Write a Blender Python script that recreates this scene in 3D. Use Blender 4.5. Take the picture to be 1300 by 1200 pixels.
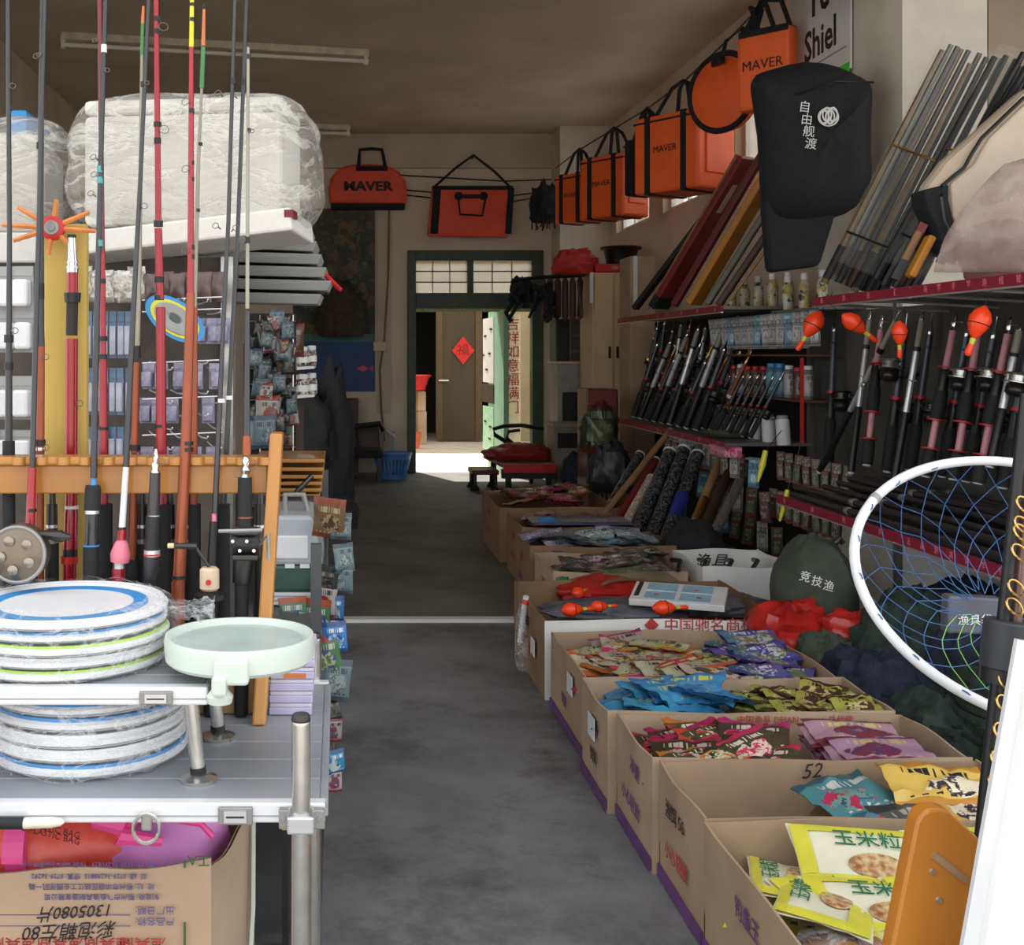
import bpy, math, random
from mathutils import Vector, Matrix, noise
for _o in list(bpy.data.objects): bpy.data.objects.remove(_o)
C = bpy.context.scene.collection
SC = bpy.context.scene
PI = math.pi
F = 1500.0          # focal length in pixels of the 1300 x 1200 frame
EYE = 1.4
# ---------------------------------------------------------------- camera, sky, sun, exposure
cam_d = bpy.data.cameras.new('camera'); cam = bpy.data.objects.new('camera', cam_d); C.objects.link(cam)
cam.location = (0, 0, EYE); cam.rotation_euler = (PI/2, 0, 0)
cam_d.sensor_fit = 'HORIZONTAL'; cam_d.sensor_width = 36; cam_d.lens = F/1300*36
cam_d.shift_x = 220/1300; cam_d.shift_y = -150/1300
cam_d.clip_start = 0.05
SC.camera = cam
world = bpy.data.worlds.new('world'); SC.world = world; world.use_nodes = True
_bg = world.node_tree.nodes['Background']; _bg.inputs['Color'].default_value = (0.95, 0.975, 1.0, 1); _bg.inputs['Strength'].default_value = 1.15
sun_d = bpy.data.lights.new('sun', 'SUN'); sun_d.energy = 5.0; sun_d.angle = 0.012; sun_d.color = (1, 0.95, 0.87)
sun = bpy.data.objects.new('sun', sun_d); C.objects.link(sun); sun.location = (0, 20, 20)
sun.rotation_euler = Vector((0.16, -0.5, -0.85)).to_track_quat('-Z', 'Y').to_euler()
SC.view_settings.view_transform = 'Standard'; SC.view_settings.look = 'None'
SC.view_settings.gamma = 1; SC.view_settings.use_curve_mapping = False
SC.view_settings.exposure = 0.85

# ---------------------------------------------------------------- helpers
def U(x, Y): return (x-430)*Y/F
def V(y, Y): return EYE-(y-450)*Y/F
def W(x, y, Y): return Vector((U(x, Y), Y, V(y, Y)))
def lin(c):
    return tuple((v/255/12.92 if v/255 <= .04045 else ((v/255+.055)/1.055)**2.4) for v in c)
RZ = lambda a: Matrix.Rotation(a, 4, 'Z')
RX = lambda a: Matrix.Rotation(a, 4, 'X')
RY = lambda a: Matrix.Rotation(a, 4, 'Y')
T = lambda *a: Matrix.Translation(Vector(a))
FACE = RX(PI/2)                     # text plane -> facing the street (-Y)
FACE_L = RZ(-PI/2) @ RX(PI/2)       # text plane -> facing -X

class MB:
    def __init__(s): s.v = []; s.f = []
    def add(s, vs, fs, M=None):
        n = len(s.v)
        for p in vs:
            p = Vector(p); s.v.append(M @ p if M is not None else p)
        s.f += [tuple(i+n for i in f) for f in fs]; return s
    def box(s, c, d, M=None):
        x, y, z = c; a, b, h = d[0]/2, d[1]/2, d[2]/2
        vs = [(x+i*a, y+j*b, z+k*h) for k in (-1, 1) for j in (-1, 1) for i in (-1, 1)]
        return s.add(vs, [(0,2,3,1), (4,5,7,6), (0,1,5,4), (2,6,7,3), (0,4,6,2), (1,3,7,5)], M)
    def lim(s, x0, x1, y0, y1, z0, z1, M=None):
        return s.box(((x0+x1)/2, (y0+y1)/2, (z0+z1)/2), (x1-x0, y1-y0, z1-z0), M)
    def tube(s, pts, r, n=8, cap=True, M=None):
        pts = [Vector(p) for p in pts]; m = len(pts)
        if not hasattr(r, '__len__'): r = [r]*m
        vs = []; up = None
        for i, p in enumerate(pts):
            t = (pts[min(i+1, m-1)]-pts[max(i-1, 0)])
            if t.length < 1e-9: t = Vector((0, 0, 1))
            t.normalize()
            if up is None: up = Vector((0, 0, 1)) if abs(t.z) < .9 else Vector((0, 1, 0))
            a = t.cross(up)
            if a.length < 1e-6: a = t.cross(Vector((1, 0, 0)))
            a.normalize(); b = t.cross(a); up = -b if False else up
            for k in range(n):
                q = 2*PI*k/n; vs.append(p+(a*math.cos(q)+b*math.sin(q))*r[i])
        fs = [(i*n+k, i*n+(k+1) % n, (i+1)*n+(k+1) % n, (i+1)*n+k) for i in range(m-1) for k in range(n)]
        if cap: fs += [tuple(range(n-1, -1, -1)), tuple((m-1)*n+k for k in range(n))]
        return s.add(vs, fs, M)
    def lathe(s, prof, n=16, M=None):
        m = len(prof)
        vs = [(r*math.cos(2*PI*k/n), r*math.sin(2*PI*k/n), z) for r, z in prof for k in range(n)]
        fs = [(i*n+k, i*n+(k+1) % n, (i+1)*n+(k+1) % n, (i+1)*n+k) for i in range(m-1) for k in range(n)]
        fs += [tuple(range(n-1, -1, -1)), tuple((m-1)*n+k for k in range(n))]
        return s.add(vs, fs, M)
    def ring(s, R, r, n=24, m=6, M=None, sx=1, sy=1):
        vs = []
        for i in range(n):
            a = 2*PI*i/n
            for j in range(m):
                b = 2*PI*j/m; q = R+r*math.cos(b)
                vs.append((q*math.cos(a)*sx, q*math.sin(a)*sy, r*math.sin(b)))
        fs = [(i*m+j, ((i+1) % n)*m+j, ((i+1) % n)*m+(j+1) % m, i*m+(j+1) % m) for i in range(n) for j in range(m)]
        return s.add(vs, fs, M)
    def prism(s, poly, y0, y1, M=None):       # polygon in XZ, extruded along Y
        n = len(poly)
        vs = [(x, y0, z) for x, z in poly]+[(x, y1, z) for x, z in poly]
        fs = [tuple(range(n)), tuple(range(2*n-1, n-1, -1))]+[(i, i+n, (i+1) % n+n, (i+1) % n) for i in range(n)]
        return s.add(vs, fs, M)
    def grid(s, fn, nu, nv, M=None, close_u=False):
        vs = [fn(i/nu, j/nv) for i in range(nu+1) for j in range(nv+1)]
        k = nv+1
        fs = [(i*k+j, (i+1)*k+j, (i+1)*k+j+1, i*k+j+1) for i in range(nu) for j in range(nv)]
        return s.add(vs, fs, M)
    def bar(s, a, b, w, h, M=None):           # square bar from a to b, w across, h upward
        a, b = Vector(a), Vector(b); t = (b-a).normalized()
        u = t.cross(Vector((0, 0, 1)));  u = u if u.length > 1e-4 else Vector((1, 0, 0))
        u.normalize(); n = u.cross(t)
        vs = [p+u*i*w/2+n*j*h/2 for p in (a, b) for j in (-1, 1) for i in (-1, 1)]
        return s.add(vs, [(0,1,3,2), (4,6,7,5), (0,4,5,1), (2,3,7,6), (0,2,6,4), (1,5,7,3)], M)

ORG = {}
def mesh_of(mb, name, off=Vector((0, 0, 0)), smooth=False):
    me = bpy.data.meshes.new(name)
    me.from_pydata([tuple(p-off) for p in mb.v], [], mb.f)
    if smooth:
        me.polygons.foreach_set('use_smooth', [True]*len(me.polygons))
        me.set_sharp_from_angle(angle=math.radians(42))
    me.update(); return me
def obj(name, mb, m, parent=None, smooth=False, bevel=0, label=None):
    if parent is not None: off = ORG.get(parent, Vector((0, 0, 0)))
    else:
        xs = [p.x for p in mb.v]; ys = [p.y for p in mb.v]; zs = [p.z for p in mb.v]
        off = Vector(((min(xs)+max(xs))/2, (min(ys)+max(ys))/2, min(zs)))
    me = mesh_of(mb, name, off, smooth)
    if m is not None: me.materials.append(m)
    o = bpy.data.objects.new(name, me); C.objects.link(o)
    if parent is not None: o.parent = parent
    else: o.location = off
    ORG[o] = off
    if bevel:
        b = o.modifiers.new('bevel', 'BEVEL'); b.width = bevel; b.segments = 2; b.limit_method = 'ANGLE'
    if label: o['label'] = label
    return o
def tag(o, label, cat, group=None):
    o['label'] = label; o['category'] = cat
    if group: o['group'] = group
    return o
def thing(name, label, cat, loc=(0, 0, 0), group=None):
    o = bpy.data.objects.new(name, None); C.objects.link(o); o.empty_display_size = .05
    o.location = loc; ORG[o] = Vector(loc); return tag(o, label, cat, group)
def struct(name, mb, m, parent=None, **k):
    o = obj(name, mb, m, parent, **k)
    if parent is None: o['kind'] = 'structure'
    return o
def tree(o):
    r = [o]
    for c in list(o.children): r += tree(c)
    return r
_kids = {}
def kids(o):
    return [x for x in ORG if x.parent == o]
def dup(root, M, label=None, group=None):
    def cp(o, par):
        c = o.copy(); C.objects.link(c); c.parent = par; ORG[c] = ORG.get(o, Vector((0, 0, 0)))
        for k in list(_kids.setdefault(o.name, kids(o))): cp(k, c)
        return c
    r = cp(root, None); r.matrix_world = M
    if label: r['label'] = label
    if group: r['group'] = group
    return r
class Proto:
    """the first use moves the built thing itself, later ones are copies"""
    def __init__(s, root): s.root = root; s.n = 0
    def put(s, M, label=None, group=None):
        s.n += 1
        if s.n == 1:
            _kids[s.root.name] = kids(s.root)
            s.root.matrix_world = M
            if label: s.root['label'] = label
            if group: s.root['group'] = group
            return s.root
        return dup(s.root, M, label, group)

# ---------------------------------------------------------------- materials
def mat(name, c, rough=.6, metal=0, var=.12, scale=12, bump=0, alpha=1, spec=.5, stretch=(1, 1, 1), c2=None, trans=0, emit=None, es=0, coat=0):
    m = bpy.data.materials.new(name); m.use_nodes = True
    nt = m.node_tree; b = nt.nodes['Principled BSDF']
    b.inputs['Roughness'].default_value = rough; b.inputs['Metallic'].default_value = metal
    b.inputs['Specular IOR Level'].default_value = spec; b.inputs['Alpha'].default_value = alpha
    if trans: b.inputs['Transmission Weight'].default_value = trans
    if coat: b.inputs['Coat Weight'].default_value = coat
    c = lin(c)
    if emit: b.inputs['Emission Color'].default_value = (*lin(emit), 1); b.inputs['Emission Strength'].default_value = es
    if var or bump or c2:
        tc = nt.nodes.new('ShaderNodeTexCoord'); mp = nt.nodes.new('ShaderNodeMapping'); mp.inputs['Scale'].default_value = stretch
        nz = nt.nodes.new('ShaderNodeTexNoise'); nz.inputs['Scale'].default_value = scale; nz.inputs['Detail'].default_value = 5
        nt.links.new(tc.outputs['Object'], mp.inputs[0]); nt.links.new(mp.outputs[0], nz.inputs['Vector'])
        cr = nt.nodes.new('ShaderNodeValToRGB')
        lo = lin([v*1 for v in c2]) if False else (lin(c2) if c2 else tuple(v*(1-var) for v in c))
        hi = c if c2 else tuple(min(1, v*(1+var)) for v in c)
        cr.color_ramp.elements[0].position = .35; cr.color_ramp.elements[0].color = (*lo, 1)
        cr.color_ramp.elements[1].position = .65; cr.color_ramp.elements[1].color = (*hi, 1)
        nt.links.new(nz.outputs['Fac'], cr.inputs[0]); nt.links.new(cr.outputs[0], b.inputs['Base Color'])
        if bump:
            bp = nt.nodes.new('ShaderNodeBump'); bp.inputs['Strength'].default_value = bump; bp.inputs['Distance'].default_value = .02
            nt.links.new(nz.outputs['Fac'], bp.inputs['Height']); nt.links.new(bp.outputs[0], b.inputs['Normal'])
    else: b.inputs['Base Color'].default_value = (*c, 1)
    return m
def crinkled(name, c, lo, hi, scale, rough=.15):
    """thin clear plastic: see-through, milky streaks paint in crease whitening and glints"""
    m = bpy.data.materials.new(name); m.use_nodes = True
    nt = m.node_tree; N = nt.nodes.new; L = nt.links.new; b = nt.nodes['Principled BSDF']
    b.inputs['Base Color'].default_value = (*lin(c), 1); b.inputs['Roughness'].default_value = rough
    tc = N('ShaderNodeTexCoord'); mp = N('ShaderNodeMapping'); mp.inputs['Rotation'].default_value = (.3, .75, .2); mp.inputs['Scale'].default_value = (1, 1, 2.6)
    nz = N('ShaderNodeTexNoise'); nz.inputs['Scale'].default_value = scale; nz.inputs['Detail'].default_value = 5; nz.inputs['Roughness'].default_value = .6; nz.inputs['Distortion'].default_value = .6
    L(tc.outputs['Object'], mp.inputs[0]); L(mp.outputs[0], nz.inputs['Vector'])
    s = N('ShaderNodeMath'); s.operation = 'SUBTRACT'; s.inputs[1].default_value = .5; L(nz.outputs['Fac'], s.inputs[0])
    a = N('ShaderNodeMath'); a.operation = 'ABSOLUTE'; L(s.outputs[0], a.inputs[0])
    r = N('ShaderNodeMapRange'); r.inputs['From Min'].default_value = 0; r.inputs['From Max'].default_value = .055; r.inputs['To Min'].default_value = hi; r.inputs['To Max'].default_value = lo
    L(a.outputs[0], r.inputs['Value']); L(r.outputs[0], b.inputs['Alpha'])  # higher alpha along noise ridges stands in for glints on the creases
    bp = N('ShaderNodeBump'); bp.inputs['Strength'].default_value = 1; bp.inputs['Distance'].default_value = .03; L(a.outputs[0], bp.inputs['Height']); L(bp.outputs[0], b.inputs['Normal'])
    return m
def printed(name, cols, scale=9, rough=.3, stretch=(1, 1, 1), alpha=1, fine=None):
    """flat packaging print: patches of the given colours, different on every copy"""
    m = bpy.data.materials.new(name); m.use_nodes = True
    nt = m.node_tree; N = nt.nodes.new; L = nt.links.new; b = nt.nodes['Principled BSDF']
    b.inputs['Roughness'].default_value = rough; b.inputs['Alpha'].default_value = alpha
    tc = N('ShaderNodeTexCoord'); oi = N('ShaderNodeObjectInfo'); ad = N('ShaderNodeVectorMath'); ad.operation = 'ADD'
    mu = N('ShaderNodeMath'); mu.operation = 'MULTIPLY'; mu.inputs[1].default_value = 7
    L(oi.outputs['Random'], mu.inputs[0]); L(tc.outputs['Object'], ad.inputs[0]); L(mu.outputs[0], ad.inputs[1])
    mp = N('ShaderNodeMapping'); mp.inputs['Scale'].default_value = stretch; L(ad.outputs[0], mp.inputs[0])
    nz = N('ShaderNodeTexNoise'); nz.inputs['Scale'].default_value = scale*2.6; nz.inputs['Detail'].default_value = 7; nz.inputs['Roughness'].default_value = .78
    L(mp.outputs[0], nz.inputs['Vector'])
    vo = N('ShaderNodeTexVoronoi'); vo.inputs['Scale'].default_value = scale*2.6; vo.distance = 'MANHATTAN'; L(mp.outputs[0], vo.inputs['Vector'])
    mx = N('ShaderNodeMath'); mx.operation = 'ADD'
    sp = N('ShaderNodeSeparateColor'); L(vo.outputs['Color'], sp.inputs[0])
    m2 = N('ShaderNodeMath'); m2.operation = 'MULTIPLY'; m2.inputs[1].default_value = .32; L(sp.outputs[0], m2.inputs[0])
    m3 = N('ShaderNodeMath'); m3.operation = 'MULTIPLY'; m3.inputs[1].default_value = .68; L(nz.outputs['Fac'], m3.inputs[0])
    L(m2.outputs[0], mx.inputs[0]); L(m3.outputs[0], mx.inputs[1])
    cr = N('ShaderNodeValToRGB'); cr.color_ramp.interpolation = 'CONSTANT'
    e = cr.color_ramp.elements; n = len(cols)
    e[0].position = 0; e[0].color = (*lin(cols[0]), 1); e[1].position = .22+.56/n; e[1].color = (*lin(cols[1 % n]), 1)
    for i in range(2, n):
        q = e.new(.22+.56*i/n); q.color = (*lin(cols[i]), 1)
    L(mx.outputs[0], cr.inputs[0]); L(cr.outputs[0], b.inputs['Base Color'])
    return m

def pack_print(name, base, band, pics, ink, rough=.28, seed=0, alpha=1, axis=1, hue=.03, val=.25):
    """retail packet print in the packet's own coordinates: base colour, end bands, a picture patch, rows of lettering"""
    m = bpy.data.materials.new(name); m.use_nodes = True
    nt = m.node_tree; N = nt.nodes.new; L = nt.links.new; b = nt.nodes['Principled BSDF']
    b.inputs['Roughness'].default_value = rough; b.inputs['Alpha'].default_value = alpha
    def mth(op, a, c=None, d=None):
        n = N('ShaderNodeMath'); n.operation = op
        for i, q in enumerate((a, c, d)):
            if q is None: continue
            if isinstance(q, (int, float)): n.inputs[i].default_value = q
            else: L(q, n.inputs[i])
        return n.outputs[0]
    def mixc(f, a, c):
        n = N('ShaderNodeMix'); n.data_type = 'RGBA'; L(f, n.inputs[0])
        for i, q in ((6, a), (7, c)):
            if isinstance(q, tuple): n.inputs[i].default_value = (*lin(q), 1)
            else: L(q, n.inputs[i])
        return n.outputs[2]
    tc = N('ShaderNodeTexCoord'); oi = N('ShaderNodeObjectInfo'); sp = N('ShaderNodeSeparateXYZ'); L(tc.outputs['Generated'], sp.inputs[0])
    rnd = oi.outputs['Random']; ad = N('ShaderNodeVectorMath'); ad.operation = 'ADD'; L(tc.outputs['Generated'], ad.inputs[0]); L(mth('MULTIPLY', rnd, 31.0), ad.inputs[1])
    nz = N('ShaderNodeTexNoise'); nz.inputs['Scale'].default_value = 3.2; nz.inputs['Detail'].default_value = 4; nz.inputs['Roughness'].default_value = .65; L(ad.outputs[0], nz.inputs['Vector'])
    cr = N('ShaderNodeValToRGB'); cr.color_ramp.interpolation = 'CONSTANT'; e = cr.color_ramp.elements; n = len(pics)
    e[0].position = 0; e[0].color = (*lin(pics[0]), 1); e[1].position = .5; e[1].color = (*lin(pics[1 % n]), 1)
    for i in range(2, n): q = e.new(.5+.09*(i-1)); q.color = (*lin(pics[i]), 1)
    L(nz.outputs['Fac'], cr.inputs[0])
    x, y = sp.outputs[0], sp.outputs[axis]
    wob = mth('MULTIPLY', mth('SUBTRACT', nz.outputs['Fac'], .5), .5)
    dx = mth('SUBTRACT', x, mth('ADD', .35, mth('MULTIPLY', rnd, .35))); dy = mth('MULTIPLY', mth('SUBTRACT', y, .4), 1.25)
    d = mth('ADD', mth('SQRT', mth('ADD', mth('MULTIPLY', dx, dx), mth('MULTIPLY', dy, dy))), wob)
    col = mixc(mth('LESS_THAN', d, .30), base, cr.outputs[0])
    up = mth('GREATER_THAN', y, .84); dn = mth('LESS_THAN', y, .13)
    col = mixc(mth('MAXIMUM', up, dn), col, band)
    wv = mth('SINE', mth('MULTIPLY', x, 48.0)); wv2 = mth('SINE', mth('MULTIPLY', x, 31.0))
    t1 = mth('MULTIPLY', mth('GREATER_THAN', mth('MULTIPLY', wv, wv2), -.05), mth('MULTIPLY', mth('GREATER_THAN', y, .66), mth('LESS_THAN', y, .79)))
    t2 = mth('MULTIPLY', mth('GREATER_THAN', wv, .1), mth('MULTIPLY', mth('GREATER_THAN', y, .165), mth('LESS_THAN', y, .2)))
    inx = mth('MULTIPLY', mth('GREATER_THAN', x, .16), mth('LESS_THAN', x, .84))
    col = mixc(mth('MULTIPLY', mth('MAXIMUM', t1, t2), inx), col, ink)
    hs = N('ShaderNodeHueSaturation'); L(col, hs.inputs['Color']); L(mth('ADD', .5-hue, mth('MULTIPLY', rnd, 2*hue)), hs.inputs['Hue'])
    L(mth('ADD', 1-val, mth('MULTIPLY', mth('FRACT', mth('MULTIPLY', rnd, 7.0)), val*1.6)), hs.inputs['Value']); L(hs.outputs[0], b.inputs['Base Color'])
    return m
def text(s, size, M, m, parent, name='lettering', ext=.0006, sx=1, shear=0, bold=0):
    cu = bpy.data.curves.new('t', 'FONT'); cu.body = s; cu.size = size; cu.align_x = 'CENTER'; cu.align_y = 'CENTER'
    cu.extrude = ext; cu.resolution_u = 2; cu.shear = shear; cu.offset = bold
    o = bpy.data.objects.new('t', cu); C.objects.link(o)
    dg = bpy.context.evaluated_depsgraph_get()
    me = bpy.data.meshes.new_from_object(o.evaluated_get(dg)); bpy.data.objects.remove(o); bpy.data.curves.remove(cu)
    off = ORG.get(parent, Vector((0, 0, 0)))
    me.transform(Matrix.Translation(-off) @ M @ Matrix.Diagonal((sx, 1, 1, 1)))
    me.materials.clear(); me.materials.append(m); me.name = name
    t = bpy.data.objects.new(name, me); C.objects.link(t); t.parent = parent; ORG[t] = off
    return t
def nth(k): return ('first', 'second', 'third', 'fourth', 'fifth', 'sixth', 'seventh', 'eighth', 'ninth', 'tenth', 'eleventh', 'twelfth', 'thirteenth', 'fourteenth', 'fifteenth', 'sixteenth', 'seventeenth', 'eighteenth', 'nineteenth', 'twentieth', 'twenty-first', 'twenty-second', 'twenty-third', 'twenty-fourth', 'twenty-fifth', 'twenty-sixth')[k]
def fbm(p, s=1, seed=0):
    return noise.fractal(Vector(p)*s+Vector((seed*3.1, seed*1.7, -seed*2.3)), 1.0, 2.0, 3)
def blob(c, d, seed=0, amp=.18, fs=6, nu=28, nv=18, flat=True, pw=1.0):
    """a soft heap: squashed ball with folds, resting on its flat underside at c.z"""
    mb = MB(); cx, cy, cz = c; a, b, h = d[0]/2, d[1]/2, d[2]
    def fn(u, v):
        t = 2*PI*u; ph = PI*v
        n = Vector((math.cos(t)*math.sin(ph), math.sin(t)*math.sin(ph), math.cos(ph)))
        k = 1+amp*fbm(n*1.0+Vector((seed, 0, 0)), fs*.35, seed)+amp*.5*fbm(n, fs, seed+5)
        q = lambda w: math.copysign(abs(w)**pw, w)
        z = q(n.z)*k
        if flat and z < -.55: z = -.55
        return (cx+q(n.x)*a*k, cy+q(n.y)*b*k, cz+(z+.55)/1.55*h)
    mb.grid(fn, nu, nv); return mb
# ---------------------------------------------------------------- palette
def concrete(name, c, c2, stain):
    m = bpy.data.materials.new(name); m.use_nodes = True
    nt = m.node_tree; N = nt.nodes.new; L = nt.links.new; b = nt.nodes['Principled BSDF']; b.inputs['Roughness'].default_value = .62
    tc = N('ShaderNodeTexCoord')
    n1 = N('ShaderNodeTexNoise'); n1.inputs['Scale'].default_value = 2.2; n1.inputs['Detail'].default_value = 8; n1.inputs['Roughness'].default_value = .7
    n2 = N('ShaderNodeTexNoise'); n2.inputs['Scale'].default_value = 1.5; n2.inputs['Detail'].default_value = 6; n2.inputs['Roughness'].default_value = .75
    n3 = N('ShaderNodeTexNoise'); n3.inputs['Scale'].default_value = 90; n3.inputs['Detail'].default_value = 3
    for n in (n1, n2, n3): L(tc.outputs['Object'], n.inputs['Vector'])
    r1 = N('ShaderNodeValToRGB'); r1.color_ramp.elements[0].position = .35; r1.color_ramp.elements[1].position = .68
    r1.color_ramp.elements[0].color = (*lin(c2), 1); r1.color_ramp.elements[1].color = (*lin(c), 1); L(n1.outputs['Fac'], r1.inputs[0])
    r2 = N('ShaderNodeValToRGB'); r2.color_ramp.elements[0].position = .50; r2.color_ramp.elements[1].position = .66; L(n2.outputs['Fac'], r2.inputs[0])
    mx = N('ShaderNodeMix'); mx.data_type = 'RGBA'; mx.inputs[7].default_value = (*lin(stain), 1)
    mm = N('ShaderNodeMath'); mm.operation = 'MULTIPLY'; mm.inputs[1].default_value = .65; L(r2.outputs[0], mm.inputs[0])
    L(mm.outputs[0], mx.inputs[0]); L(r1.outputs[0], mx.inputs[6]); L(mx.outputs[2], b.inputs['Base Color'])
    bp = N('ShaderNodeBump'); bp.inputs['Strength'].default_value = .15; bp.inputs['Distance'].default_value = .01
    L(n3.outputs['Fac'], bp.inputs['Height']); L(bp.outputs[0], b.inputs['Normal'])
    return m
M_floor = concrete('floor_concrete', (116, 113, 108), (94, 92, 88), (56, 52, 48))
M_pave = concrete('pavement_concrete', (140, 140, 142), (108, 108, 111), (54, 51, 50))
M_ceil = mat('ceiling_plaster', (212, 196, 174), .9, var=.1, scale=1.2, bump=.05)
M_wall = mat('wall_plaster', (220, 206, 186), .9, var=.09, scale=1.6, bump=.06)
M_pillar = mat('pillar_plaster', (214, 207, 192), .85, var=.1, scale=3, bump=.1)
M_beam = mat('beam_plaster', (196, 184, 166), .9, var=.08, scale=2)
M_greenwood = mat('dark_green_paint', (58, 72, 56), .5, var=.15, scale=14)
M_glass = mat('window_glass', (225, 230, 232), .05, alpha=.18, var=0)
M_frost = mat('frosted_pane', (240, 238, 230), .55, var=.03, scale=3, trans=1)
M_white = mat('white_paint', (226, 226, 222), .45, var=.05, scale=8)
M_whitepl = mat('white_plastic', (224, 225, 227), .35, var=.03)
M_black = mat('black_plastic', (24, 24, 26), .42, var=.2)
M_blackfab = mat('black_fabric', (27, 28, 33), .85, var=.25, scale=30, bump=.15)
M_rubber = mat('black_rubber', (30, 31, 33), .75, var=.2, scale=60, bump=.1)
M_alu = mat('brushed_aluminium', (212, 213, 215), .32, .75, var=.06, scale=40, stretch=(.05, 1, 1))
M_steel = mat('satin_steel', (196, 194, 188), .25, .9, var=.08, scale=30)
M_chrome = mat('chrome', (215, 215, 215), .12, 1, var=0)
M_darkmetal = mat('dark_metal', (70, 68, 66), .35, .8, var=.1)
M_pine = mat('varnished_pine', (196, 138, 62), .35, c2=(170, 108, 42), scale=5, stretch=(1, 1, .12), bump=.04, coat=.3)
M_pineh = mat('varnished_pine_across', (190, 132, 60), .35, c2=(160, 102, 42), scale=5, stretch=(.12, 1, 1), bump=.04, coat=.3)
M_mustard = mat('mustard_board', (206, 178, 96), .6, c2=(194, 164, 80), scale=6, stretch=(1, 1, .15))
M_card = mat('cardboard', (174, 148, 120), .85, c2=(156, 130, 104), scale=4, bump=.06)
M_card2 = mat('cardboard_pale', (182, 158, 132), .85, c2=(164, 140, 114), scale=5, bump=.06)
M_cardd = mat('cardboard_brown', (144, 112, 82), .85, c2=(126, 98, 70), scale=5, bump=.06)
M_cardedge = mat('cardboard_edge', (140, 106, 74), .9, var=.2, scale=80)
M_purple = mat('purple_tape', (104, 58, 120), .4, var=.15, scale=20)
M_redink = mat('red_ink', (176, 52, 52), .7, var=.15)
M_blueink = mat('blue_ink', (104, 100, 150), .7, var=.15)
M_blackink = mat('black_ink', (46, 40, 38), .7, var=.1)
M_greenink = mat('green_ink', (66, 104, 62), .7, var=.1)
M_whiteink = mat('white_ink', (232, 232, 228), .7, var=0)
M_orange = mat('orange_vinyl', (255, 104, 40), .5, var=.08, scale=6)
M_orangedk = mat('orange_red_vinyl', (240, 76, 40), .5, var=.08, scale=6)
M_red = mat('red_lacquer', (158, 10, 30), .25, var=.05, coat=.4)
M_redpl = mat('red_plastic', (196, 34, 36), .4, var=.1)
M_pink = mat('pink_plastic', (222, 122, 140), .5, var=.06)
M_copper = mat('copper_blank', (150, 76, 48), .3, .3, var=.08)
M_blank = mat('carbon_blank', (38, 38, 42), .3, var=.1, coat=.4)
M_greyblank = mat('grey_blank', (150, 146, 128), .4, var=.08)
M_yellow = mat('fluorescent_yellow', (214, 206, 40), .4, var=.05)
M_fgreen = mat('tip_green', (70, 132, 78), .4, var=.05)
M_forange = mat('tip_orange', (206, 118, 66), .4, var=.05)
M_foam = mat('white_foam', (214, 210, 203), .8, var=.03, scale=60, bump=.03)
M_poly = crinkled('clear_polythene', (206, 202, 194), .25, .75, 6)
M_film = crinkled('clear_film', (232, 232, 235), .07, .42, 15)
M_film2 = mat('thin_film', (200, 204, 198), .1, alpha=.10, var=0)
M_guide = mat('guide_metal', (110, 104, 96), .35, .7, var=0)
M_gold = mat('gold_metal', (206, 164, 90), .25, .9, var=.05)
M_blue = mat('blue_plastic', (48, 140, 204), .4, var=.06)
M_lime = mat('lime_plastic', (170, 214, 60), .45, var=.05)
M_mint = mat('pale_mint_plastic', (204, 214, 204), .4, var=.03)
M_strip = mat('crimson_strip', (140, 30, 54), .5, var=.08)
M_shelf = mat('grey_shelf_metal', (118, 116, 112), .5, .3, var=.1)
M_darkgreen = mat('dark_green_mesh', (40, 58, 48), .8, c2=(24, 36, 32), scale=26, bump=.5)
M_navy = mat('navy_mesh', (34, 44, 66), .8, c2=(20, 26, 42), scale=24, bump=.5)
M_olive = mat('olive_canvas', (62, 70, 58), .85, var=.15, scale=20, bump=.15)
M_greyboard = mat('grey_sheet', (150, 150, 148), .5, var=.08)
M_panel = mat('grey_pegboard', (84, 80, 74), .8, var=.08, scale=8)
M_darkwood = mat('dark_wood', (66, 44, 32), .5, c2=(48, 32, 24), scale=6, stretch=(1, 1, .2))

# ---------------------------------------------------------------- the setting
struct('floor', MB().lim(-3, 3.4, 6.2, 14, -.1, 0), M_floor)
struct('pavement', MB().lim(-9, 9, -1.5, 6.2, -.1, 0), M_pave)
struct('street', MB().lim(-25, 25, -40, -1.5, -.15, -.02), mat('pale_bounce_concrete', (186, 180, 170), .9, var=.1, scale=1.5))  # added out of view, kept pale to bounce sunlight onto the ceiling
o = struct('trim_1', MB().lim(-.1, 1.32, 6.16, 6.20, 0, .018).lim(-.1, 1.32, 6.22, 6.26, 0, .012), M_white)
struct('floor_courtyard', MB().lim(-3, 5, 14, 23, -.1, 0), mat('courtyard_concrete', (190, 178, 158), .8, var=.15, scale=4))
struct('ceiling', MB().lim(-3, 3.4, 6, 14.3, 4, 4.15), M_ceil)
struct('wall_left', MB().lim(-3, -2.8, 6, 14, 0, 4), M_wall)
WIN = [(7.5, 9.25), (9.75, 11.3), (11.8, 13.2)]
mb = MB().lim(3.1, 3.3, 6.95, 14, 0, 2.75).lim(3.1, 3.3, 6.95, 14, 3.4, 4)
for a, b in ((6.95, 7.5), (9.25, 9.75), (11.3, 11.8), (13.2, 14)): mb.lim(3.1, 3.3, a, b, 2.75, 3.4)
struct('wall_right', mb, M_wall)
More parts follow.
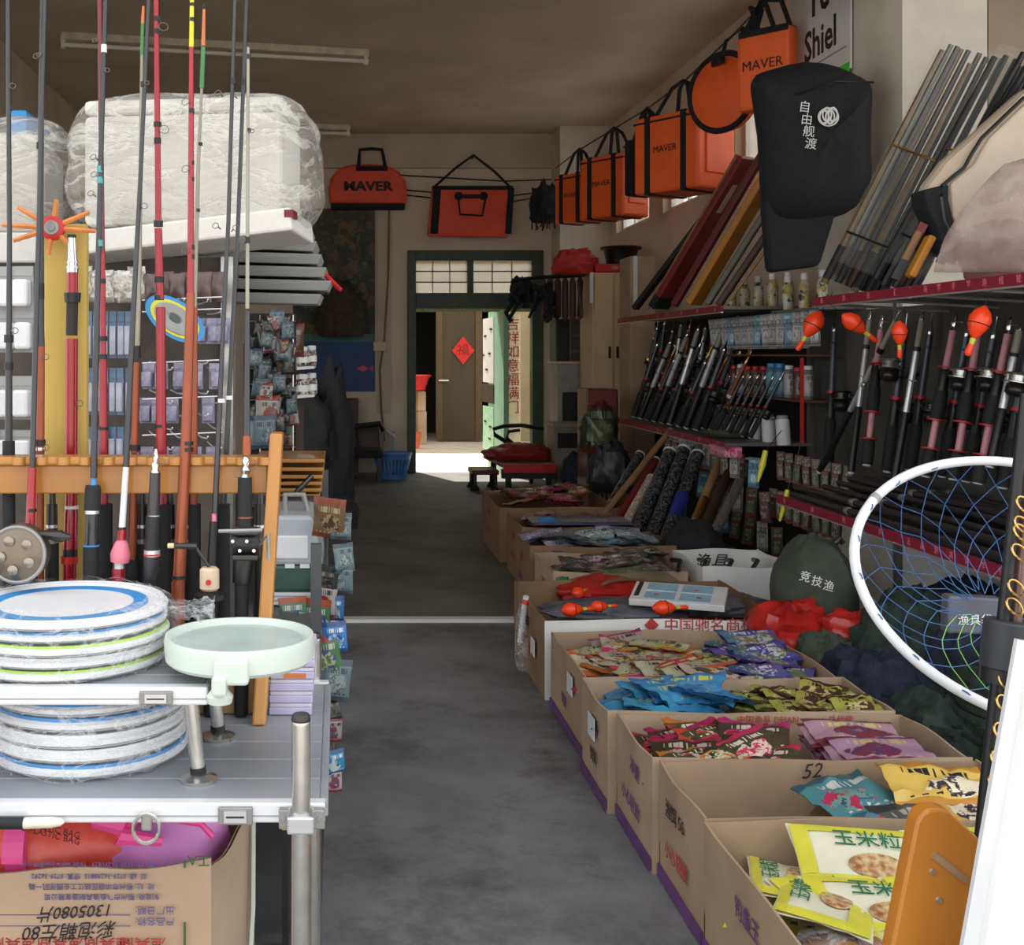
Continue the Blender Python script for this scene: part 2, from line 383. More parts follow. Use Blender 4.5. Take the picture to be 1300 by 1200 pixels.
for i, (a, b) in enumerate(WIN):
    w = struct('window_%d' % (i+2), MB().lim(3.17, 3.24, a, b, 2.75, 2.8).lim(3.17, 3.24, a, b, 3.35, 3.4).lim(3.17, 3.24, a, a+.05, 2.8, 3.35).lim(3.17, 3.24, b-.05, b, 2.8, 3.35), M_white)
    n = 3
    for k in range(1, n): struct('glazing_bar', MB().lim(3.19, 3.22, a+(b-a)*k/n-.015, a+(b-a)*k/n+.015, 2.8, 3.35), M_white, w)
    for k in range(n): struct('pane', MB().lim(3.2, 3.206, a+(b-a)*k/n+.02, a+(b-a)*(k+1)/n-.02, 2.8, 3.35), M_glass, w)
# pillars
struct('wall_pillar_near', MB().lim(2.86, 3.29, 5.995, 7.05, 0, 4), M_pillar)
struct('wall_pillar_far', MB().lim(2.52, 3.1, 13.45, 14, 0, 4), M_pillar)
# facade of the building, above and beside the opening
M_facade = mat('facade_render', (150, 136, 116), .9, var=.12, scale=3, bump=.1)
struct('wall_front', MB().lim(-6, 3.3, 6, 6.2, 3.32, 11).lim(3.3, 7, 6, 6.2, 0, 11).lim(-6, -2.8, 6, 6.2, 0, 3.32), M_facade)
struct('trim_added_canopy', MB().lim(-6, 7, 2.5, 6, 3.5, 3.62), M_facade)  # unseen canopy, added to shade the pillar and the goods below
# back wall with the doorway
DX0, DX1, DZ = U(517, 14), U(689, 14), V(318, 14)
struct('wall_back', MB().lim(-3, DX0, 14, 14.25, 0, 4).lim(DX1, 3.1, 14, 14.25, 0, 4).lim(DX0, DX1, 14, 14.25, DZ, 4), M_wall)
struct('trim_2', MB().lim(-2.8, 2.52, 13.93, 14, 3.6, 4), M_beam)
# door frame with transom
fr = struct('door_1', MB().lim(DX0, DX0+.1, 13.95, 14.15, 0, DZ).lim(DX1-.13, DX1, 13.95, 14.15, 0, DZ).lim(DX0+.1, DX1-.13, 13.95, 14.15, DZ-.12, DZ)
            .lim(DX0+.1, DX1-.13, 13.95, 14.15, V(392, 14), V(372, 14)), M_greenwood, bevel=.008)
tz0, tz1 = V(372, 14), DZ-.12
struct('mullion', MB().lim(U(597, 14)-.035, U(597, 14)+.035, 13.97, 14.1, tz0, tz1), M_greenwood, fr)
for a, b in ((DX0+.1, U(597, 14)-.035), (U(597, 14)+.035, DX1-.13)):
    struct('transom_pane', MB().lim(a, b, 14.03, 14.036, tz0, tz1), M_frost, fr)
    for k in (1, 2): struct('glazing_bar', MB().lim(a, b, 14.0, 14.02, tz0+(tz1-tz0)*k/3-.007, tz0+(tz1-tz0)*k/3+.007), M_greenwood, fr)
    for k in (1, 2): struct('glazing_bar', MB().lim(a+(b-a)*k/3-.006, a+(b-a)*k/3+.006, 14.04, 14.05, tz0, tz1), M_greenwood, fr)
# scalloped pelmet under the lintel
mb = MB(); x0, x1 = DX0+.1, DX1-.13
mb.lim(x0, x1, 13.98, 14.0, V(396, 14), V(389, 14))
struct('pelmet', mb, mat('pale_green_trim', (172, 176, 120), .6), fr)
mb = MB()
for k in range(6): mb.lathe([(.001, -.02), (.03, -.01), (.001, 0)], 8, T(x0+(k+.5)*(x1-x0)/6, 13.975, V(392, 14)) @ RX(PI/2))
struct('pelmet_studs', mb, M_whitepl, fr)
# door leaf opened outward on the right jamb, mint and dark panels
DH = V(394, 14)
lf = struct('door_2', MB().lim(-.03, .03, 0, 1.0, 0, DH), mat('mint_paint', (150, 196, 164), .5, var=.08, scale=5), None)
lf.location = (DX1-.5, 14.2, 0); lf.rotation_euler = (0, 0, math.radians(3))
ORG[lf] = Vector((0, 0, 0))
for z0, z1, m in ((1.05, 1.85, M_white), (.2, .75, M_white)): struct('door_panel', MB().lim(-.036, -.03, .12, .86, z0, z1), m if z0 > 1 else mat('mint_panel', (160, 206, 176), .5), lf)
struct('door_glass', MB().lim(-.038, -.03, .1, .9, .8, 1.03), M_darkwood, lf)
mb = MB()
for z, y in ((1.7, .2), (1.62, .6), (1.4, .3), (1.38, .75), (1.2, .5), (.55, .6), (.35, .3), (.5, .25)): mb.lim(-.042, -.036, y, y+.16, z, z+.022)
struct('hinge_straps', mb, M_black, lf)
# couplet strip with red characters on the lit reveal
cp = thing('door_couplet', 'white paper couplet with red characters pasted on the sunlit door reveal', 'couplet', (U(651, 14.5), 14.5, .3))
obj('paper', MB().lim(U(642, 14.5), U(661, 14.5), 14.5, 14.51, .3, DH-.03), mat('couplet_paper', (240, 226, 210), .7), cp)
for k, ch in enumerate('吉祥如意福满门'):
    text(ch, .17, T(U(651, 14.5), 14.497, DH-.16-k*.17) @ FACE, M_redink, cp)
# courtyard beyond
M_court = mat('courtyard_wall', (150, 138, 112), .9, var=.1, scale=3)
bx0, bx1 = U(553, 19), U(611, 19)
struct('wall_courtyard_rear', MB().lim(-3, U(512, 19), 19, 19.2, 0, 3.9).lim(bx1+.15, 5, 19, 19.2, 0, 3.9).lim(U(512, 19), bx1+.15, 19, 19.2, 2.15, 3.9), M_court)
struct('wall_courtyard_right', MB().lim(4.6, 4.8, 14.25, 19, 0, 3.4), M_court)
struct('wall_courtyard_left', MB().lim(-1.4, -1.2, 14.25, 19, 0, 3.4), M_court)
struct('wall_shed_inside', MB().lim(-.5, 4, 21.2, 21.3, 0, 3).lim(-.6, -.5, 19.2, 21.3, 0, 3).lim(4, 4.1, 19.2, 21.3, 0, 3).lim(-.6, 4.1, 19.2, 21.3, 3, 3.1), mat('shed_dark', (50, 52, 50), .9))
d3 = struct('door_3', MB().lim(bx0, bx1, 18.93, 18.98, .02, 2.12), mat('brown_green_door', (70, 60, 36), .6, c2=(58, 50, 30), scale=5, stretch=(1, 1, .2)), None)
for a, b in ((bx0, bx0+.1), (bx1-.1, bx1)): struct('door_stile', MB().lim(a, b, 18.905, 18.93, .02, 2.12), mat('door_stile', (86, 68, 40), .6), d3)
struct('door_handle', MB().tube([(bx0+.04, 18.88, .98), (bx0+.2, 18.87, .98)], .018), M_steel, d3)
dc = W(588, 445, 18.9); dh = .225
dm = obj('paper_diamond', MB().prism([(dc.x-dh*.8, dc.z), (dc.x, dc.z-dh), (dc.x+dh*.8, dc.z), (dc.x, dc.z+dh)], 18.895, 18.903), mat('red_paper', (206, 40, 34), .7))
tag(dm, 'red paper diamond pasted on the brown door beyond the doorway', 'paper decoration')
text('福', .2, T(dc.x, 18.893, dc.z) @ FACE, mat('dark_red_ink', (120, 20, 20), .7), dm)
# ceiling tubes (off)
def ceiling_tube(a, b, lab):
    a = Vector(a); b = Vector(b)
    t = thing('fluorescent_lamp', lab, 'ceiling lamp', ((a+b)/2)[:])
    obj('batten', MB().bar(a+Vector((0, 0, -.03)), b+Vector((0, 0, -.03)), .09, .06), mat('cream_batten', (216, 206, 184), .5), t, bevel=.006)
    obj('tube', MB().tube([a+Vector((0, -.02, -.1)), b+Vector((0, -.02, -.1))], .019, 10), mat('unlit_tube', (240, 236, 226), .3, var=0), t, smooth=True)
    for q, s in ((a, 1), (b, -1)):
        d = (b-a).normalized()*s*.02
        obj('lamp_holder', MB().box(q+d+Vector((0, -.01, -.08)), (.035, .05, .1)), M_whitepl, t)
ceiling_tube((U(78, 9.55), 9.55, 4), (U(468, 9.95), 10.1, 4), 'long unlit fluorescent tube on the ceiling above the rods')
ceiling_tube((U(300, 13.2), 13.2, 4), (U(444, 13.5), 13.4, 4), 'short unlit fluorescent tube at the far end of the ceiling')
# conduit with junction box
cd = thing('wall_conduit', 'beige conduit pipe with a switch box running down the back wall', 'conduit', (U(484, 14), 13.97, 1.2))
obj('pipe', MB().lim(U(479, 14), U(496, 14), 13.95, 14, .7, V(262, 14)), M_beam, cd)
obj('cable', MB().tube([W(494, 265, 13.94), W(493, 350, 13.94), W(488, 430, 13.94), W(482, 470, 13.94), W(484, 520, 13.94), W(488, 560, 13.94)], .012, 6), M_cardd, cd, smooth=True)
obj('switch_box', MB().lim(U(474, 14), U(490, 14), 13.92, 13.95, V(446, 14), V(434, 14)), mat('cream_box', (206, 190, 160), .5), cd, bevel=.005)
for k, (ya, yb, yc) in enumerate(((240, 250, 238), (246, 258, 243), (222, 230, 224))):
    w = obj('wire', MB().tube([W(500, ya, 13.93), W(570, yb-4, 13.93), W(640, yb, 13.92), W(700, yc+4, 13.8)], .008, 5), M_black, smooth=True)
    tag(w, ['upper loose black wire strung across the back wall behind the square orange bag', 'lower loose black wire strung across the back wall behind the square orange bag', 'thin black wire along the beam of the back wall'][k], 'wire')
# ================================================================ LEFT FOREGROUND
TZ = .75      # lower table top
def al_table(name, lab, x0, x1, y0, y1, z, rail, nsl):
    t = thing(name, lab, 'folding table', ((x0+x1)/2, (y0+y1)/2, z-.3))
    d = (y1-y0-.02)/nsl
    for k in range(nsl):
        obj('top_slat', MB().lim(x0+.008, x1-.008, y0+.01+k*d+.0012, y0+.01+(k+1)*d-.0012, z-.012, z), M_slat, t, bevel=.002)
    obj('rail', MB().lim(x0, x1, y0-.012, y0+.01, z-rail, z+.003), M_rail, t, bevel=.003)
    obj('rail', MB().lim(x0, x1, y1-.01, y1+.012, z-rail, z+.003), M_rail, t, bevel=.003)
    obj('end_rail', MB().lim(x1-.008, x1+.004, y0+.01, y1-.01, z-rail, z+.001), M_slat, t, bevel=.003)
    obj('groove', MB().lim(x0, x1, y0-.0135, y0-.012, z-rail*.62, z-rail*.56), M_slat, t)
    return t
M_slat = mat('grey_table_slat', (156, 160, 165), .45, .15, c2=(140, 144, 150), scale=9, stretch=(.15, 1, 1))
M_rail = mat('white_aluminium_rail', (228, 229, 231), .35, .25, var=.03)
def latch(t, x, y, z, w=.05, h=.026):
    l = obj('latch', MB().lim(x-w/2, x+w/2, y-.006, y, z-h/2, z+h/2), M_darkmetal2, t, bevel=.002)
    obj('latch_plate', MB().lim(x-w/2+.009, x+w/2-.009, y-.009, y-.006, z-h*.32, z+h*.32), M_alu, l)
    obj('latch_slot', MB().lim(x-w/2+.012, x+w/2-.012, y-.010, y-.009, z-h*.05, z+h*.05), M_darkmetal, l)
M_darkmetal2 = mat('grey_latch', (150, 148, 146), .4, .5, var=.08)
Y0 = 1.715
big = al_table('folding_table', 'grey aluminium folding table carrying the rod rack and stacked rings', -1.15, U(413, Y0), Y0, 2.34, TZ, .026, 7)
yr = Y0-.012
latch(big, U(300, Y0), yr, TZ-.014)
# leg bracket and legs
def leg(t, x, y, ztop, z0=0, r=.0135, bracket=True):
    l = obj('leg', MB().lathe([(r, z0), (r, ztop-.012), (r*.97, ztop-.004), (r*.8, ztop)], 16, T(x, y, 0)), M_steel, t, smooth=True)
    obj('leg_cap', MB().lathe([(r*1.0, ztop-.007), (r*1.03, ztop-.004), (r*.84, ztop+.003)], 16, T(x, y, 0)), M_darkmetal, l, smooth=True)
    return l
lx = U(382, 1.68)
l1 = leg(big, lx, 1.68, V(909, 1.68))
obj('leg_bracket', MB().lim(lx-.032, lx+.034, 1.69, 1.704, TZ-.03, TZ-.002), M_darkmetal2, big, bevel=.002)
obj('leg_clamp', MB().lim(lx-.019, lx+.019, 1.66, 1.70, TZ-.026, TZ-.001), M_alu, big, bevel=.003)
for dx in (-.025, .026): obj('rivet', MB().lathe([(.004, 0), (.003, .002)], 8, T(lx+dx, 1.69, TZ-.014) @ RX(PI/2)), M_chrome, big)
leg(big, U(398, 2.3), 2.36, V(815, 2.3))
leg(big, -1.1, 1.68, .9); leg(big, -1.1, 2.36, .9)
obj('foot', MB().lathe([(.02, .02), (.02, .06), (.012, .07)], 12, T(U(398, 2.3), 2.36, -.02)), M_black, big)
# ring handle on the rail
rh = obj('ring_clip', MB().lim(U(182, Y0), U(196, Y0), yr-.01, yr, V(1048, Y0), V(1026, Y0)), M_steel, big, bevel=.003)
obj('ring', MB().ring(.019, .0028, 20, 6, T(U(189, Y0), yr-.012, V(1044, Y0)) @ RX(PI/2), 1, 1.1), M_steel, rh, smooth=True)
hd = obj('carry_handle', MB().tube([(U(-40, Y0), yr-.012, V(1037, Y0)), (U(36, Y0), yr-.012, V(1037, Y0))], .0085, 10), M_rubber, big, smooth=True)
obj('handle_end', MB().tube([(U(36, Y0), yr-.012, V(1037, Y0)), (U(70, Y0), yr-.012, V(1036, Y0)), (U(82, Y0), yr-.011, V(1036, Y0)), (U(86, Y0), yr-.01, V(1036, Y0))], [.008, .0078, .0055, .002], 10), mat('cream_plastic', (222, 214, 190), .4), hd, smooth=True)

# small table standing on the big one
SY0, SY1, SZ = 1.775, 2.03, .900
small = al_table('low_table', 'small aluminium table standing on top of the big folding table', -1.05, U(265, SY0), SY0, SY1, SZ, .024, 4)
latch(small, U(200, SY0), SY0-.012, SZ-.012, .05, .02)
def slanted_leg(x0, x1, y, zt):
    l = obj('leg', MB().tube([(x0, y, zt), (x1, y, TZ+.012)], .0115, 14), M_steel, small, smooth=True)
    obj('foot', MB().lathe([(.028, 0), (.029, .006), (.018, .010), (.012, .012)], 20, T(x1, y, TZ)), M_steel, l, smooth=True)
    obj('ferrule', MB().tube([(x1-.001, y, TZ+.022), (x1, y, TZ+.011)], .0125, 12), M_black, l, smooth=True)
slanted_leg(U(241, 1.79), U(251, 1.79), 1.80, SZ-.022)
slanted_leg(U(270, 2.0), U(277, 2.0), 2.0, SZ-.022)
slanted_leg(-1.0, -1.0, 1.8, SZ-.022)
obj('leg_hinge', MB().box((U(268, 2.0), 1.985, SZ-.045), (.03, .03, .05)), M_darkmetal2, small, bevel=.004)

# stacks of folded rings (collapsible keep rings) in clear film
def ring_stack(cx, cy, z0, R, n, th, cols, lab, cat='ring stack', grp=None):
    for k in range(n):
        z = z0+k*th; ox = random.uniform(-.004, .004); oy = random.uniform(-.004, .004); top = k == n-1
        t = thing('folding_bucket', lab[k], 'folding bucket', (cx+ox, cy+oy, z), grp)
        M0 = T(cx+ox, cy+oy, z)
        obj('body', MB().lathe([(R*.8, 0), (R*.96, .002), (R, th*.35), (R, th*.6), (R*.96, th*.86), (R*.9, th*.86), (R*.88, th*.62), (R*.3, th*.58)], 40, M0), M_whitepl, t, smooth=True)
        obj('rim', MB().ring(R*.955, th*.16, 44, 6, M0 @ T(0, 0, th*.82)), cols[k], t, smooth=True)
        obj('fold_line', MB().ring(R*.99, th*.07, 44, 6, M0 @ T(0, 0, th*.30)), M_greyboard, t, smooth=True)
        if top:
            obj('inner_ring', MB().lathe([(R*.80, th*.66), (R*.80, th*.74), (R*.66, th*.70), (R*.66, th*.60)], 44, M0), M_blue, t, smooth=True, label='blue inner ring')
            obj('base_disc', MB().lathe([(R*.66, th*.60), (R*.66, th*.66), (.002, th*.68)], 40, M0), M_whitepl, t, smooth=True)
random.seed(3)
L1 = ['lowest folded bucket with lime rim in the stack on the small table', 'second folded bucket from the bottom on the small table', 'middle folded bucket with lime edge in the stack on the small table',
      'folded white bucket with blue edge just below the top one on the small table', 'topmost folded bucket showing a blue ring and white base']
ring_stack(U(86, 1.945), 1.945, SZ+.001, .166, 5, .0195, [M_lime, M_whitepl, M_lime, M_blue, M_whitepl], L1)
L2 = ['lowest folded bucket with blue edge on the big table', 'second folded white bucket from the bottom on the big table', 'third folded white bucket from the bottom on the big table',
      'fourth folded white bucket with thin blue edge on the big table', 'topmost folded bucket with blue ring in the shade under the small table']
ring_stack(U(112, 1.95), 1.95, TZ+.001, .160, 5, .0235, [M_blue, M_whitepl, M_whitepl, M_blue, M_blue], L2)
def film_sleeve(cx, cy, z0, z1, R, seed, lab, tail):
    mb = MB()
    prof = [(z0, 1.0), (z0+(z1-z0)*.3, 1.06), (z0+(z1-z0)*.7, 1.05), (z1, .98), (z1+.006, .8)]
    def fn(u, v):
        i = min(int(v*4), 3); f = v*4-i; z = prof[i][0]*(1-f)+prof[i+1][0]*f; k = prof[i][1]*(1-f)+prof[i+1][1]*f
        a = 2*PI*u; w = 1+.035*fbm((math.cos(a)*2, math.sin(a)*2, z*30), 2.5, seed)
        return (cx+R*k*w*math.cos(a), cy+R*k*w*math.sin(a), z+.006*fbm((math.cos(a)*3, math.sin(a)*3, z*20), 2, seed+2))
    mb.grid(fn, 64, 10)
    if tail:
        def f2(u, v):
            a = -.25+.5*v; x = cx+R*(.95+.45*u)*math.cos(a*(1-.5*u)); y = cy+R*(.95+.45*u)*math.sin(a*(1-.5*u))
            return (x, y, z1-.02+.012*math.sin(9*v+4*u)+.02*u*fbm((u*3, v*4, 1), 2, seed))
        mb.grid(f2, 14, 14)
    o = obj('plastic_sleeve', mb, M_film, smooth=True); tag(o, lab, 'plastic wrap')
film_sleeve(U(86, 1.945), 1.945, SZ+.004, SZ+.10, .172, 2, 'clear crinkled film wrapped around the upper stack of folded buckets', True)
film_sleeve(U(112, 1.95), 1.95, TZ+.004, TZ+.112, .166, 7, 'clear crinkled film wrapped around the lower stack of folded buckets', False)

# round bait tray on its bracket
tx, ty = U(304, 1.86), 1.86; tzt = V(806, 1.86)
tr = thing('bait_tray', 'pale mint round bait tray on a clamp bracket beside the ring stack', 'bait tray', (tx, ty, tzt-.09))
R = .118
obj('tray', MB().lathe([(.02, -.040), (R*.93, -.040), (R*.985, -.034), (R, -.006), (R*.985, .002), (R*.95, .002), (R*.93, -.004), (R*.9, -.012), (.003, -.010)], 48, T(tx, ty, tzt)), M_mint, tr, smooth=True)
obj('floor_disc', MB().lathe([(R*.85, -.012), (R*.84, -.006), (.002, -.006)], 40, T(tx, ty, tzt)), mat('grey_mint', (176, 190, 186), .35), tr, smooth=True)
obj('bracket_boss', MB().lim(tx-.028, tx+.024, ty-R-.012, ty-R*.86, tzt-.045, tzt-.008), M_mint, tr, bevel=.005)
obj('bracket_arm', MB().lim(tx-.03, tx-.008, ty-R-.018, ty-R+.02, tzt-.06, tzt-.03), M_mint, tr, bevel=.005)
obj('clamp_foot', MB().lathe([(.018, -.075), (.02, -.065), (.012, -.055), (.012, -.045)], 18, T(tx-.02, ty-R+.01, tzt)), M_mint, tr, smooth=True)
obj('clamp_screw', MB().tube([(tx-.02, ty-R+.02, tzt-.06), (tx-.03, ty-.02, SZ-.01), (tx-.055, ty+.02, SZ-.008)], .007, 8), M_darkmetal2, tr, smooth=True)

# cardboard carton under the table with pink and red bags
cx0, cx1, cy0, cy1 = -.92, U(268, 2.1), 2.1, 2.55
CH = .487
M_cardl = mat('cardboard_pinkish', (206, 176, 148), .85, c2=(192, 160, 132), scale=4, bump=.06)
ct = thing('carton', 'brown cardboard carton with upside-down lettering under the folding table', 'carton', ((cx0+cx1)/2, (cy0+cy1)/2, 0))
th = .006
# slightly bulging front with wavy torn top rim, rounded corner
def rim(x): return CH+.006*math.sin(x*23)+.012*max(0, (x-cx1+.25)/.25)
def front(u, v):
    x = cx0+(cx1-cx0)*u; return (x, cy0-.012*math.sin(PI*u), (rim(x)-.0)*v)
mb = MB().grid(front, 24, 4); mb.grid(lambda u, v: (front(u, v)[0], front(u, v)[1]+th, front(u, v)[2]), 24, 4)
k = 25*5
mb.f += [(i*5+4, (i+1)*5+4, k+(i+1)*5+4, k+i*5+4) for i in range(24)]
obj('front_panel', mb, M_cardl, ct, smooth=False)
def side(u, v):
    a = u; x = cx1+.045*math.sin(PI*.5*min(1, a*2.2)); y = cy0+(cy1-cy0)*a; return (x, y, (CH+.03*a+.006*math.sin(y*40))*v)
mb = MB().grid(side, 16, 4); mb.grid(lambda u, v: (side(u, v)[0]-th, side(u, v)[1], side(u, v)[2]), 16, 4)
obj('side_panel', mb, M_card2, ct)
obj('side_panel', MB().lim(cx0, cx0+th, cy0+th, cy1, 0, CH), M_cardd, ct)
obj('back_panel', MB().lim(cx0+th, cx1+.03, cy1-th, cy1, 0, CH+.02), M_cardd, ct)
obj('bottom_panel', MB().lim(cx0+th, cx1-th, cy0+th, cy1-th, 0, .006), M_cardd, ct)
obj('strap', MB().tube([(cx1+.03, cy0+.1, .0), (cx1+.05, cy0+.16, .12), (cx1+.056, cy0+.25, .3), (cx1+.052, cy0+.32, .5)], .005, 6), M_mint, ct, smooth=True)
FL = RX(PI/2) @ RZ(PI)       # upside-down writing on the front
zy = lambda y: V(y, 2.085)
fy = cy0-.0135
for y, s, w, xc in ((1098, '电  话: 0729-36291829   传真 www.yuju888.com', .0125, 110), (1113, '邮  编: 0729-36298815  传真: 0729-36292', .0125, 112), (1126, '地  址: 鄂州市华容区临江工业园泥矶一路', .013, 115), (1139, '制造商: 鄂州市飞鱼渔具制造有限公司', .013, 128)):
    text(s, w*.95, T(U(xc, 2.08), fy, zy(y)) @ FL, M_blueink, ct, 'printed_line')
text('出厂日期:', .0165, T(U(196, 2.08), fy, zy(1156)) @ FL, M_blueink, ct, 'printed_line')
text('产品名称:', .0165, T(U(196, 2.08), fy, zy(1170)) @ FL, M_blueink, ct, 'printed_line')
text('1305080片', .030, T(U(95, 2.08), fy, zy(1158)) @ FL @ RZ(.06), M_blackink, ct, 'handwriting', shear=.3)
text('彩泡鞘左80', .033, T(U(88, 2.08), fy, zy(1182)) @ FL @ RZ(.06), M_blackink, ct, 'handwriting', shear=.3)
for y in (1163, 1177): obj('ruled_line', MB().lim(U(-30, 2.08), U(165, 2.08), fy, fy+.0008, zy(y), zy(y)+.0012), M_blueink, ct)
for x in (180, 135, 75, 15): text('渔具商', .028, T(U(x, 2.08), fy, zy(1199)) @ FL, M_redink, ct, 'red_print')
for ya, yb in ((1095, 1104), (1173, 1210)): obj('corner_mark', MB().lim(U(232, 2.08), U(235, 2.08), fy+.003, fy+.004, zy(yb), zy(ya)), M_greenink, ct)
text('工A', .024, T(U(252, 2.08), fy+.004, zy(1094)) @ FL, M_greenink, ct, 'printed_line')
# contents
def drape(x0, x1, y0, y1, zf, seed, amp=.02, nu=26, nv=14):
    return MB().grid(lambda u, v: (x0+(x1-x0)*u, y0+(y1-y0)*v, zf(u, v)+amp*fbm((u*4, v*3, 0), 1.4, seed)), nu, nv)
M_pinkbag = mat('hot_pink_bag', (244, 84, 156), .45, var=.08)
M_lilac = mat('lilac_bag', (224, 150, 216), .5, c2=(204, 126, 200), scale=5, bump=.2)
M_redbag = mat('red_orange_bag', (246, 108, 88), .3, c2=(228, 78, 64), scale=8, bump=.35)
o = obj('red_bag', blob((U(60, 2.25), 2.29, .3), (.5, .3, .32), 4, .10, 8), M_redbag, smooth=True); tag(o, 'crumpled red-orange plastic bag inside the carton under the table', 'plastic bag')
for i, y in enumerate((1052, 1060)): text('PVC PLASTIC BAG', .016, T(U(62, 2.15), 2.125, V(y, 2.12)) @ FACE @ RZ(-.25), M_blackink, o)
o = obj('lilac_bag', blob((U(200, 2.3), 2.3, .3), (.30, .3, .30), 9, .10, 7), M_lilac, smooth=True); tag(o, 'lilac fabric bag bulging out of the carton corner', 'bag')
obj('trim', MB().tube([W(165, 1045, 2.18), W(215, 1040, 2.17), W(255, 1046, 2.17), W(270, 1062, 2.17)], .006, 6), M_pinkbag, o, smooth=True)
o = obj('pink_strap', MB().grid(lambda u, v: (U(5+27*u, 2.13), 2.112+.03*v*v, V(1092-50*v, 2.13)), 3, 6).lim(U(5, 2.13), U(32, 2.13), 2.135, 2.139, .4, V(1044, 2.13)), M_pinkbag); tag(o, 'hot pink strap across the red bag at the frame edge', 'strap')
o = obj('pink_bag', MB().tube([W(120, 1042, 2.16), W(165, 1050, 2.14), W(150, 1062, 2.13), W(205, 1068, 2.15)], [.014, .02, .016, .01], 8), M_pinkbag, smooth=True); tag(o, 'twisted hot pink bag piping between the red and lilac bags', 'bag')

# ---------------------------------------------------------------- rod rack
rk = thing('rod_rack', 'varnished pine rod rack standing on the folding table', 'rod rack', (U(338, 2.15), 2.15, TZ))
def slab(name, a, b, w, d, m, par):
    a = Vector(a); b = Vector(b)
    return obj(name, MB().add([(p.x+i*w/2, p.y+j*d/2, p.z) for p in (a, b) for j in (-1, 1) for i in (-1, 1)], [(0,2,3,1), (4,5,7,6), (0,1,5,4), (2,6,7,3), (0,4,6,2), (1,3,7,5)]), m, par, bevel=.004)
pt = Vector((U(352, 2.2), 2.19, V(549, 2.19))); pb = Vector((U(329, 2.08), 2.09, TZ+.001))
slab('post', pb, pt, .024, .055, M_pine, rk)
slab('post', (-1.06, 2.09, TZ+.001), (-1.06, 2.19, V(549, 2.19)), .024, .055, M_pine, rk)
bz0, bz1 = V(628, 2.16), V(580, 2.16)
obj('notched_bar', MB().lim(-1.05, U(340, 2.17), 2.17, 2.188, bz0, bz1-.016), M_pineh, rk, bevel=.003)
mb = MB()
obj('top_bar', MB().lim(-1.05, U(340, 2.17), 2.16, 2.215, bz1-.016, bz1), M_pineh, rk, bevel=.004)
for k in range(12):
    x = U(22+k*28.5, 2.15)
    obj('notch_block', MB().lathe([(.013, 0), (.013, .014)], 10, T(x, 2.162, bz1-.0145)), M_pineh, rk, smooth=True)
obj('foot_board', MB().lim(-1.05, U(322, 2.1), 2.13, 2.148, TZ+.001, TZ+.07), mat('pale_board', (176, 140, 96), .6), rk, bevel=.003)
obj('rear_bar', MB().lim(-1.05, U(345, 2.3), 2.295, 2.31, bz0+.02, bz1-.01), M_pineh, rk, bevel=.003)
# mustard post with the star-shaped winder on top
o = obj('mustard_post', MB().lim(U(55, 2.33), U(109, 2.33), 2.335, 2.36, 0, V(284, 2.33)), M_mustard, bevel=.003); tag(o, 'tall mustard yellow board standing behind the red rod', 'board')
sc = W(68, 290, 2.31)
st = thing('line_winder', 'orange eight-spoked wooden line winder on top of the mustard board', 'line winder', sc[:])
obj('hub', MB().lathe([(.024, 0), (.024, .012), (.017, .016)], 20, T(*sc) @ RX(PI/2)), M_redpl, st, smooth=True)
obj('hub_disc', MB().lathe([(.015, .016), (.014, .019), (.008, .019), (.007, .022), (.001, .022)], 18, T(*sc) @ RX(PI/2)), M_darkmetal2, st, smooth=True)
M_star = mat('orange_wood', (214, 132, 66), .45, var=.12, scale=30)
for k, (dx, dy) in enumerate(((5, -36), (46, -20), (54, 4), (30, 30), (-6, 34), (-50, 16), (-64, -4), (-44, -26))):
    e = sc+Vector((dx*2.31/F, -.006, -dy*2.31/F)); d = (e-sc).normalized()
    obj('spoke', MB().tube([sc+d*.018+Vector((0, -.006, 0)), e], [.006, .0045], 6), M_star, st)
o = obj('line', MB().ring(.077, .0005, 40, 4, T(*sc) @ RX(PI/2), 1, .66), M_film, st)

# ---------------------------------------------------------------- fishing rods in the rack (pixel profile -> real rod at its own depth)
def spin_reel(parent, M, s=1, body=None, spool=None):
    body = body or M_darkmetal; spool = spool or M_steel
    r = obj('reel', MB().tube([(0, 0, .05*s), (0, -.02*s, .03*s), (0, -.045*s, .005*s)], .007*s, 8, M=M).lathe([(.012*s, -.022*s), (.019*s, -.012*s), (.019*s, .012*s), (.013*s, .02*s)], 14, M @ T(0, -.055*s, 0)), body, parent, smooth=True)
    obj('spool', MB().lathe([(.012*s, .02*s), (.024*s, .024*s), (.024*s, .028*s), (.017*s, .031*s), (.017*s, .05*s), (.024*s, .053*s), (.023*s, .058*s), (.006*s, .062*s)], 18, M @ T(0, -.055*s, 0)), spool, r, smooth=True)
    obj('bail', MB().tube([M @ Vector((math.cos(a)*.032*s, -.055*s+math.sin(a)*.02*s-.012*s, .036*s+.018*s*math.sin(a))) for a in [PI*k/8 for k in range(9)]], .0016*s, 5), M_chrome, r, smooth=True)
    obj('handle', MB().tube([(.019*s, -.055*s, 0), (.035*s, -.055*s, .0), (.05*s, -.062*s, .03*s)], .0035*s, 6, M=M).lathe([(.006*s, 0), (.008*s, .012*s), (.006*s, .022*s)], 10, M @ T(.055*s, -.062*s, .024*s) @ RY(PI/2)), M_black, r, smooth=True)
    return r
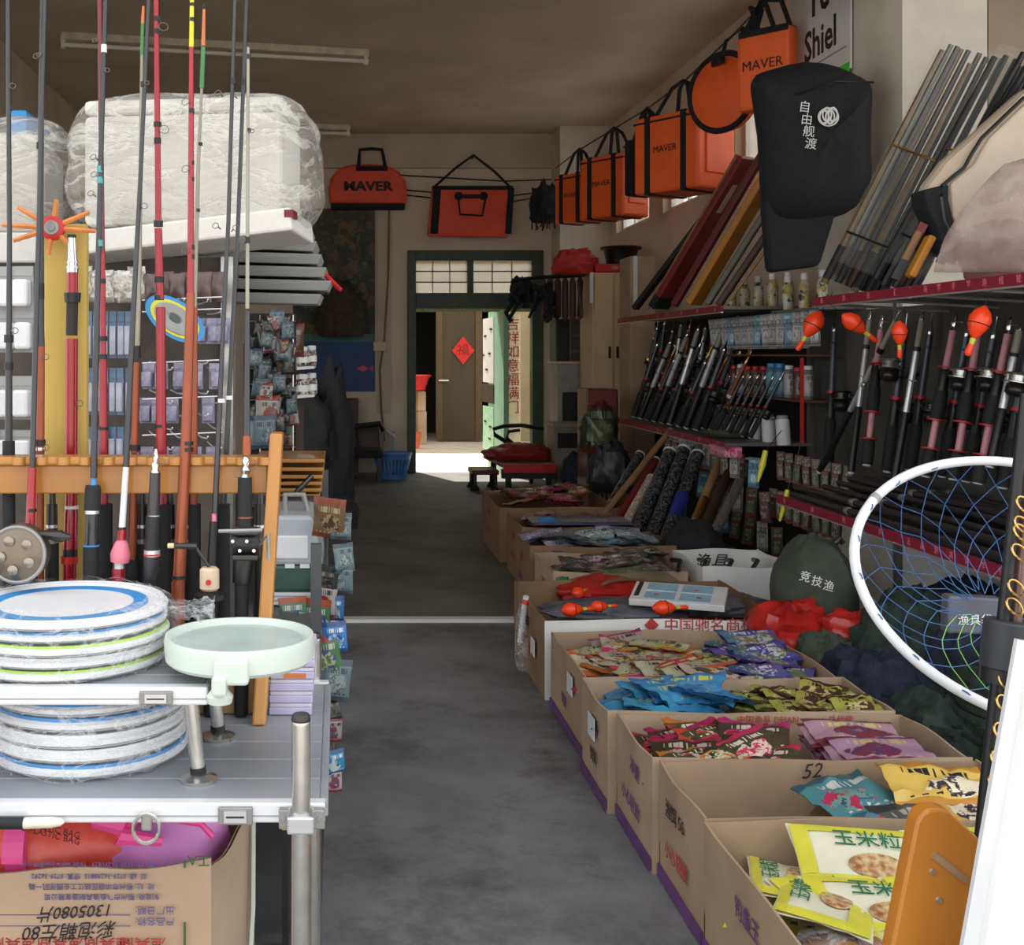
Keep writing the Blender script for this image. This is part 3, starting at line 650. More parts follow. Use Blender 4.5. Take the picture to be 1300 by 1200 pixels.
def rod(lab, Y, segs, guides=(), Ytop=None, rings=(), name='fishing_rod'):
    """segs: (part, material, [(x, y, half-width px), ...]) from bottom to top"""
    b = segs[0][2][0]; Yt = Ytop if Ytop is not None else Y
    ys = [q[1] for sg in segs for q in sg[2]]; yb, yt = max(ys), min(ys)
    def P(x, y):
        d = Y+(Yt-Y)*(yb-y)/max(1, yb-yt); return W(x, y, d)
    t = thing(name, lab, 'fishing rod', P(b[0], b[1])[:], 'fishing rods in the pine rack')
    for nm, m, pts in segs:
        obj(nm, MB().tube([P(x, y) for x, y, r in pts], [r*Y/F for x, y, r in pts], 10), m, t, smooth=True)
    for x, y, s, side in guides:
        c = P(x, y); R = s*Y/F
        g = obj('guide', MB().ring(R, .0008, 14, 5, T(*(c+Vector((side*(R+.003), -.006, 0)))) @ RY(PI/2*.35*side) @ RX(1.15)).tube([c+Vector((0, 0, -R)), c+Vector((side*.004, -.005, -R*.3))], .0012, 5), M_guide, t, smooth=True)
    for x, y, hw, hh, m in rings:
        c0 = P(x, y+hh); c1 = P(x, y-hh)
        obj('band', MB().tube([c0, c1], hw*Y/F, 10), m, t, smooth=True)
    return t, P
def bot(Y): return 450+(EYE-TZ-.004)*F/Y          # pixel row of the table top at depth Y
FY, BY = 2.12, 2.25
fb, bb = bot(FY), bot(BY)
K = M_black
rod('thin black rod at the left edge of the rack', 2.2, [('grip', M_rubber, [(12, bot(2.2), 9), (11, 560, 8)]), ('blank', M_blank, [(11, 560, 5), (12, 300, 3.4), (10, -30, 3)])], [(11, 110, 4, 1), (14, 420, 4, 1)], rings=[(11, 430, 6, 5, K), (11, 465, 6, 5, K)])
rod('black rod with a dark brown lower section beside the mustard board', BY, [('grip', M_rubber, [(50, bb, 10), (50, 740, 10)]), ('lower_section', M_copper, [(50, 740, 6), (52, 440, 5)]), ('blank', M_blank, [(52, 440, 5), (50, 375, 5), (54, -30, 3)])], [(53, 72, 4, -1), (53, 453, 4, 1), (53, 568, 4, 1)], rings=[(51, 185, 5, 4, K), (50, 370, 6.5, 10, K), (51, 562, 7, 4, K), (51, 570, 7, 2, M_chrome)])
t, P = rod('black rod with a red lettered fore grip and big drum reel', FY, [('grip', M_rubber, [(36, fb, 14), (35, 740, 14), (37, 720, 9)]), ('reel_seat', K, [(37, 720, 9), (38, 680, 8)]), ('fore_grip', M_red, [(38, 680, 6.5), (41, 594, 5.5)]), ('blank', M_blank, [(41, 594, 4), (46, 400, 3.5), (58, -30, 2.5)])], [(55, 70, 3, -1)], Ytop=2.2, rings=[(40, 648, 6.5, 2, K)])
cR = W(25, 702, 2.03)
dr = obj('drum_reel', MB().lathe([(.047, -.02), (.05, -.016), (.05, .014), (.044, .02), (.02, .024)], 28, T(*cR) @ RY(.5) @ RX(PI/2)), mat('reel_bronze', (120, 110, 96), .3, .8, var=.1), t, smooth=True)
obj('reel_rim', MB().ring(.047, .0035, 28, 8, T(*cR) @ RY(.5) @ RX(PI/2) @ T(0, 0, .018)), M_darkmetal2, dr, smooth=True)
for k in range(5):
    a = 2*PI*k/5; obj('reel_knob', MB().lathe([(.008, 0), (.009, .008), (.005, .011)], 10, T(*cR) @ RY(.5) @ RX(PI/2) @ T(.026*math.cos(a), .026*math.sin(a), .02)), mat('reel_pewter', (150, 140, 126), .3, .8) if k == 0 else bpy.data.materials['reel_pewter'], dr, smooth=True)
obj('reel_handle', MB().tube([W(28, 676, 2.04), W(50, 678, 2.03), W(78, 681, 2.03)], [.006, .006, .011], 8).tube([W(78, 681, 2.03), W(90, 682, 2.03)], [.01, .004], 8), M_darkmetal, dr, smooth=True)
rod('thick red telescopic rod with silver tip section in front of the mustard board', BY+.05, [('butt', M_red, [(88, bot(BY+.05), 9), (88, 715, 9)]), ('collar', M_redpl, [(88, 715, 11), (88, 706, 11)]), ('reel_seat', M_black, [(89, 706, 9.5), (89, 697, 9.5)]), ('handle', M_red, [(89, 697, 9.5), (90, 650, 9), (90, 646, 8)]), ('main_tube', M_red, [(90, 646, 8), (91, 430, 8)]), ('label_sleeve', M_blackink, [(91, 426, 7.5), (92, 380, 7.5)]), ('clip', M_black, [(92, 384, 10), (92, 372, 11)]), ('upper_tube', M_red, [(92, 372, 7), (92, 346, 7)]), ('silver_section', M_chrome, [(92, 346, 7.5), (92, 330, 6), (91, 305, 5), (91, 299, 5)])],
    [(96, 512, 4, 1)], rings=[(91, 644, 9, 2, M_whitepl), (92, 340, 8, 1.4, M_alu), (92, 333, 7.4, 1.4, M_alu), (91, 300, 5.6, 2, K), (91, 400, 4, 13, M_whiteink)])
rod('slender red rod crossing a black one, lettering on the lower blank', BY, [('grip', M_rubber, [(133, bb, 10), (133, 640, 10)]), ('lower_section', M_red, [(132, 640, 5.5), (131, 460, 5)]), ('middle_section', M_red, [(131, 460, 4.2), (130, 320, 3.6)]), ('upper_section', mat('dark_red_blank', (110, 24, 40), .3, coat=.4), [(130, 320, 3.4), (126, -30, 3)])], [(126, 52, 3, -1), (126, 222, 4, -1), (122, 246, 4, -1)], rings=[(131, 430, 5.5, 3, K), (131, 453, 5.5, 3, K), (131, 544, 6, 2, K), (130, 357, 4.5, 3, K), (131, 500, 3.5, 14, M_pink)])
t, P = rod('black spinning rod with foam grip and teal thread wraps', FY, [('grip', M_rubber, [(114, fb, 10), (115, 732, 10), (115, 694, 10)]), ('reel_seat', M_blank, [(116, 692, 9), (117, 652, 8)]), ('foam_grip', M_rubber, [(117, 648, 10.5), (118, 622, 10.5), (118, 616, 9.5)]), ('collar', M_blue, [(119, 616, 4.5), (119, 607, 3)]), ('blank', M_blank, [(119, 607, 4.5), (121, 480, 4), (128, 200, 3.6), (135, -30, 3)])], [(132, 90, 3, 1), (125, 200, 4, -1)], Ytop=2.2, rings=[(117, 649, 9.5, 3.5, M_alu), (132, 62, 4, 5, M_mint), (127, 215, 4, 4, mat('teal_wrap', (70, 150, 150), .4)), (127, 229, 4, 4, bpy.data.materials['teal_wrap']), (127, 309, 4, 4, bpy.data.materials['teal_wrap']), (116, 693, 10.3, 1, M_blue), (114, 735, 4, 3, M_blue)])
rod('black rod with white fore grip and pink pear-shaped knob', FY, [('butt', M_red, [(149, fb, 8), (150, 722, 8)]), ('collar', M_whitepl, [(151, 722, 6), (151, 714, 6)]), ('knob', M_pink, [(152, 714, 12), (153, 704, 13.5), (154, 690, 9), (154, 686, 6)]), ('reel_seat', M_red, [(154, 686, 6), (155, 672, 5.5)]), ('fore_grip', M_whitepl, [(155, 670, 4.5), (160, 593, 4)]), ('blank', M_blank, [(160, 593, 4), (168, 420, 3.6), (178, 230, 3), (190, -30, 2.6)])], [(182, 106, 3, 1), (178, 262, 4, 1)], Ytop=2.2, rings=[(182, 107, 3.6, 3, K), (154, 671, 6, 1.5, K), (157, 678, 3, 3, M_whiteink)])
rod('dark rod with copper lower section and orange and green tip', BY, [('grip', M_rubber, [(167, bb, 9), (168, 710, 9)]), ('lower_section', M_copper, [(168, 710, 5.5), (173, 460, 4.5)]), ('blank', M_greyblank, [(174, 450, 3.5), (177, 340, 3), (180, 70, 2)]), ('green_tip', M_fgreen, [(180, 70, 2.4), (181, 30, 2.2)]), ('orange_tip', M_forange, [(181, 30, 2.4), (182, 8, 1.6)])], rings=[(171, 568, 7.5, 3.5, K), (171, 576, 7.5, 1.5, M_chrome), (174, 447, 4.6, 8, K)])
rod('bright red rod with black bands left of centre of the rack', BY, [('grip', M_rubber, [(206, bb, 11), (206, 640, 11)]), ('lower_section', M_red, [(205, 640, 7.5), (204, 390, 6)]), ('middle_section', M_red, [(203, 380, 5.5), (201, 290, 5)]), ('upper_section', M_red, [(201, 280, 4.2), (198, -30, 3.2)])], [(200, 35, 6, 1), (201, 165, 6, 1), (201, 368, 4, -1)], rings=[(201, 284, 6, 4, K), (202, 355, 6, 4, K), (202, 378, 6, 3, K), (204, 541, 7.2, 2, K), (200, 24, 4.5, 3, K), (200, 40, 4.5, 3, K), (200, 158, 5, 3, K), (200, 179, 4.5, 4, K), (201, 281, 5.4, 1.2, M_chrome)])
rod('black telescopic rod with chrome collapsed sections and grey reel seat', FY, [('butt', M_rubber, [(190, fb, 8), (190, 735, 8)]), ('reel_seat', M_blank, [(191, 735, 10), (193, 706, 11)]), ('collar', M_alu, [(193, 706, 10.5), (193, 698, 10.5)]), ('handle', M_black, [(193, 698, 10), (195, 655, 10)]), ('lettered_tube', M_blank, [(195, 655, 7.5), (197, 600, 7)]), ('chrome_section', M_chrome, [(197, 600, 6.5), (197, 596, 4), (197, 590, 5), (198, 586, 3), (198, 580, 3.6), (198, 570, 1.5)])], [(198, 576, 5, -1), (198, 586, 5, 1)], rings=[(195, 655, 8, 1, M_alu), (196, 632, 3, 18, M_whiteink), (193, 704, 11, 1, M_redpl)])
rod('copper brown rod with red middle and yellow tip', FY+.02, [('butt', M_copper, [(226, bot(FY+.02), 9), (226, 738, 9)]), ('lower_section', M_copper, [(227, 738, 8.5), (236, 560, 7), (242, 372, 5.5)]), ('middle_section', M_red, [(242, 372, 4.6), (243, 60, 3.2)]), ('tip', M_yellow, [(243, 60, 3.2), (244, -30, 2.6)])], [(243, 130, 5, -1), (243, 215, 5, -1), (243, 318, 5, -1)], rings=[(238, 563, 7.5, 2.5, K), (238, 571, 7.5, 2.5, K), (227, 733, 9.5, 2, K), (243, 141, 3.8, 3, K), (243, 207, 3.8, 2.5, K), (243, 228, 3.8, 2.5, K), (243, 314, 4.2, 3, K), (243, 326, 4.2, 3, K), (244, 25, 3.4, 2.5, K), (244, 6, 3.4, 2, K)], Ytop=2.2)
rod('slim grey rod with orange and green tip beside the yellow-tipped one', BY, [('grip', M_rubber, [(247, bb, 8), (247, 640, 8)]), ('lower_section', M_copper, [(246, 640, 5), (247, 390, 4)]), ('blank', M_greyblank, [(247, 390, 3), (252, 200, 2.4), (256, 112, 1.8)]), ('green_tip', M_fgreen, [(256, 112, 3), (258, 60, 2.8)]), ('orange_tip', M_forange, [(258, 58, 2.8), (259, 12, 1.8)])], rings=[(254, 183, 3, 2, K), (251, 267, 3, 2, K), (259, 8, 2, 3, K)])
t, P = rod('left thin black rod of the close pair with cork coloured reel', FY, [('grip', M_rubber, [(266, fb, 8), (269, 730, 8)]), ('reel_seat', K, [(269, 730, 7), (272, 662, 6)]), ('fore_grip', M_pink, [(272, 662, 3.2), (272, 652, 3.2)]), ('blank', M_blank, [(273, 652, 4), (283, 420, 3), (290, 280, 2.8), (299, -30, 2.4)])], [(283, 119, 4, -1), (280, 287, 4, -1)], Ytop=2.2, rings=[(281, 509, 5, 2.5, M_whitepl), (296, 103, 3.6, 4, K)])
c = W(266, 735, 2.05)
rl = obj('reel', MB().lathe([(.013, -.02), (.017, -.016), (.017, .016), (.013, .02)], 16, T(*c)), mat('cork_spool', (206, 184, 156), .6), t, smooth=True)
obj('reel_badge', MB().lathe([(.005, 0), (.005, .002)], 10, T(c.x, c.y-.017, c.z-.003) @ RX(PI/2)), M_redpl, rl)
obj('reel_body', MB().lathe([(.01, -.045), (.026, -.035), (.026, -.026), (.012, -.02)], 16, T(*c)), M_black, rl, smooth=True)
obj('reel_handle', MB().tube([c+Vector((0, 0, .02)), W(262, 715, 2.05), W(248, 694, 2.05)], .003, 6).tube([W(250, 694, 2.05), W(222, 693, 2.05)], [.007, .0045], 8), M_darkmetal, rl, smooth=True)
obj('reel_knob', MB().tube([W(221, 693, 2.05), W(213, 693, 2.05)], .0045, 8), mat('cork_knob', (214, 190, 150), .6), rl, smooth=True)
rod('right thin black rod of the close pair', BY, [('grip', M_rubber, [(284, bb, 8), (284, 640, 8)]), ('blank', M_blank, [(284, 640, 4), (292, 480, 3), (302, 290, 2.8), (314, -30, 2.4)])], [(294, 290, 4, 1), (301, 122, 3, -1)], rings=[(291, 505, 4.5, 2.5, M_whitepl), (309, 104, 3.4, 4, K)])
t, P = rod('black telescopic rod with drum reel beside the rack post', FY, [('butt', M_rubber, [(306, fb, 9), (307, 740, 9)]), ('reel_seat', M_black, [(307, 740, 12), (309, 712, 13), (310, 700, 9)]), ('handle', M_rubber, [(310, 700, 10), (311, 606, 9)]), ('chrome_section', M_chrome, [(311, 606, 8), (311, 602, 5), (312, 597, 7), (312, 592, 4), (312, 586, 5.5), (312, 580, 3)]), ('sleeve', M_copper, [(313, 578, 6), (313, 555, 5.5), (313, 552, 3.5)]), ('blank', M_blank, [(313, 553, 4.5), (314, 395, 3.4)]), ('upper_blank', M_greyblank, [(314, 392, 2.6), (315, 60, 2)])], [(315, 167, 3, 1), (314, 305, 4, -1), (312, 590, 6, 1), (311, 600, 6, -1)], rings=[(316, 72, 3, 3, K), (316, 165, 3, 2, K), (314, 305, 3.5, 4, K), (311, 657, 10, 1, M_copper)], Ytop=2.18)
c = W(312, 690, 2.04)
rl = obj('reel', MB().lathe([(.022, -.024), (.026, -.02), (.02, -.012), (.02, .012), (.026, .02), (.022, .024)], 18, T(*c) @ RY(PI/2)), M_black, t, smooth=True)
obj('reel_frame', MB().box((c.x, c.y-.005, c.z+.022), (.05, .03, .012)).box((c.x, c.y-.005, c.z-.022), (.045, .03, .01)), M_darkmetal, rl, bevel=.003)
obj('reel_handle', MB().tube([c+Vector((.024, -.01, .0)), c+Vector((.04, -.015, .018)), c+Vector((.04, -.015, -.025))], .004, 6).tube([c+Vector((.03, -.02, .026)), c+Vector((-.045, -.02, .024))], .0035, 6), M_darkmetal2, rl, smooth=True)
for k in range(4): obj('reel_screw', MB().lathe([(.004, 0), (.003, .003)], 8, T(c.x-.02+.012*k, c.y-.026, c.z+.008*(-1)**k) @ RX(PI/2)), M_chrome, rl)
# dark butts of further rods behind the bar
for k, (x, m, lab) in enumerate(((132, M_rubber, 'dark rod butt behind the foam-gripped rod'), (180, M_rubber, 'dark rod butt between the pink knob and telescopic handle'), (215, M_black, 'dark rod butt between the telescopic handle and copper rod'), (240, M_rubber, 'dark rod butt just right of the copper rod'), (330, M_black, 'dark rod butt half hidden by the rack post'), (66, M_rubber, 'dark rod butt behind the drum reel'))):
    rod(lab, 2.28, [('butt', m, [(x, bot(2.28), 9), (x, 690, 9)]), ('collar', M_darkmetal2, [(x, 690, 6), (x, 684, 6)]), ('seat', M_darkmetal, [(x, 684, 7.5), (x, 640, 7)]), ('tube', M_blank, [(x, 640, 5), (x, 604, 4)])], rings=[(x, 668, 8, 2, M_alu)])
# flat lavender cases stacked on the table behind the leg
for k in range(5):
    a = thing('flat_case', 'lavender flat case, %s in the pile beside the rack post' % ['lowest', 'second from the bottom', 'middle one', 'second from top with orange label', 'topmost with a grey lid'][k], 'plastic case', (U(366, 2.16), 2.2, TZ+k*.0215), 'flat cases by the rack post')
    xa, xb = U(341+k*.5, 2.12), U(396+k, 2.12)
    obj('case_body', MB().lim(xa, xb, 2.125, 2.3, TZ+.001+k*.0215, TZ+.014+k*.0215), mat('lavender_case', (186, 180, 214), .35) if k == 0 else bpy.data.materials['lavender_case'], a, bevel=.002)
    obj('case_lid', MB().lim(xa+.001, xb-.001, 2.128, 2.298, TZ+.014+k*.0215, TZ+.0215+k*.0215), mat('pale_lid', (208, 206, 220), .3) if k == 0 else bpy.data.materials['pale_lid'], a, bevel=.002)
    if k == 3: obj('label', MB().lim(xa+.025, xb-.015, 2.124, 2.125, TZ+.003+k*.0215, TZ+.012+k*.0215), M_forange, a)
# ================================================================ LEFT DISPLAY
LY = 2.72
# pegboard rack with rows of hooks, facing the street
rkp = thing('pegboard_rack', 'dark pegboard display rack with rows of wire hooks behind the rods', 'display rack', (-.9, 2.95, 0))
obj('board', MB().lim(-1.5, U(292, 2.9), 2.92, 2.95, 0, 1.64), mat('dark_pegboard', (84, 76, 70), .8, var=.15, scale=20), rkp)
for x in (-1.48, U(288, 2.9)): obj('post', MB().lim(x-.015, x+.015, 2.9, 2.97, 0, 1.64), M_steel, rkp)
obj('top_board', MB().lim(-1.5, U(292, 2.9), 2.95, 3.85, 1.60, 1.625), M_greyboard, rkp)
rows = [352, 397, 462, 498, 530, 548, 575]
for k, y in enumerate((385, 398, 462, 470, 500, 512, 528, 545, 556, 570)):
    z = V(y, 2.75)
    for x in ((188, 215, 245) if k % 2 == 0 else (200, 230, 262)):
        pts = [(U(x, 2.9), 2.92, z+.004), (U(x+8, 2.75), 2.78, z), (U(x+18, 2.72), 2.71, z+.0015), (U(x+19, 2.7), 2.70, z+.007)]
        obj('hook', MB().tube(pts, .0017, 5), M_whitepl, rkp, smooth=True)
for k, y in enumerate((381, 396, 461, 507, 553)):
    obj('hook_rail', MB().tube([(U(180, 2.7), 2.705, V(y, 2.7)), (U(282, 2.7), 2.70, V(y-4, 2.7))], .0016, 5), M_whitepl, rkp)
# packet prototypes -------------------------------------------------
def pillow(w, h, t, seed=0, nu=8, nv=6, crinkle=.25):
    """a sealed foil packet lying in XY, w along X, h along Y, flat crimped ends"""
    mb = MB()
    def zz(u, v, s):
        e = max(0, 1-abs(2*u-1)**5)*max(0, 1-abs(2*v-1)**4)
        return s*t*.5*e+t*crinkle*fbm((u*3, v*3, 0), 1.3, seed)
    f1 = lambda u, v: ((u-.5)*w*(1-.04*math.sin(PI*v)), (v-.5)*h*(1-.03*math.sin(PI*u)), zz(u, v, 1)+.001)
    f2 = lambda u, v: ((u-.5)*w*(1-.04*math.sin(PI*v)), (.5-v)*h*(1-.03*math.sin(PI*u)), zz(u, 1-v, -1)-.001)
    mb.grid(f1, nu, nv); mb.grid(f2, nu, nv); return mb
def hang_card(name, w, h, t, mcard, mbub, lab, cat='tackle pack'):
    """upright retail pack: backing card with a bubble and a header, local origin at the middle"""
    t0 = thing(name, lab, cat, (0, 0, 0))
    obj('backing_card', MB().box((0, .001, 0), (w, .0015, h)), mcard, t0)
    obj('bubble', MB().box((0, -t/2, -h*.12), (w*.84, t, h*.62)), mbub, t0, bevel=min(w, t)*.2)
    obj('header', MB().box((0, -.001, h*.38), (w*.96, .002, h*.2)), mcard, t0)
    return Proto(t0)
M_clearpk = mat('clear_pack', (200, 200, 214), .15, alpha=.55, var=.15, scale=30)
M_whitepk = mat('white_pack', (236, 236, 238), .2, alpha=.85, var=.04, scale=30)
M_bluecard = mat('blue_grey_card', (86, 112, 140), .4, var=.2, scale=30)
M_lav = mat('lavender_pack', (166, 162, 184), .25, c2=(120, 116, 140), scale=40)
M_foil = mat('silver_foil', (188, 184, 176), .25, .4, var=.25, scale=40, bump=.5)
M_brownpk = mat('brown_pack', (108, 88, 82), .3, c2=(70, 56, 52), scale=30)
ph = hang_card('spool_pack', .044, .1, .034, M_greyboard, M_whitepk, '')
for r, y in enumerate((366, 420, 505, 565)):
    for c_, x in enumerate((-12, 11, 32)):
        ph.put(T(U(x, LY), LY-.004*c_+random.uniform(-.004, .004), V(y, LY)) @ RZ(random.uniform(-.1, .1)) @ Matrix.Diagonal((1, 1, 1 if r != 3 else .7, 1)), 'white spool pack, %s from the left in the %s row left of the mustard board' % (nth(c_), ('top', 'second', 'third', 'lowest')[r]), 'white spool packs left of the mustard board')
ph = hang_card('hook_card', .016, .108, .012, M_bluecard, M_clearpk, '', 'hook card')
for r, y in enumerate((425, 497, 566)):
    for k in range(6):
        ph.put(T(U(113+k*10, LY), LY+random.uniform(-.006, .006), V(y, LY)) @ RZ(random.uniform(-.25, .1)) @ Matrix.Diagonal((1, 1, 1 if r < 2 else .8, 1)), 'narrow blue hook card, %s from the left in the %s row on the pegboard' % (nth(k), ('upper', 'middle', 'lower')[r]), 'blue hook cards on the pegboard')
ph = hang_card('sinker_pack', .030, .060, .02, M_lav, M_lav, '', 'tackle pack')
for r, (y, xs) in enumerate(((420, (252, 268, 282)), (478, (186, 203, 226, 248, 272)), (522, (182, 198, 216, 240, 262)), (585, (184, 204, 224, 246, 268)))):
    for k, x in enumerate(xs):
        ph.put(T(U(x, LY), LY+.03+random.uniform(-.008, .008), V(y, LY)) @ RZ(random.uniform(-.2, .2)), 'lavender tackle pack, %s from the left on the %s hooks behind the copper rod' % (nth(k), ('top', 'second', 'third', 'lowest')[r]), 'lavender packs on the wire hooks')
pp = Proto(tag(obj('foil_pouch', pillow(.045, .075, .02, 3), M_foil, smooth=True), '', 'foil pouch'))
for k in range(6): pp.put(T(U(106+k*14, LY), LY+.01*(k % 2), V(362+random.uniform(-4, 4), LY)) @ RZ(random.uniform(-.3, .3)) @ RX(PI/2+.1), 'crumpled silver foil pouch, %s from the left under the foam board' % nth(k), 'silver foil pouches')
pp = Proto(tag(obj('brown_pouch', pillow(.04, .07, .018, 5), M_brownpk, smooth=True), '', 'pouch'))
for k in range(6): pp.put(T(U(194+k*16, LY), LY+.012*(k % 2), V(365+random.uniform(-4, 4), LY)) @ RZ(random.uniform(-.3, .3)) @ RX(PI/2+.1), 'dark brown pouch, %s from the left under the foam board' % nth(k), 'brown pouches')
# round blue and yellow card
cc = W(222, 405, 2.66)
dk = thing('round_line_card', 'round blue and yellow line card hanging behind the red rod', 'line card', cc[:])
Mc = T(*cc) @ RZ(.2) @ RX(PI/2) @ RZ(-.6) @ Matrix.Diagonal((1.0, .55, 1, 1))
obj('blue_disc', MB().lathe([(.075, 0), (.075, .003)], 28, Mc), M_blue, dk)
obj('yellow_band', MB().lathe([(.062, .003), (.062, .0045), (.04, .0045), (.04, .003)], 28, Mc), M_yellow, dk)
obj('coil', MB().lathe([(.055, .003), (.05, .007), (.02, .007), (.015, .003)], 24, Mc), M_greyboard, dk, smooth=True)

# foam boxes wrapped in polythene on the rack
A = Vector((U(100, 2.72), 2.72, 0)); B = Vector((U(357, 2.66), 2.66, 0)); dv = (B-A).normalized(); nv_ = Vector((-dv.y, dv.x, 0)); Lg = (B-A).length
ang = math.atan2(dv.y, dv.x)
MF = T(A.x, A.y, 0) @ RZ(ang)
fb_ = thing('foam_box', 'large white foam box wrapped in polythene above the display rack', 'foam box', (A.x, A.y, 1.645))
obj('tray_board', MB().lim(-.02, Lg+.03, -.03, .30, -.026, .026, MF @ T(0, 0, 1.652) @ RY(-.10)), M_foam, fb_, bevel=.006)
obj('box', MB().lim(.01, Lg, 0, .28, 1.695, 1.95, MF), M_foam, fb_, bevel=.015)
obj('lid', MB().lim(.01, Lg, 0, .28, 1.951, 1.985, MF), M_foam, fb_, bevel=.012)
obj('corner_tape', MB().lim(Lg+.012, Lg+.032, -.031, .03, 1.705, 1.722, MF), mat('maroon_tape', (110, 24, 30), .5), fb_)
def wrap(c, d, M, seed, lab, dropx=0):
    mb = MB(); a, b, h = d[0]/2, d[1]/2, d[2]/2
    def fn(u, v):
        t = 2*PI*u; p = PI*v
        n = Vector((math.cos(t)*math.sin(p), math.sin(t)*math.sin(p), math.cos(p)))
        q = lambda w, e=.42: math.copysign(abs(w)**e, w)
        P = Vector((q(n.x)*a, q(n.y)*b, q(n.z)*h))*9
        w1 = noise.noise(Vector((P.x*.55+P.z*.9, P.y*.5, P.z*.25-P.x*.18+seed))); w2 = noise.noise(Vector((P.x*.7-P.z*.8+seed, P.y*.6, P.z*.2+P.x*.3)))
        w3 = noise.noise(P*1.3+Vector((seed, 0, 0)))
        k = 1+.05*noise.noise(P*.35+Vector((0, seed, 0)))+.02*w3-.16*max(0, .16-abs(w1))-.14*max(0, .14-abs(w2))
        return (c[0]+q(n.x)*a*k+dropx*max(0, n.x)*max(0, -n.z), c[1]+q(n.y)*b*k, c[2]+q(n.z)*h*k)
    mb.grid(fn, 150, 84)
    mb.v = [M @ p for p in mb.v]
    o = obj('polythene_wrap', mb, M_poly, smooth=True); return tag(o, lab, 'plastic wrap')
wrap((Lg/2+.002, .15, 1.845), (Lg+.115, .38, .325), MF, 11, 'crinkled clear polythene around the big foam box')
fb2 = thing('foam_box', 'second white foam box at the left edge of the rack top', 'foam box', (U(-30, 3.0), 3.0, 1.645))
M2 = T(U(-130, 2.95), 2.9, 0) @ RZ(.1)
obj('tray_board', MB().lim(0, .36, -.03, .4, 1.625, 1.70, M2), M_foam, fb2, bevel=.006)
obj('box', MB().lim(.0, .37, 0, .38, 1.701, 1.95, M2), M_foam, fb2, bevel=.02)
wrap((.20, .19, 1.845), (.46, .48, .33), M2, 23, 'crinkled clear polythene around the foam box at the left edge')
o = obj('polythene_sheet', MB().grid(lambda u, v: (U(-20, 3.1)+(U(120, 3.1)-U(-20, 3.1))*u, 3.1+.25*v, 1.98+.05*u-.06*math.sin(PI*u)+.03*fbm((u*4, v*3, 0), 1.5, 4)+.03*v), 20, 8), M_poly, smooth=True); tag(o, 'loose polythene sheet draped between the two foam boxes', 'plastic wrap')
o = obj('blue_carton', MB().lim(U(12, 3.4), U(34, 3.4), 3.4, 3.7, 1.645, V(139, 3.4)), M_blue, bevel=.01); tag(o, 'blue box peeking out between the polythene wraps', 'box')
# stack of grey tray sheets jutting out of the rack toward the aisle
for k in range(6):
    a = U(322, 3.3); z = 1.535+.036*k; xr = U(392+6*(5-k) if k else 404, 3.25)
    o = obj('grey_tray', MB().add([(U(250, 3.2)+.01*k, 3.15, z+.006), (xr, 3.05+.02*k, z-.006), (xr+.0, 3.6, z+.012), (U(250, 3.2), 3.6, z+.02),
                                   (U(250, 3.2)+.01*k, 3.15, z+.034), (xr+.012, 3.04+.02*k, z+.020), (xr+.012, 3.6, z+.040), (U(250, 3.2), 3.6, z+.048)],
                                  [(0,3,2,1), (4,5,6,7), (0,1,5,4), (1,2,6,5), (2,3,7,6), (3,0,4,7)]), M_greyboard, bevel=.003)
    tag(o, 'grey plastic tray jutting into the aisle, %s of the stack' % ['lowest', 'second from the bottom', 'third from the bottom', 'third from the top', 'second from the top', 'topmost'][k], 'tray', 'grey trays under the foam box')
o = obj('trolley_wheel', MB().ring(.026, .008, 22, 8, T(*W(410, 360, 3.35)) @ RY(1.2)), M_black, smooth=True); tag(o, 'small black and white wheel hanging beside the grey trays', 'wheel')
obj('rim', MB().ring(.019, .003, 20, 6, T(*W(410, 360, 3.35)) @ RY(1.2)), M_whitepl, o, smooth=True)
o = obj('red_pipe', MB().tube([W(398, 340, 3.3), W(412, 348, 3.3), W(432, 368, 3.35)], .007, 8), M_redpl, smooth=True); tag(o, 'red metal tube beside the small wheel above the aisle', 'pipe')
# aisle-side shelf unit
su = thing('steel_shelf', 'steel shelf unit along the left side of the aisle', 'shelf unit', (-.15, 4.2, 0))
M_su = mat('dull_steel', (88, 90, 92), .45, .4, var=.1)
for x in (-.24, -.05):
    for y in (2.62, 4.3): obj('post', MB().lim(x-.012, x+.012, y-.012, y+.012, 0, .98), M_su, su)
for z in (.12, .5, .77): obj('shelf_board', MB().lim(-.255, -.04, 2.61, 4.32, z-.02, z), M_su, su)
obj('shelf_board', MB().lim(-.255, -.06, 3.36, 4.32, .965, .985), M_su, su)
for z in (.3, .62): obj('side_wire', MB().tube([(-.045, 2.62, z), (-.045, 4.3, z)], .004, 6), M_steel, su)
# tackle box with clear lid and green base
Yb = 2.95
tb = thing('tackle_box', 'green tackle box with clear domed lid beside the rack post', 'tackle box', (U(378, Yb), Yb, V(752, Yb)))
x0, x1 = U(330, Yb), U(411, Yb)
obj('base', MB().lim(x0, x1, Yb, Yb+.3, V(752, Yb), V(718, Yb)), mat('bottle_green', (58, 92, 82), .4), tb, bevel=.008)
z0, z1 = V(718, Yb), V(655, Yb)
obj('lid', MB().prism([(x0, z0), (x1, z0), (x1-.006, z0+.03), (x1-.03, z1), (x0+.03, z1), (x0+.006, z0+.03)], Yb, Yb+.3), mat('clear_lid', (196, 202, 210), .2, alpha=.75, var=.05), tb, bevel=.01)
obj('lid_tray', MB().lim(U(350, Yb), U(391, Yb), Yb-.003, Yb+.01, V(710, Yb), V(680, Yb)), M_whitepl, tb, bevel=.004)
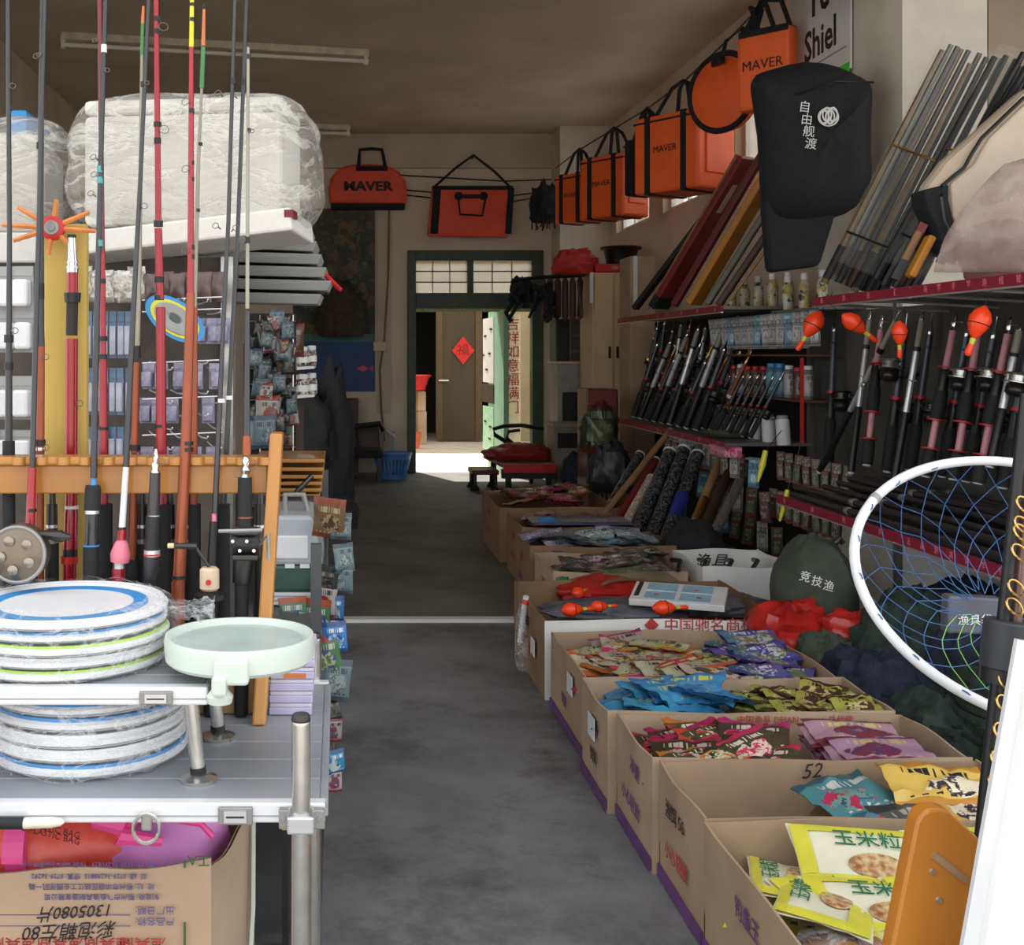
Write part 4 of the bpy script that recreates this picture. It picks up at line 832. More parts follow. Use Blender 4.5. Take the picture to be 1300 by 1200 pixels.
obj('handle', MB().tube([W(362, 655, Yb+.1), W(362, 628, Yb+.1), W(385, 628, Yb+.1), W(392, 655, Yb+.1)], .008, 8), M_greyboard, tb, smooth=True)
for x in (362, 381): obj('catch', MB().lim(U(x, Yb), U(x+12, Yb), Yb-.006, Yb, V(721, Yb), V(716, Yb)), M_whitepl, tb)
o = thing('drawer_case', 'clear white drawer case under the green tackle box', 'drawer case', (U(375, Yb), Yb, .77))
obj('case', MB().lim(x0, U(408, Yb), Yb+.005, Yb+.3, .771, V(752, Yb)-.001), mat('milky_plastic', (206, 206, 216), .3, alpha=.9), o, bevel=.004)
for k in range(3): obj('drawer_front', MB().lim(x0+.01, U(404, Yb), Yb, Yb+.006, .775+k*.011, .783+k*.011), M_whitepl, o)
# wooden slats pile
for k in range(6):
    y = (585, 596, 606, 615, 624, 632)[k]; Yw = 3.42
    o = obj('wooden_slat', MB().lim(U(322, Yw), U((412, 411, 410, 408, 408, 406)[k], Yw), Yw+.01*k, Yw+.3, V(y+3, Yw), V(y-2, Yw)), M_pineh, bevel=.003)
    tag(o, 'orange wooden slat right of the rack post, %s of the pile' % ['topmost', 'second', 'third', 'fourth', 'fifth', 'lowest'][k], 'wooden slat', 'wooden slats')
o = obj('folded_bracket', MB().tube([W(372, 630, 3.38), W(385, 616, 3.38), W(396, 604, 3.4)], .008, 8), M_darkmetal, smooth=True); tag(o, 'dark metal bracket leaning on the wooden slats', 'bracket')
# assorted packets along the aisle side
PK = {
 'teal': pack_print('print_teal', (96, 116, 120), (60, 76, 84), [(130, 140, 140), (70, 90, 96), (150, 150, 146)], (40, 50, 54)),
 'multi': pack_print('print_multi', (70, 110, 70), (150, 44, 48), [(60, 90, 130), (170, 168, 150), (90, 120, 60)], (180, 180, 170)),
 'blue': pack_print('print_blue', (50, 110, 170), (40, 70, 120), [(180, 186, 190), (80, 140, 180), (40, 60, 100)], (200, 204, 206)),
 'redw': pack_print('print_red_white', (150, 144, 136), (120, 40, 46), [(130, 44, 48), (60, 70, 100), (170, 160, 140)], (50, 50, 60)),
 'amber': pack_print('print_amber', (104, 76, 54), (120, 52, 40), [(66, 54, 44), (140, 120, 92), (90, 50, 40)], (160, 146, 120)),
 'dark': pack_print('print_dark', (48, 50, 46), (34, 36, 34), [(80, 80, 70), (30, 32, 32), (110, 106, 92)], (120, 116, 104)),
}
random.seed(8)
pks = {k: Proto(tag(obj('tackle_packet', pillow(.075, .095, .02, i), PK[k], smooth=True), '', 'tackle packet')) for i, k in enumerate(PK)}
def hung(kind, x, y, Y, lab, rz=0, s=1, tilt=0, grp=None):
    pks[kind].put(T(*W(x, y, Y)) @ RZ(rz) @ RX(PI/2+tilt) @ RZ(random.uniform(-.15, .15)) @ Matrix.Scale(s, 4), lab, grp)
for k, (x, y, kd, lab, s) in enumerate(((420, 655, 'amber', 'brown and red packet hanging at the aisle edge near the tackle box', 1.1), (432, 668, 'teal', 'upper teal packet tip sticking into the aisle', .7), (434, 708, 'teal', 'middle teal packet tip sticking into the aisle', .75), (434, 735, 'teal', 'lower teal packet tip sticking into the aisle', .75),
        (416, 735, 'dark', 'dark packet beside the green tackle box base', .8), (412, 762, 'redw', 'red white and blue packet hanging below the tackle box', .9), (424, 770, 'blue', 'blue and white packet at the aisle edge below the tackle box', .7),
        (376, 782, 'multi', 'multicoloured packet lying flat behind the mint tray, left one', 1.0), (404, 785, 'multi', 'multicoloured packet lying behind the mint tray, right one', 1.1), (424, 808, 'blue', 'bright blue packet cap at the aisle edge above the silver pouch', .75), (412, 830, 'multi', 'mixed colour packet hanging behind the rear table leg', 1),
        (424, 862, 'teal', 'crumpled silver-blue pouch hanging by the rear table leg', 1.0), (421, 925, 'redw', 'small red and white packet hanging low by the table edge', .6), (424, 965, 'blue', 'small blue and white packet hanging low by the table edge', .6), (422, 990, 'redw', 'lowest red and white packet on the table edge string', .55), (422, 900, 'dark', 'small grey packet on the string by the table edge', .5))):
    hung(kd, x, y, 2.68 if y > 800 else 2.9, lab, random.uniform(-.5, .5), s, random.uniform(-.2, .2))
o = obj('packet_string', MB().tube([W(424, 860, 2.69), W(423, 930, 2.69), W(422, 995, 2.69)], .003, 5), M_steel); tag(o, 'metal strip holding small packets beside the table', 'hanging strip')
o = obj('clear_pouch', pillow(.1, .07, .03, 4).__class__().add([], []), None) if False else None
o = obj('clear_pouch', blob((U(408, 2.45), 2.45, .0), (.1, .09, .05), 6, .2, 7), mat('clear_crumple', (220, 224, 228), .15, alpha=.6, var=.1), smooth=True); tag(o, 'crumpled clear pouch on the floor behind the table leg', 'plastic pouch')
o = obj('yellow_tipped_stick', MB().lim(U(358, 2.4), U(366, 2.4), 2.4, 2.42, 0, V(1054, 2.4)), M_black); obj('yellow_tip', MB().lim(U(358, 2.4), U(366, 2.4), 2.4, 2.42, V(1054, 2.4), V(1034, 2.4)), M_yellow, o); tag(o, 'black stick with yellow tip standing behind the table leg', 'stick')
# deeper: cards, bottles on little white shelves
random.seed(5)
for k in range(56):
    x = 320+random.uniform(0, 50); y = 405+k*2.9; kd = random.choice(['dark', 'dark', 'amber', 'teal', 'redw', 'teal'])
    hung(kd, x, y, 4.66+random.uniform(-.05, .05), 'dim tackle packet in the cluttered row between the rods and the bottles, number %d from the top' % (k+1) if False else 'dim tackle packet in the clutter between the rods and the jar shelf', random.uniform(-.6, .6), random.uniform(.55, .85), random.uniform(-.2, .2), 'packets between rods and jars')
hung('amber', 368, 432, 4.9, 'orange-red packet above the row of white-capped jars', .3, 1.5)
hung('redw', 338, 522, 4.62, 'leaning red and tan card above the wooden slats', .3, 1.3)
hung('teal', 333, 548, 4.6, 'clear blue-grey pouch above the wooden slats', .2, 1.4)
gp = thing('grid_panel', 'dark wire grid panel holding small packets left of the jar shelf', 'display panel', (U(346, 4.74), 4.74, 0))
obj('backing', MB().lim(U(312, 4.75), U(376, 4.75), 4.75, 4.765, 0, V(398, 4.75)), mat('dark_backing', (46, 42, 38), .9), gp)
for k in range(9): obj('grid_wire', MB().tube([(U(312, 4.74), 4.742, V(408+20*k, 4.74)), (U(376, 4.74), 4.742, V(408+20*k, 4.74))], .003, 5), M_steel, gp)
for k in range(5): obj('grid_wire', MB().tube([(U(316+14*k, 4.74), 4.74, .6), (U(316+14*k, 4.74), 4.74, V(400, 4.74))], .003, 5), M_steel, gp)
ws = thing('jar_shelf', 'white wall shelf with two tiers for jars at the aisle', 'shelf', (U(378, 5.0), 5.15, 1.0))
for y in (470, 506): obj('shelf_board', MB().add([(U(352, 5), 5.0, V(y+2, 5)), (U(399, 5), 5.0, V(y-2, 5)), (U(399, 5), 5.35, V(y-2, 5)), (U(352, 5), 5.35, V(y+2, 5))]+[(U(352, 5), 5.0, V(y-3, 5)), (U(399, 5), 5.0, V(y-5, 5)), (U(399, 5), 5.35, V(y-5, 5)), (U(352, 5), 5.35, V(y-3, 5))], [(0,3,2,1), (4,5,6,7), (0,1,5,4), (1,2,6,5), (2,3,7,6), (3,0,4,7)]), M_white, ws)
obj('back_board', MB().lim(U(310, 5.4), U(386, 5.4), 5.36, 5.38, 0, 1.45), M_darkwood, ws)
jr = thing('jar', '', 'jar', (0, 0, 0))
obj('glass', MB().lathe([(.017, 0), (.019, .004), (.019, .045), (.014, .055)], 14), printed('print_jar', [(60, 26, 26), (200, 196, 188), (90, 60, 40), (36, 40, 40)], 40), jr, smooth=True)
obj('label_band', MB().lathe([(.0195, .012), (.0195, .034)], 14), M_white, jr, smooth=True)
obj('cap', MB().lathe([(.015, .055), (.016, .057), (.016, .07), (.014, .072)], 14), M_whitepl, jr, smooth=True)
jp = Proto(jr)
for r, (y, lab) in enumerate(((466, 'white-labelled jar with white cap on the upper jar shelf'), (503, 'dark jar with white cap on the lower jar shelf'))):
    for k in range(4): jp.put(T(U(364+k*10.5, 5.05), 5.05+.02*(k % 2), V(y-1.2*k+1, 5.05)) @ Matrix.Scale(1.15 if r == 0 else 1.25, 4), lab+', %s from the left' % nth(k), 'jars on the %s shelf' % ('upper', 'lower')[r])
# dark clothing hanging at the aisle
o = obj('black_waders', blob((U(424, 6.2), 6.3, V(650, 6.2)), (.22, .3, .78), 3, .22, 6), M_blackfab, smooth=True); tag(o, 'black waders hanging at the end of the left shelves', 'waders')
o = obj('dark_coat', blob((U(385, 6.0), 6.2, V(600, 6)), (.28, .3, .42), 8, .2, 6), mat('dark_coat_cloth', (40, 42, 40), .9, var=.2, scale=20), smooth=True); tag(o, 'dark coat bundled on the shelf below the jars', 'coat')
o = obj('black_boots', blob((U(428, 6.0), 5.95, V(668, 6)), (.22, .3, .16), 5, .2, 6), M_rubber, smooth=True); tag(o, 'black rubber boots slumped beneath the hanging waders', 'boots')

# ================================================================ BACK WALL
# sea poster
pz = thing('sea_poster', 'tall poster of dark trees above a deep blue sea on the back wall', 'poster', (U(430, 14), 13.98, V(498, 14)))
px0, px1 = U(372, 14), U(476, 14)
obj('landscape_print', MB().lim(px0, px1, 13.975, 13.985, V(425, 14), V(265, 14)), printed('print_landscape', [(40, 62, 70), (66, 62, 40), (104, 80, 46), (44, 52, 40), (92, 92, 78)], 3, .6), pz)
obj('sea_print', MB().lim(px0, px1, 13.973, 13.986, V(497, 14), V(425, 14)), mat('sea_print', (44, 62, 128), .6, c2=(38, 84, 120), scale=4, stretch=(.4, 1, 2)), pz)
obj('shore_line', MB().lim(px0, px1, 13.971, 13.973, V(434, 14), V(424, 14)), mat('shore_green', (66, 116, 110), .6, var=.2, scale=9), pz)
mb = MB(); fc = W(463, 468, 13.97); mb.prism([(fc.x-.09, fc.z), (fc.x-.02, fc.z+.04), (fc.x+.05, fc.z), (fc.x+.1, fc.z+.04), (fc.x+.1, fc.z-.04), (fc.x+.05, fc.z), (fc.x-.02, fc.z-.04)], 13.968, 13.973)
obj('red_fish', mb, M_redpl, pz)
o = obj('brown_sack', blob((U(432, 13.7), 13.7, V(428, 13.7)), (.56, .3, .66), 3, .15, 6), mat('brown_canvas', (78, 64, 48), .9, c2=(56, 46, 36), scale=14, bump=.3), smooth=True); tag(o, 'brown canvas sack hanging in front of the sea poster', 'sack')
obj('strap', MB().tube([W(430, 385, 13.6), W(426, 360, 13.7), W(434, 350, 13.97)], .015, 6), M_cardd, o, smooth=True)
dr = thing('drawer_cabinet', 'dark brown drawer cabinet below the sea poster', 'cabinet', (U(428, 13.6), 13.7, 0))
obj('body', MB().lim(U(400, 13.6), U(455, 13.6), 13.6, 13.98, 0, V(507, 13.6)), M_darkwood, dr, bevel=.006)
for k in range(3):
    d = obj('drawer', MB().lim(U(404, 13.6), U(452, 13.6), 13.585, 13.6, V(526+k*24, 13.6), V(508+k*24, 13.6)), M_darkwood, dr)
    obj('drawer_handle', MB().tube([W(420, 525+k*24-6, 13.57), W(444, 525+k*24-6, 13.57)], .012, 6), M_steel, d)
# orange bags on the back wall
def maver_bag():
    Y = 13.8
    t = thing('orange_tackle_bag', 'rounded orange bag lettered MAVER hanging on the back wall', 'bag', (U(466, Y), Y, V(263, Y)))
    pts = []
    L = [(419, 258), (417, 240), (420, 226), (428, 216), (440, 210), (455, 208), (478, 208), (494, 211), (507, 218), (515, 230), (517, 245), (515, 260)]
    poly = [(U(x, Y), V(y, Y)) for x, y in L]
    obj('body', MB().prism(poly, Y, Y+.16), M_orangedk, t, bevel=.03)
    obj('base_trim', MB().lim(U(420, Y), U(514, Y), Y-.01, Y+.17, V(265, Y), V(258, Y)), M_blackfab, t, bevel=.01)
    obj('handle', MB().tube([W(455, 212, Y-.02), W(456, 200, Y-.02), W(457, 190, Y-.02), W(472, 189, Y-.02), W(485, 190, Y-.02), W(487, 200, Y-.02), W(489, 212, Y-.02)], .02, 8), M_blackfab, t, smooth=True)
    obj('zip_flap', MB().lim(U(452, Y), U(492, Y), Y-.015, Y, V(217, Y), V(211, Y)), M_blackfab, t, bevel=.005)
    text('MAVER', .15, T(U(467, Y), Y-.006, V(237, Y)) @ FACE, M_blackink, t, sx=1.2, bold=.006)
maver_bag()
Y = 13.7
t = thing('square_tackle_bag', 'square orange-red bag with black sides hung by a cord triangle over the door', 'bag', (U(596, Y), Y, V(300, Y)))
obj('body', MB().prism([(U(543, Y), V(299, Y)), (U(645, Y), V(301, Y)), (U(650, Y), V(239, Y)), (U(549, Y), V(237, Y))], Y, Y+.12), M_orangedk, t, bevel=.015)
for a, b in ((546, 556), (641, 649)): obj('side_band', MB().prism([(U(a, Y), V(297, Y)), (U(b, Y), V(297, Y)), (U(b+4, Y), V(239, Y)), (U(a+4, Y), V(239, Y))], Y-.012, Y), M_blackfab, t)
obj('top_band', MB().lim(U(549, Y), U(651, Y), Y-.014, Y+.12, V(241, Y), V(236, Y)), M_blackfab, t)
obj('cord', MB().tube([W(552, 237, Y), W(580, 212, Y), W(601, 197, Y), W(628, 218, Y), W(648, 238, Y)], .016, 6), M_blackfab, t, smooth=True)
obj('nail', MB().lathe([(.02, 0), (.02, .1)], 8, T(U(601, Y), Y+.2, V(197, Y)) @ RX(PI/2)), M_darkmetal, t)
obj('strap_loop', MB().tube([W(582, 252, Y-.02), W(584, 272, Y-.03), W(612, 274, Y-.03), W(616, 254, Y-.02)], .012, 6), M_blackfab, t, smooth=True)
for x in (582, 614): obj('strap_pad', MB().lathe([(.045, 0), (.05, .01), (.03, .02)], 12, T(*W(x, 249, Y)) @ RX(PI/2)), M_blackfab, t, smooth=True)
obj('strap_bridge', MB().lim(U(580, Y), U(617, Y), Y-.02, Y-.002, V(252, Y), V(247, Y)), M_blackfab, t)
o = obj('net_bundle', blob((U(692, 13.2), 13.25, V(282, 13.2)), (.32, .25, .42), 2, .35, 8), M_blackfab, smooth=True); tag(o, 'shaggy black net bundle hanging at the far pillar', 'net')
obj('fringe', (lambda m: [m.tube([W(680+3*k, 272+random.uniform(-4, 4), 13.1), W(678+3*k+random.uniform(-3, 3), 282, 13.1), W(677+3*k+random.uniform(-4, 4), 288+random.uniform(0, 6), 13.1)], .008, 4) for k in range(9)] and m)(MB()), M_blackfab, o)
# blue basket
bk = thing('laundry_basket', 'blue slatted plastic basket on the floor before the back door', 'basket', (U(498, 13.3), 13.3, 0))
bx, by = U(498, 13.3), 13.3
M_bk = mat('basket_blue', (70, 128, 200), .4, var=.08)
obj('base', MB().lathe([(.14, .005), (.15, .02), (.001, .02)], 20, T(bx, by, 0)), M_bk, bk)
obj('rim', MB().ring(.215, .014, 28, 6, T(bx, by, .285)), M_bk, bk, smooth=True)
obj('band', MB().lathe([(.20, .225), (.208, .225), (.214, .285), (.205, .285)], 28, T(bx, by, 0)), M_bk, bk, smooth=True)
obj('lower_band', MB().lathe([(.15, .005), (.156, .005), (.166, .06), (.158, .06)], 28, T(bx, by, 0)), M_bk, bk, smooth=True)
for k in range(26):
    a = 2*PI*k/26; obj('slat', MB().bar((bx+.158*math.cos(a), by+.158*math.sin(a), .05), (bx+.205*math.cos(a), by+.205*math.sin(a), .235), .02, .006), M_bk, bk)
# dark chair and small white-topped table left of the door
ch = thing('office_chair', 'dark brown vinyl chair beside the blue basket', 'chair', (U(466, 13.1), 13.1, 0))
obj('seat', MB().lim(U(440, 13.1), U(485, 13.1), 12.9, 13.3, V(580, 13.1), V(570, 13.1)), M_blackfab, ch, bevel=.02)
obj('backrest', MB().prism([(U(456, 13.1), V(572, 13.1)), (U(484, 13.1), V(572, 13.1)), (U(482, 13.1), V(542, 13.1)), (U(452, 13.1), V(545, 13.1))], 13.3, 13.36), M_darkwood, ch, bevel=.02)
obj('armrest', MB().tube([W(432, 552, 12.9), W(455, 541, 12.9), W(482, 538, 12.95), W(486, 546, 13)], .03, 8), M_black, ch, smooth=True)
for x, y in ((444, 12.92), (481, 12.92), (444, 13.28), (481, 13.28)): obj('leg', MB().lim(U(x, 13.1)-.02, U(x, 13.1)+.02, y-.02, y+.02, 0, V(580, 13.1)), M_black, ch)
wt = thing('side_table', 'small white-topped side table behind the dark chair', 'side table', (U(492, 13.7), 13.7, 0))
obj('top', MB().add([W(482, 538, 13.5), W(503, 553, 13.4), W(503, 553, 13.8), W(482, 538, 13.8)]+[W(482, 541, 13.5), W(503, 557, 13.4), W(503, 557, 13.8), W(482, 541, 13.8)], [(0,1,2,3), (7,6,5,4), (0,4,5,1), (1,5,6,2), (2,6,7,3), (3,7,4,0)]), M_white, wt)
for x in (485, 498): obj('leg', MB().lim(U(x, 13.6)-.02, U(x, 13.6)+.02, 13.58, 13.62, 0, V(548, 13.6)), M_greyboard, wt)
# through the doorway
o = thing('wash_basin', 'red plastic basin on stacked cartons beyond the doorway', 'basin', (U(528, 18.3), 18.3, V(496, 18.3)))
obj('bowl', MB().lathe([(.14, 0), (.2, .18), (.23, .22), (.22, .22), (.19, .18), (.12, .02)], 24, T(U(528, 18.3), 18.3, V(495, 18.3))), M_redpl, o, smooth=True)
obj('rim', MB().ring(.226, .014, 28, 6, T(U(528, 18.3), 18.3, V(495, 18.3)+.22)), M_redpl, o, smooth=True)
for k, (ya, yb, lab) in enumerate(((556, 522, 'lower tan carton stacked beyond the doorway'), (521.5, 497, 'upper tan carton under the red basin'))):
    o = thing('tan_carton', lab, 'carton', (U(527, 18.4), 18.4, V(ya, 18.4) if k else 0))
    obj('body', MB().lim(U(514+k, 18.4), U(541-k, 18.4), 18.3, 18.7, V(ya, 18.4) if k else .0, V(yb, 18.4)), M_card2, o, bevel=.006)
    obj('tape', MB().lim(U(525, 18.4), U(530, 18.4), 18.294, 18.3, V(ya, 18.4) if k else 0, V(yb, 18.4)), M_cardd, o)
o = thing('bucket', 'pink-orange bucket on the courtyard floor by the cartons', 'bucket', (U(523, 17.6), 17.6, 0))
obj('body', MB().lathe([(.11, 0), (.15, .23), (.16, .24), (.145, .24), (.1, .02)], 22, T(U(523, 17.6), 17.6, 0)), mat('salmon_plastic', (224, 110, 84), .45), o, smooth=True)
obj('bail', MB().tube([(U(523, 17.6)+.15*math.cos(a), 17.6-.02, .22-.09*math.sin(a)) for a in [PI*k/8 for k in range(9)]], .006, 5), M_steel, o, smooth=True)
# ================================================================ RIGHT SIDE, FAR END
def bx(name, lab, cat, x0, x1, Y0, Y1, ya, yb, m, floor=True, bevel=.01):
    """upright box thing from pixel columns at its front face Y0; returns root"""
    t = thing(name, lab, cat, (U((x0+x1)/2, Y0), Y0, 0 if floor else V(yb, Y0)))
    obj('body', MB().lim(U(x0, Y0), U(x1, Y0), Y0, Y1, 0 if floor else V(yb, Y0), V(ya, Y0)), m, t, bevel=bevel)
    return t
M_cream = mat('cream_cupboard', (206, 182, 140), .6, var=.06, scale=4)
t = bx('cupboard', 'tall cream cupboard under the red bags at the far right', 'cupboard', 752, 806, 11.6, 12.2, 346, 560, M_cream)
for a, b in ((754, 778), (780, 804)):
    d = obj('door', MB().lim(U(a, 11.6), U(b, 11.6), 11.58, 11.6, V(545, 11.6), V(350, 11.6)), M_cream, t, bevel=.004)
    obj('handle', MB().tube([W(b-4 if a == 754 else a+4, 440, 11.56), W(b-4 if a == 754 else a+4, 455, 11.56)], .012, 6), M_darkmetal, d)
obj('side_rail', MB().lim(U(748, 11.6), U(752, 11.6), 11.55, 11.6, V(385, 11.6), V(346, 11.6)), M_white, t)
t = bx('red_case', 'flat red case lying on the cream cupboard', 'case', 756, 804, 11.6, 12.1, 335, 345.5, M_redpl, False)
obj('clasp', MB().lim(U(776, 11.6), U(784, 11.6), 11.58, 11.6, V(342, 11.6), V(338, 11.6)), M_steel, t)
o = obj('red_bag', blob((U(738, 11.4), 11.7, V(346, 11.4)), (.44, .4, .26), 6, .22, 7), mat('red_cloth', (190, 48, 36), .6, var=.12, scale=9, bump=.2), smooth=True); tag(o, 'crumpled red cloth bag on top of the cream cupboard', 'bag')
pc = Vector((U(796, 11.5), 11.75, V(335, 11.6)))
t = thing('black_tub', 'black plastic tub on top of the flat red case', 'tub', pc[:])
obj('body', MB().lathe([(.14, 0), (.17, .15), (.18, .16), (.165, .16), (.13, .02)], 24, T(*pc)), M_black, t, smooth=True)
obj('rim', MB().ring(.19, .016, 26, 6, T(pc.x, pc.y, pc.z+.165)), M_black, t, smooth=True)
t = bx('carton_tall', 'tan carton with white strips behind the black tub', 'carton', 800, 832, 10.5, 10.9, 325, 405, M_card2)
obj('strip', MB().lim(U(804, 10.5), U(809, 10.5), 10.49, 10.5, V(390, 10.5), V(325, 10.5)), M_white, t)
t = bx('dark_cabinet', 'dark tall cabinet beside the far pillar', 'cabinet', 706, 722, 13.0, 13.4, 405, 580, mat('blackish_cabinet', (34, 36, 38), .5))
obj('door', MB().lim(U(707, 13), U(721, 13), 12.98, 13.0, V(575, 13), V(408, 13)), M_black, t)
t = bx('grey_cabinet', 'grey sheet metal cabinet with a dark opening at the far right', 'cabinet', 708, 756, 12.4, 12.9, 462, 560, mat('grey_enamel', (150, 146, 140), .5))
obj('opening', MB().lim(U(714, 12.4), U(752, 12.4), 12.39, 12.41, V(540, 12.4), V(498, 12.4)), M_black, t)
obj('top_panel', MB().lim(U(706, 12.4), U(758, 12.4), 12.36, 12.92, V(462, 12.4), V(459, 12.4)), M_cream, t)
t = bx('storage_tower', 'tall grey drawer tower between the dark and cream cabinets', 'cabinet', 723, 750, 12.95, 13.35, 405, 560, mat('grey_tower', (104, 98, 92), .6))
for k in range(3): obj('drawer', MB().lim(U(725, 12.95), U(748, 12.95), 12.93, 12.95, V(424+k*20, 12.95), V(408+k*20, 12.95)), M_panel, t)
t = bx('bench', 'grey wooden bench with dark recess behind the red cart', 'bench', 704, 746, 11.9, 12.35, 541, 625, mat('bench_wood', (134, 124, 112), .7))
obj('recess', MB().lim(U(708, 11.9), U(744, 11.9), 11.89, 11.9, V(568, 12), V(549, 12)), M_black, t)
obj('bench_top', MB().lim(U(702, 11.9), U(748, 11.9), 11.87, 12.35, V(541, 12), V(537, 12)), mat('bench_top', (150, 138, 124), .6), t)
obj('door_peg', MB().lathe([(.03, 0), (.015, .05), (.02, .12)], 10, T(U(682, 13.4), 13.45, V(504, 13.4)) @ RX(PI/2) @ RY(PI/2)), M_black, None) if False else None
# hanging bundle of brown rod bags with black straps
hb = thing('rod_bag_bundle', 'row of brown rod bags with tangled black straps hung from the ceiling cord', 'rod bags', (U(716, 12), 12, V(408, 12)))
M_bb = mat('brown_rod_bag', (84, 62, 50), .6, c2=(56, 42, 36), scale=10, stretch=(1, 1, .2))
for k in range(6):
    x = U(689+k*9.5, 12); obj('rod_bag', MB().tube([(x, 12+.02*(k % 2), V(408-(k % 3)*2, 12)), (x, 12, V(402, 12)), (x, 12, V(358, 12)), (x, 12, V(352, 12))], [.02, .034, .034, .015], 10), M_bb, hb, smooth=True)
obj('hanging_bar', MB().tube([W(650, 356, 11.95), W(690, 352, 11.95), W(752, 349, 11.95)], .02, 8), M_black, hb, smooth=True)
random.seed(12)
for k in range(12):
    a = W(650+k*4.5, 358+random.uniform(0, 8), 11.9); pts = [a]
    for j in range(3): a = a+Vector((random.uniform(-.09, .09), random.uniform(-.05, .05), random.uniform(-.17, -.03))); pts.append(a)
    obj('strap', MB().tube(pts, random.uniform(.014, .03), 6), M_blackfab, hb, smooth=True)
obj('strap_tangle', blob((U(662, 12), 12, V(385, 12)), (.24, .2, .26), 4, .35, 7), M_blackfab, hb, smooth=True)
# flatbed cart
t = thing('flatbed_cart', 'low red-edged flatbed cart with curved black handle near the back door', 'cart', (U(665, 12.2), 12.3, 0))
zt = V(590, 11.8)
n1, n2, f2, f1 = (U(640, 11.7), 11.7), (U(704, 11.7), 11.7), (U(682, 13), 12.9), (U(612, 13), 12.9)
q = [n1, n2, f2, f1]
obj('deck', MB().add([(a, b, zt-.03) for a, b in q]+[(a, b, zt+.01) for a, b in q], [(0,3,2,1), (4,5,6,7), (0,1,5,4), (1,2,6,5), (2,3,7,6), (3,0,4,7)]), mat('brown_deck', (110, 92, 72), .6, var=.15), t)
obj('red_edge', MB().lim(n1[0]-.01, n2[0]+.01, 11.68, 11.7, zt-.07, zt+.015), M_redpl, t)
obj('under_frame', MB().lim(n1[0]-.02, n2[0]+.02, 11.7, 11.78, zt-.13, zt-.04), M_black, t)
for x, y in ((n1[0]+.05, 11.76), (n2[0]-.05, 11.76), (f1[0]+.1, 12.8), (f2[0]-.1, 12.8)):
    obj('wheel', MB().lathe([(.05, -.02), (.065, -.012), (.065, .012), (.05, .02)], 16, T(x, y, .066) @ RY(PI/2)), M_rubber, t, smooth=True)
    obj('fork', MB().lim(x-.03, x+.03, y-.01, y+.01, .06, zt-.03), M_black, t)
obj('handle', MB().tube([W(650, 566, 12.6), W(628, 552, 12.6), W(626, 545, 12.6), W(640, 541, 12.6), W(662, 540, 12.6), W(690, 545, 12.6)], .022, 8), M_black, t, smooth=True)
obj('handle_loop', MB().tube([W(655, 566, 12.5), W(643, 556, 12.5), W(646, 548, 12.5), W(660, 546, 12.5)], .018, 8), M_black, t, smooth=True)
o = obj('red_saddle', blob((U(660, 12.2), 12.2, zt+.012), (.75, .4, .17), 9, .25, 6), mat('dull_red_vinyl', (140, 40, 32), .5, var=.15), smooth=True); tag(o, 'heap of dull red straps lying on the flatbed cart', 'straps')
t = thing('creeper_stool', 'small low stool with red rim beside the flatbed cart', 'stool', (U(616, 12.4), 12.3, 0))
obj('seat', MB().lim(U(598, 12.2), U(632, 12.2), 12.1, 12.5, V(602, 12.2), V(596, 12.2)), mat('dark_red_seat', (90, 28, 28), .5), t, bevel=.01)
for x in (602, 628):
    for y in (12.14, 12.46): obj('leg', MB().lathe([(.045, 0), (.05, .02), (.02, .06), (.02, V(602, 12.2))], 10, T(U(x, 12.2), y, 0)), M_black, t, smooth=True)
# ================================================================ ORANGE BAGS IN A ROW
def cool_bag(name, lab, c, w, d, h, m, letters=None, rz=0, cat='bag'):
    """orange box bag with black straps: its broad lettered side looks along -X+-Y; local X = depth of bag, c = top middle"""
    t = thing(name, lab, cat, c)
    M0 = T(*c) @ RZ(rz)
    obj('body', MB().lim(-w/2, w/2, -d/2, d/2, -h, 0, M0), m, t, bevel=.02)
    for s in (-.28, .28):
        obj('strap', MB().lim(-w/2-.006, w/2+.006, s*d-.025, s*d+.025, -h-.006, .004, M0), M_blackfab, t)
    obj('base_trim', MB().lim(-w/2-.004, w/2+.004, -d/2-.004, d/2+.004, -h*.12-h*.9, -h*.99, M0), M_blackfab, t) if False else None
    for s in (-1, 1):
        pts = [M0 @ Vector((s*w*.3, -.28*d, 0)), M0 @ Vector((s*w*.1, -.12*d, .22)), M0 @ Vector((0, 0, .27)), M0 @ Vector((s*w*.1, .12*d, .22)), M0 @ Vector((s*w*.3, .28*d, 0))]
        obj('handle', MB().tube(pts, .016, 6), M_blackfab, t, smooth=True)
    obj('lid_zip', MB().lim(-w/2-.004, w/2+.004, -d/2-.004, d/2+.004, -.05, -.035, M0), M_blackfab, t)
    obj('pocket', MB().lim(-w*.3, w*.3, -d/2-.014, -d/2, -h*.8, -h*.25, M0), m, t, bevel=.01)
    if letters:
        text(letters, .07, M0 @ T(-w/2-.007, 0, -h*.45) @ FACE_L, M_blackink, t)
    return t
def cb(x, ytop, Y): return W(x, ytop, Y)[:]
cool_bag('orange_cool_bag', 'farthest orange box bag in the row under the ceiling', cb(736, 222, 12.2), .30, .42, .50, M_orange, 'MAVER', .6)
cool_bag('orange_cool_bag', 'second farthest orange box bag in the row under the ceiling', cb(780, 200, 10.8), .34, .52, .56, M_orange, 'MAVER', .6)
cool_bag('orange_cool_bag', 'largest orange box bag with black straps in the row under the ceiling', cb(868, 148, 8.9), .42, .60, .58, M_orange, 'MAVER', .6)
cool_bag('navy_cool_bag', 'navy strap-wrapped bag between the two orange box bags', cb(822, 178, 9.9), .2, .34, .46, M_blackfab, None, .6)
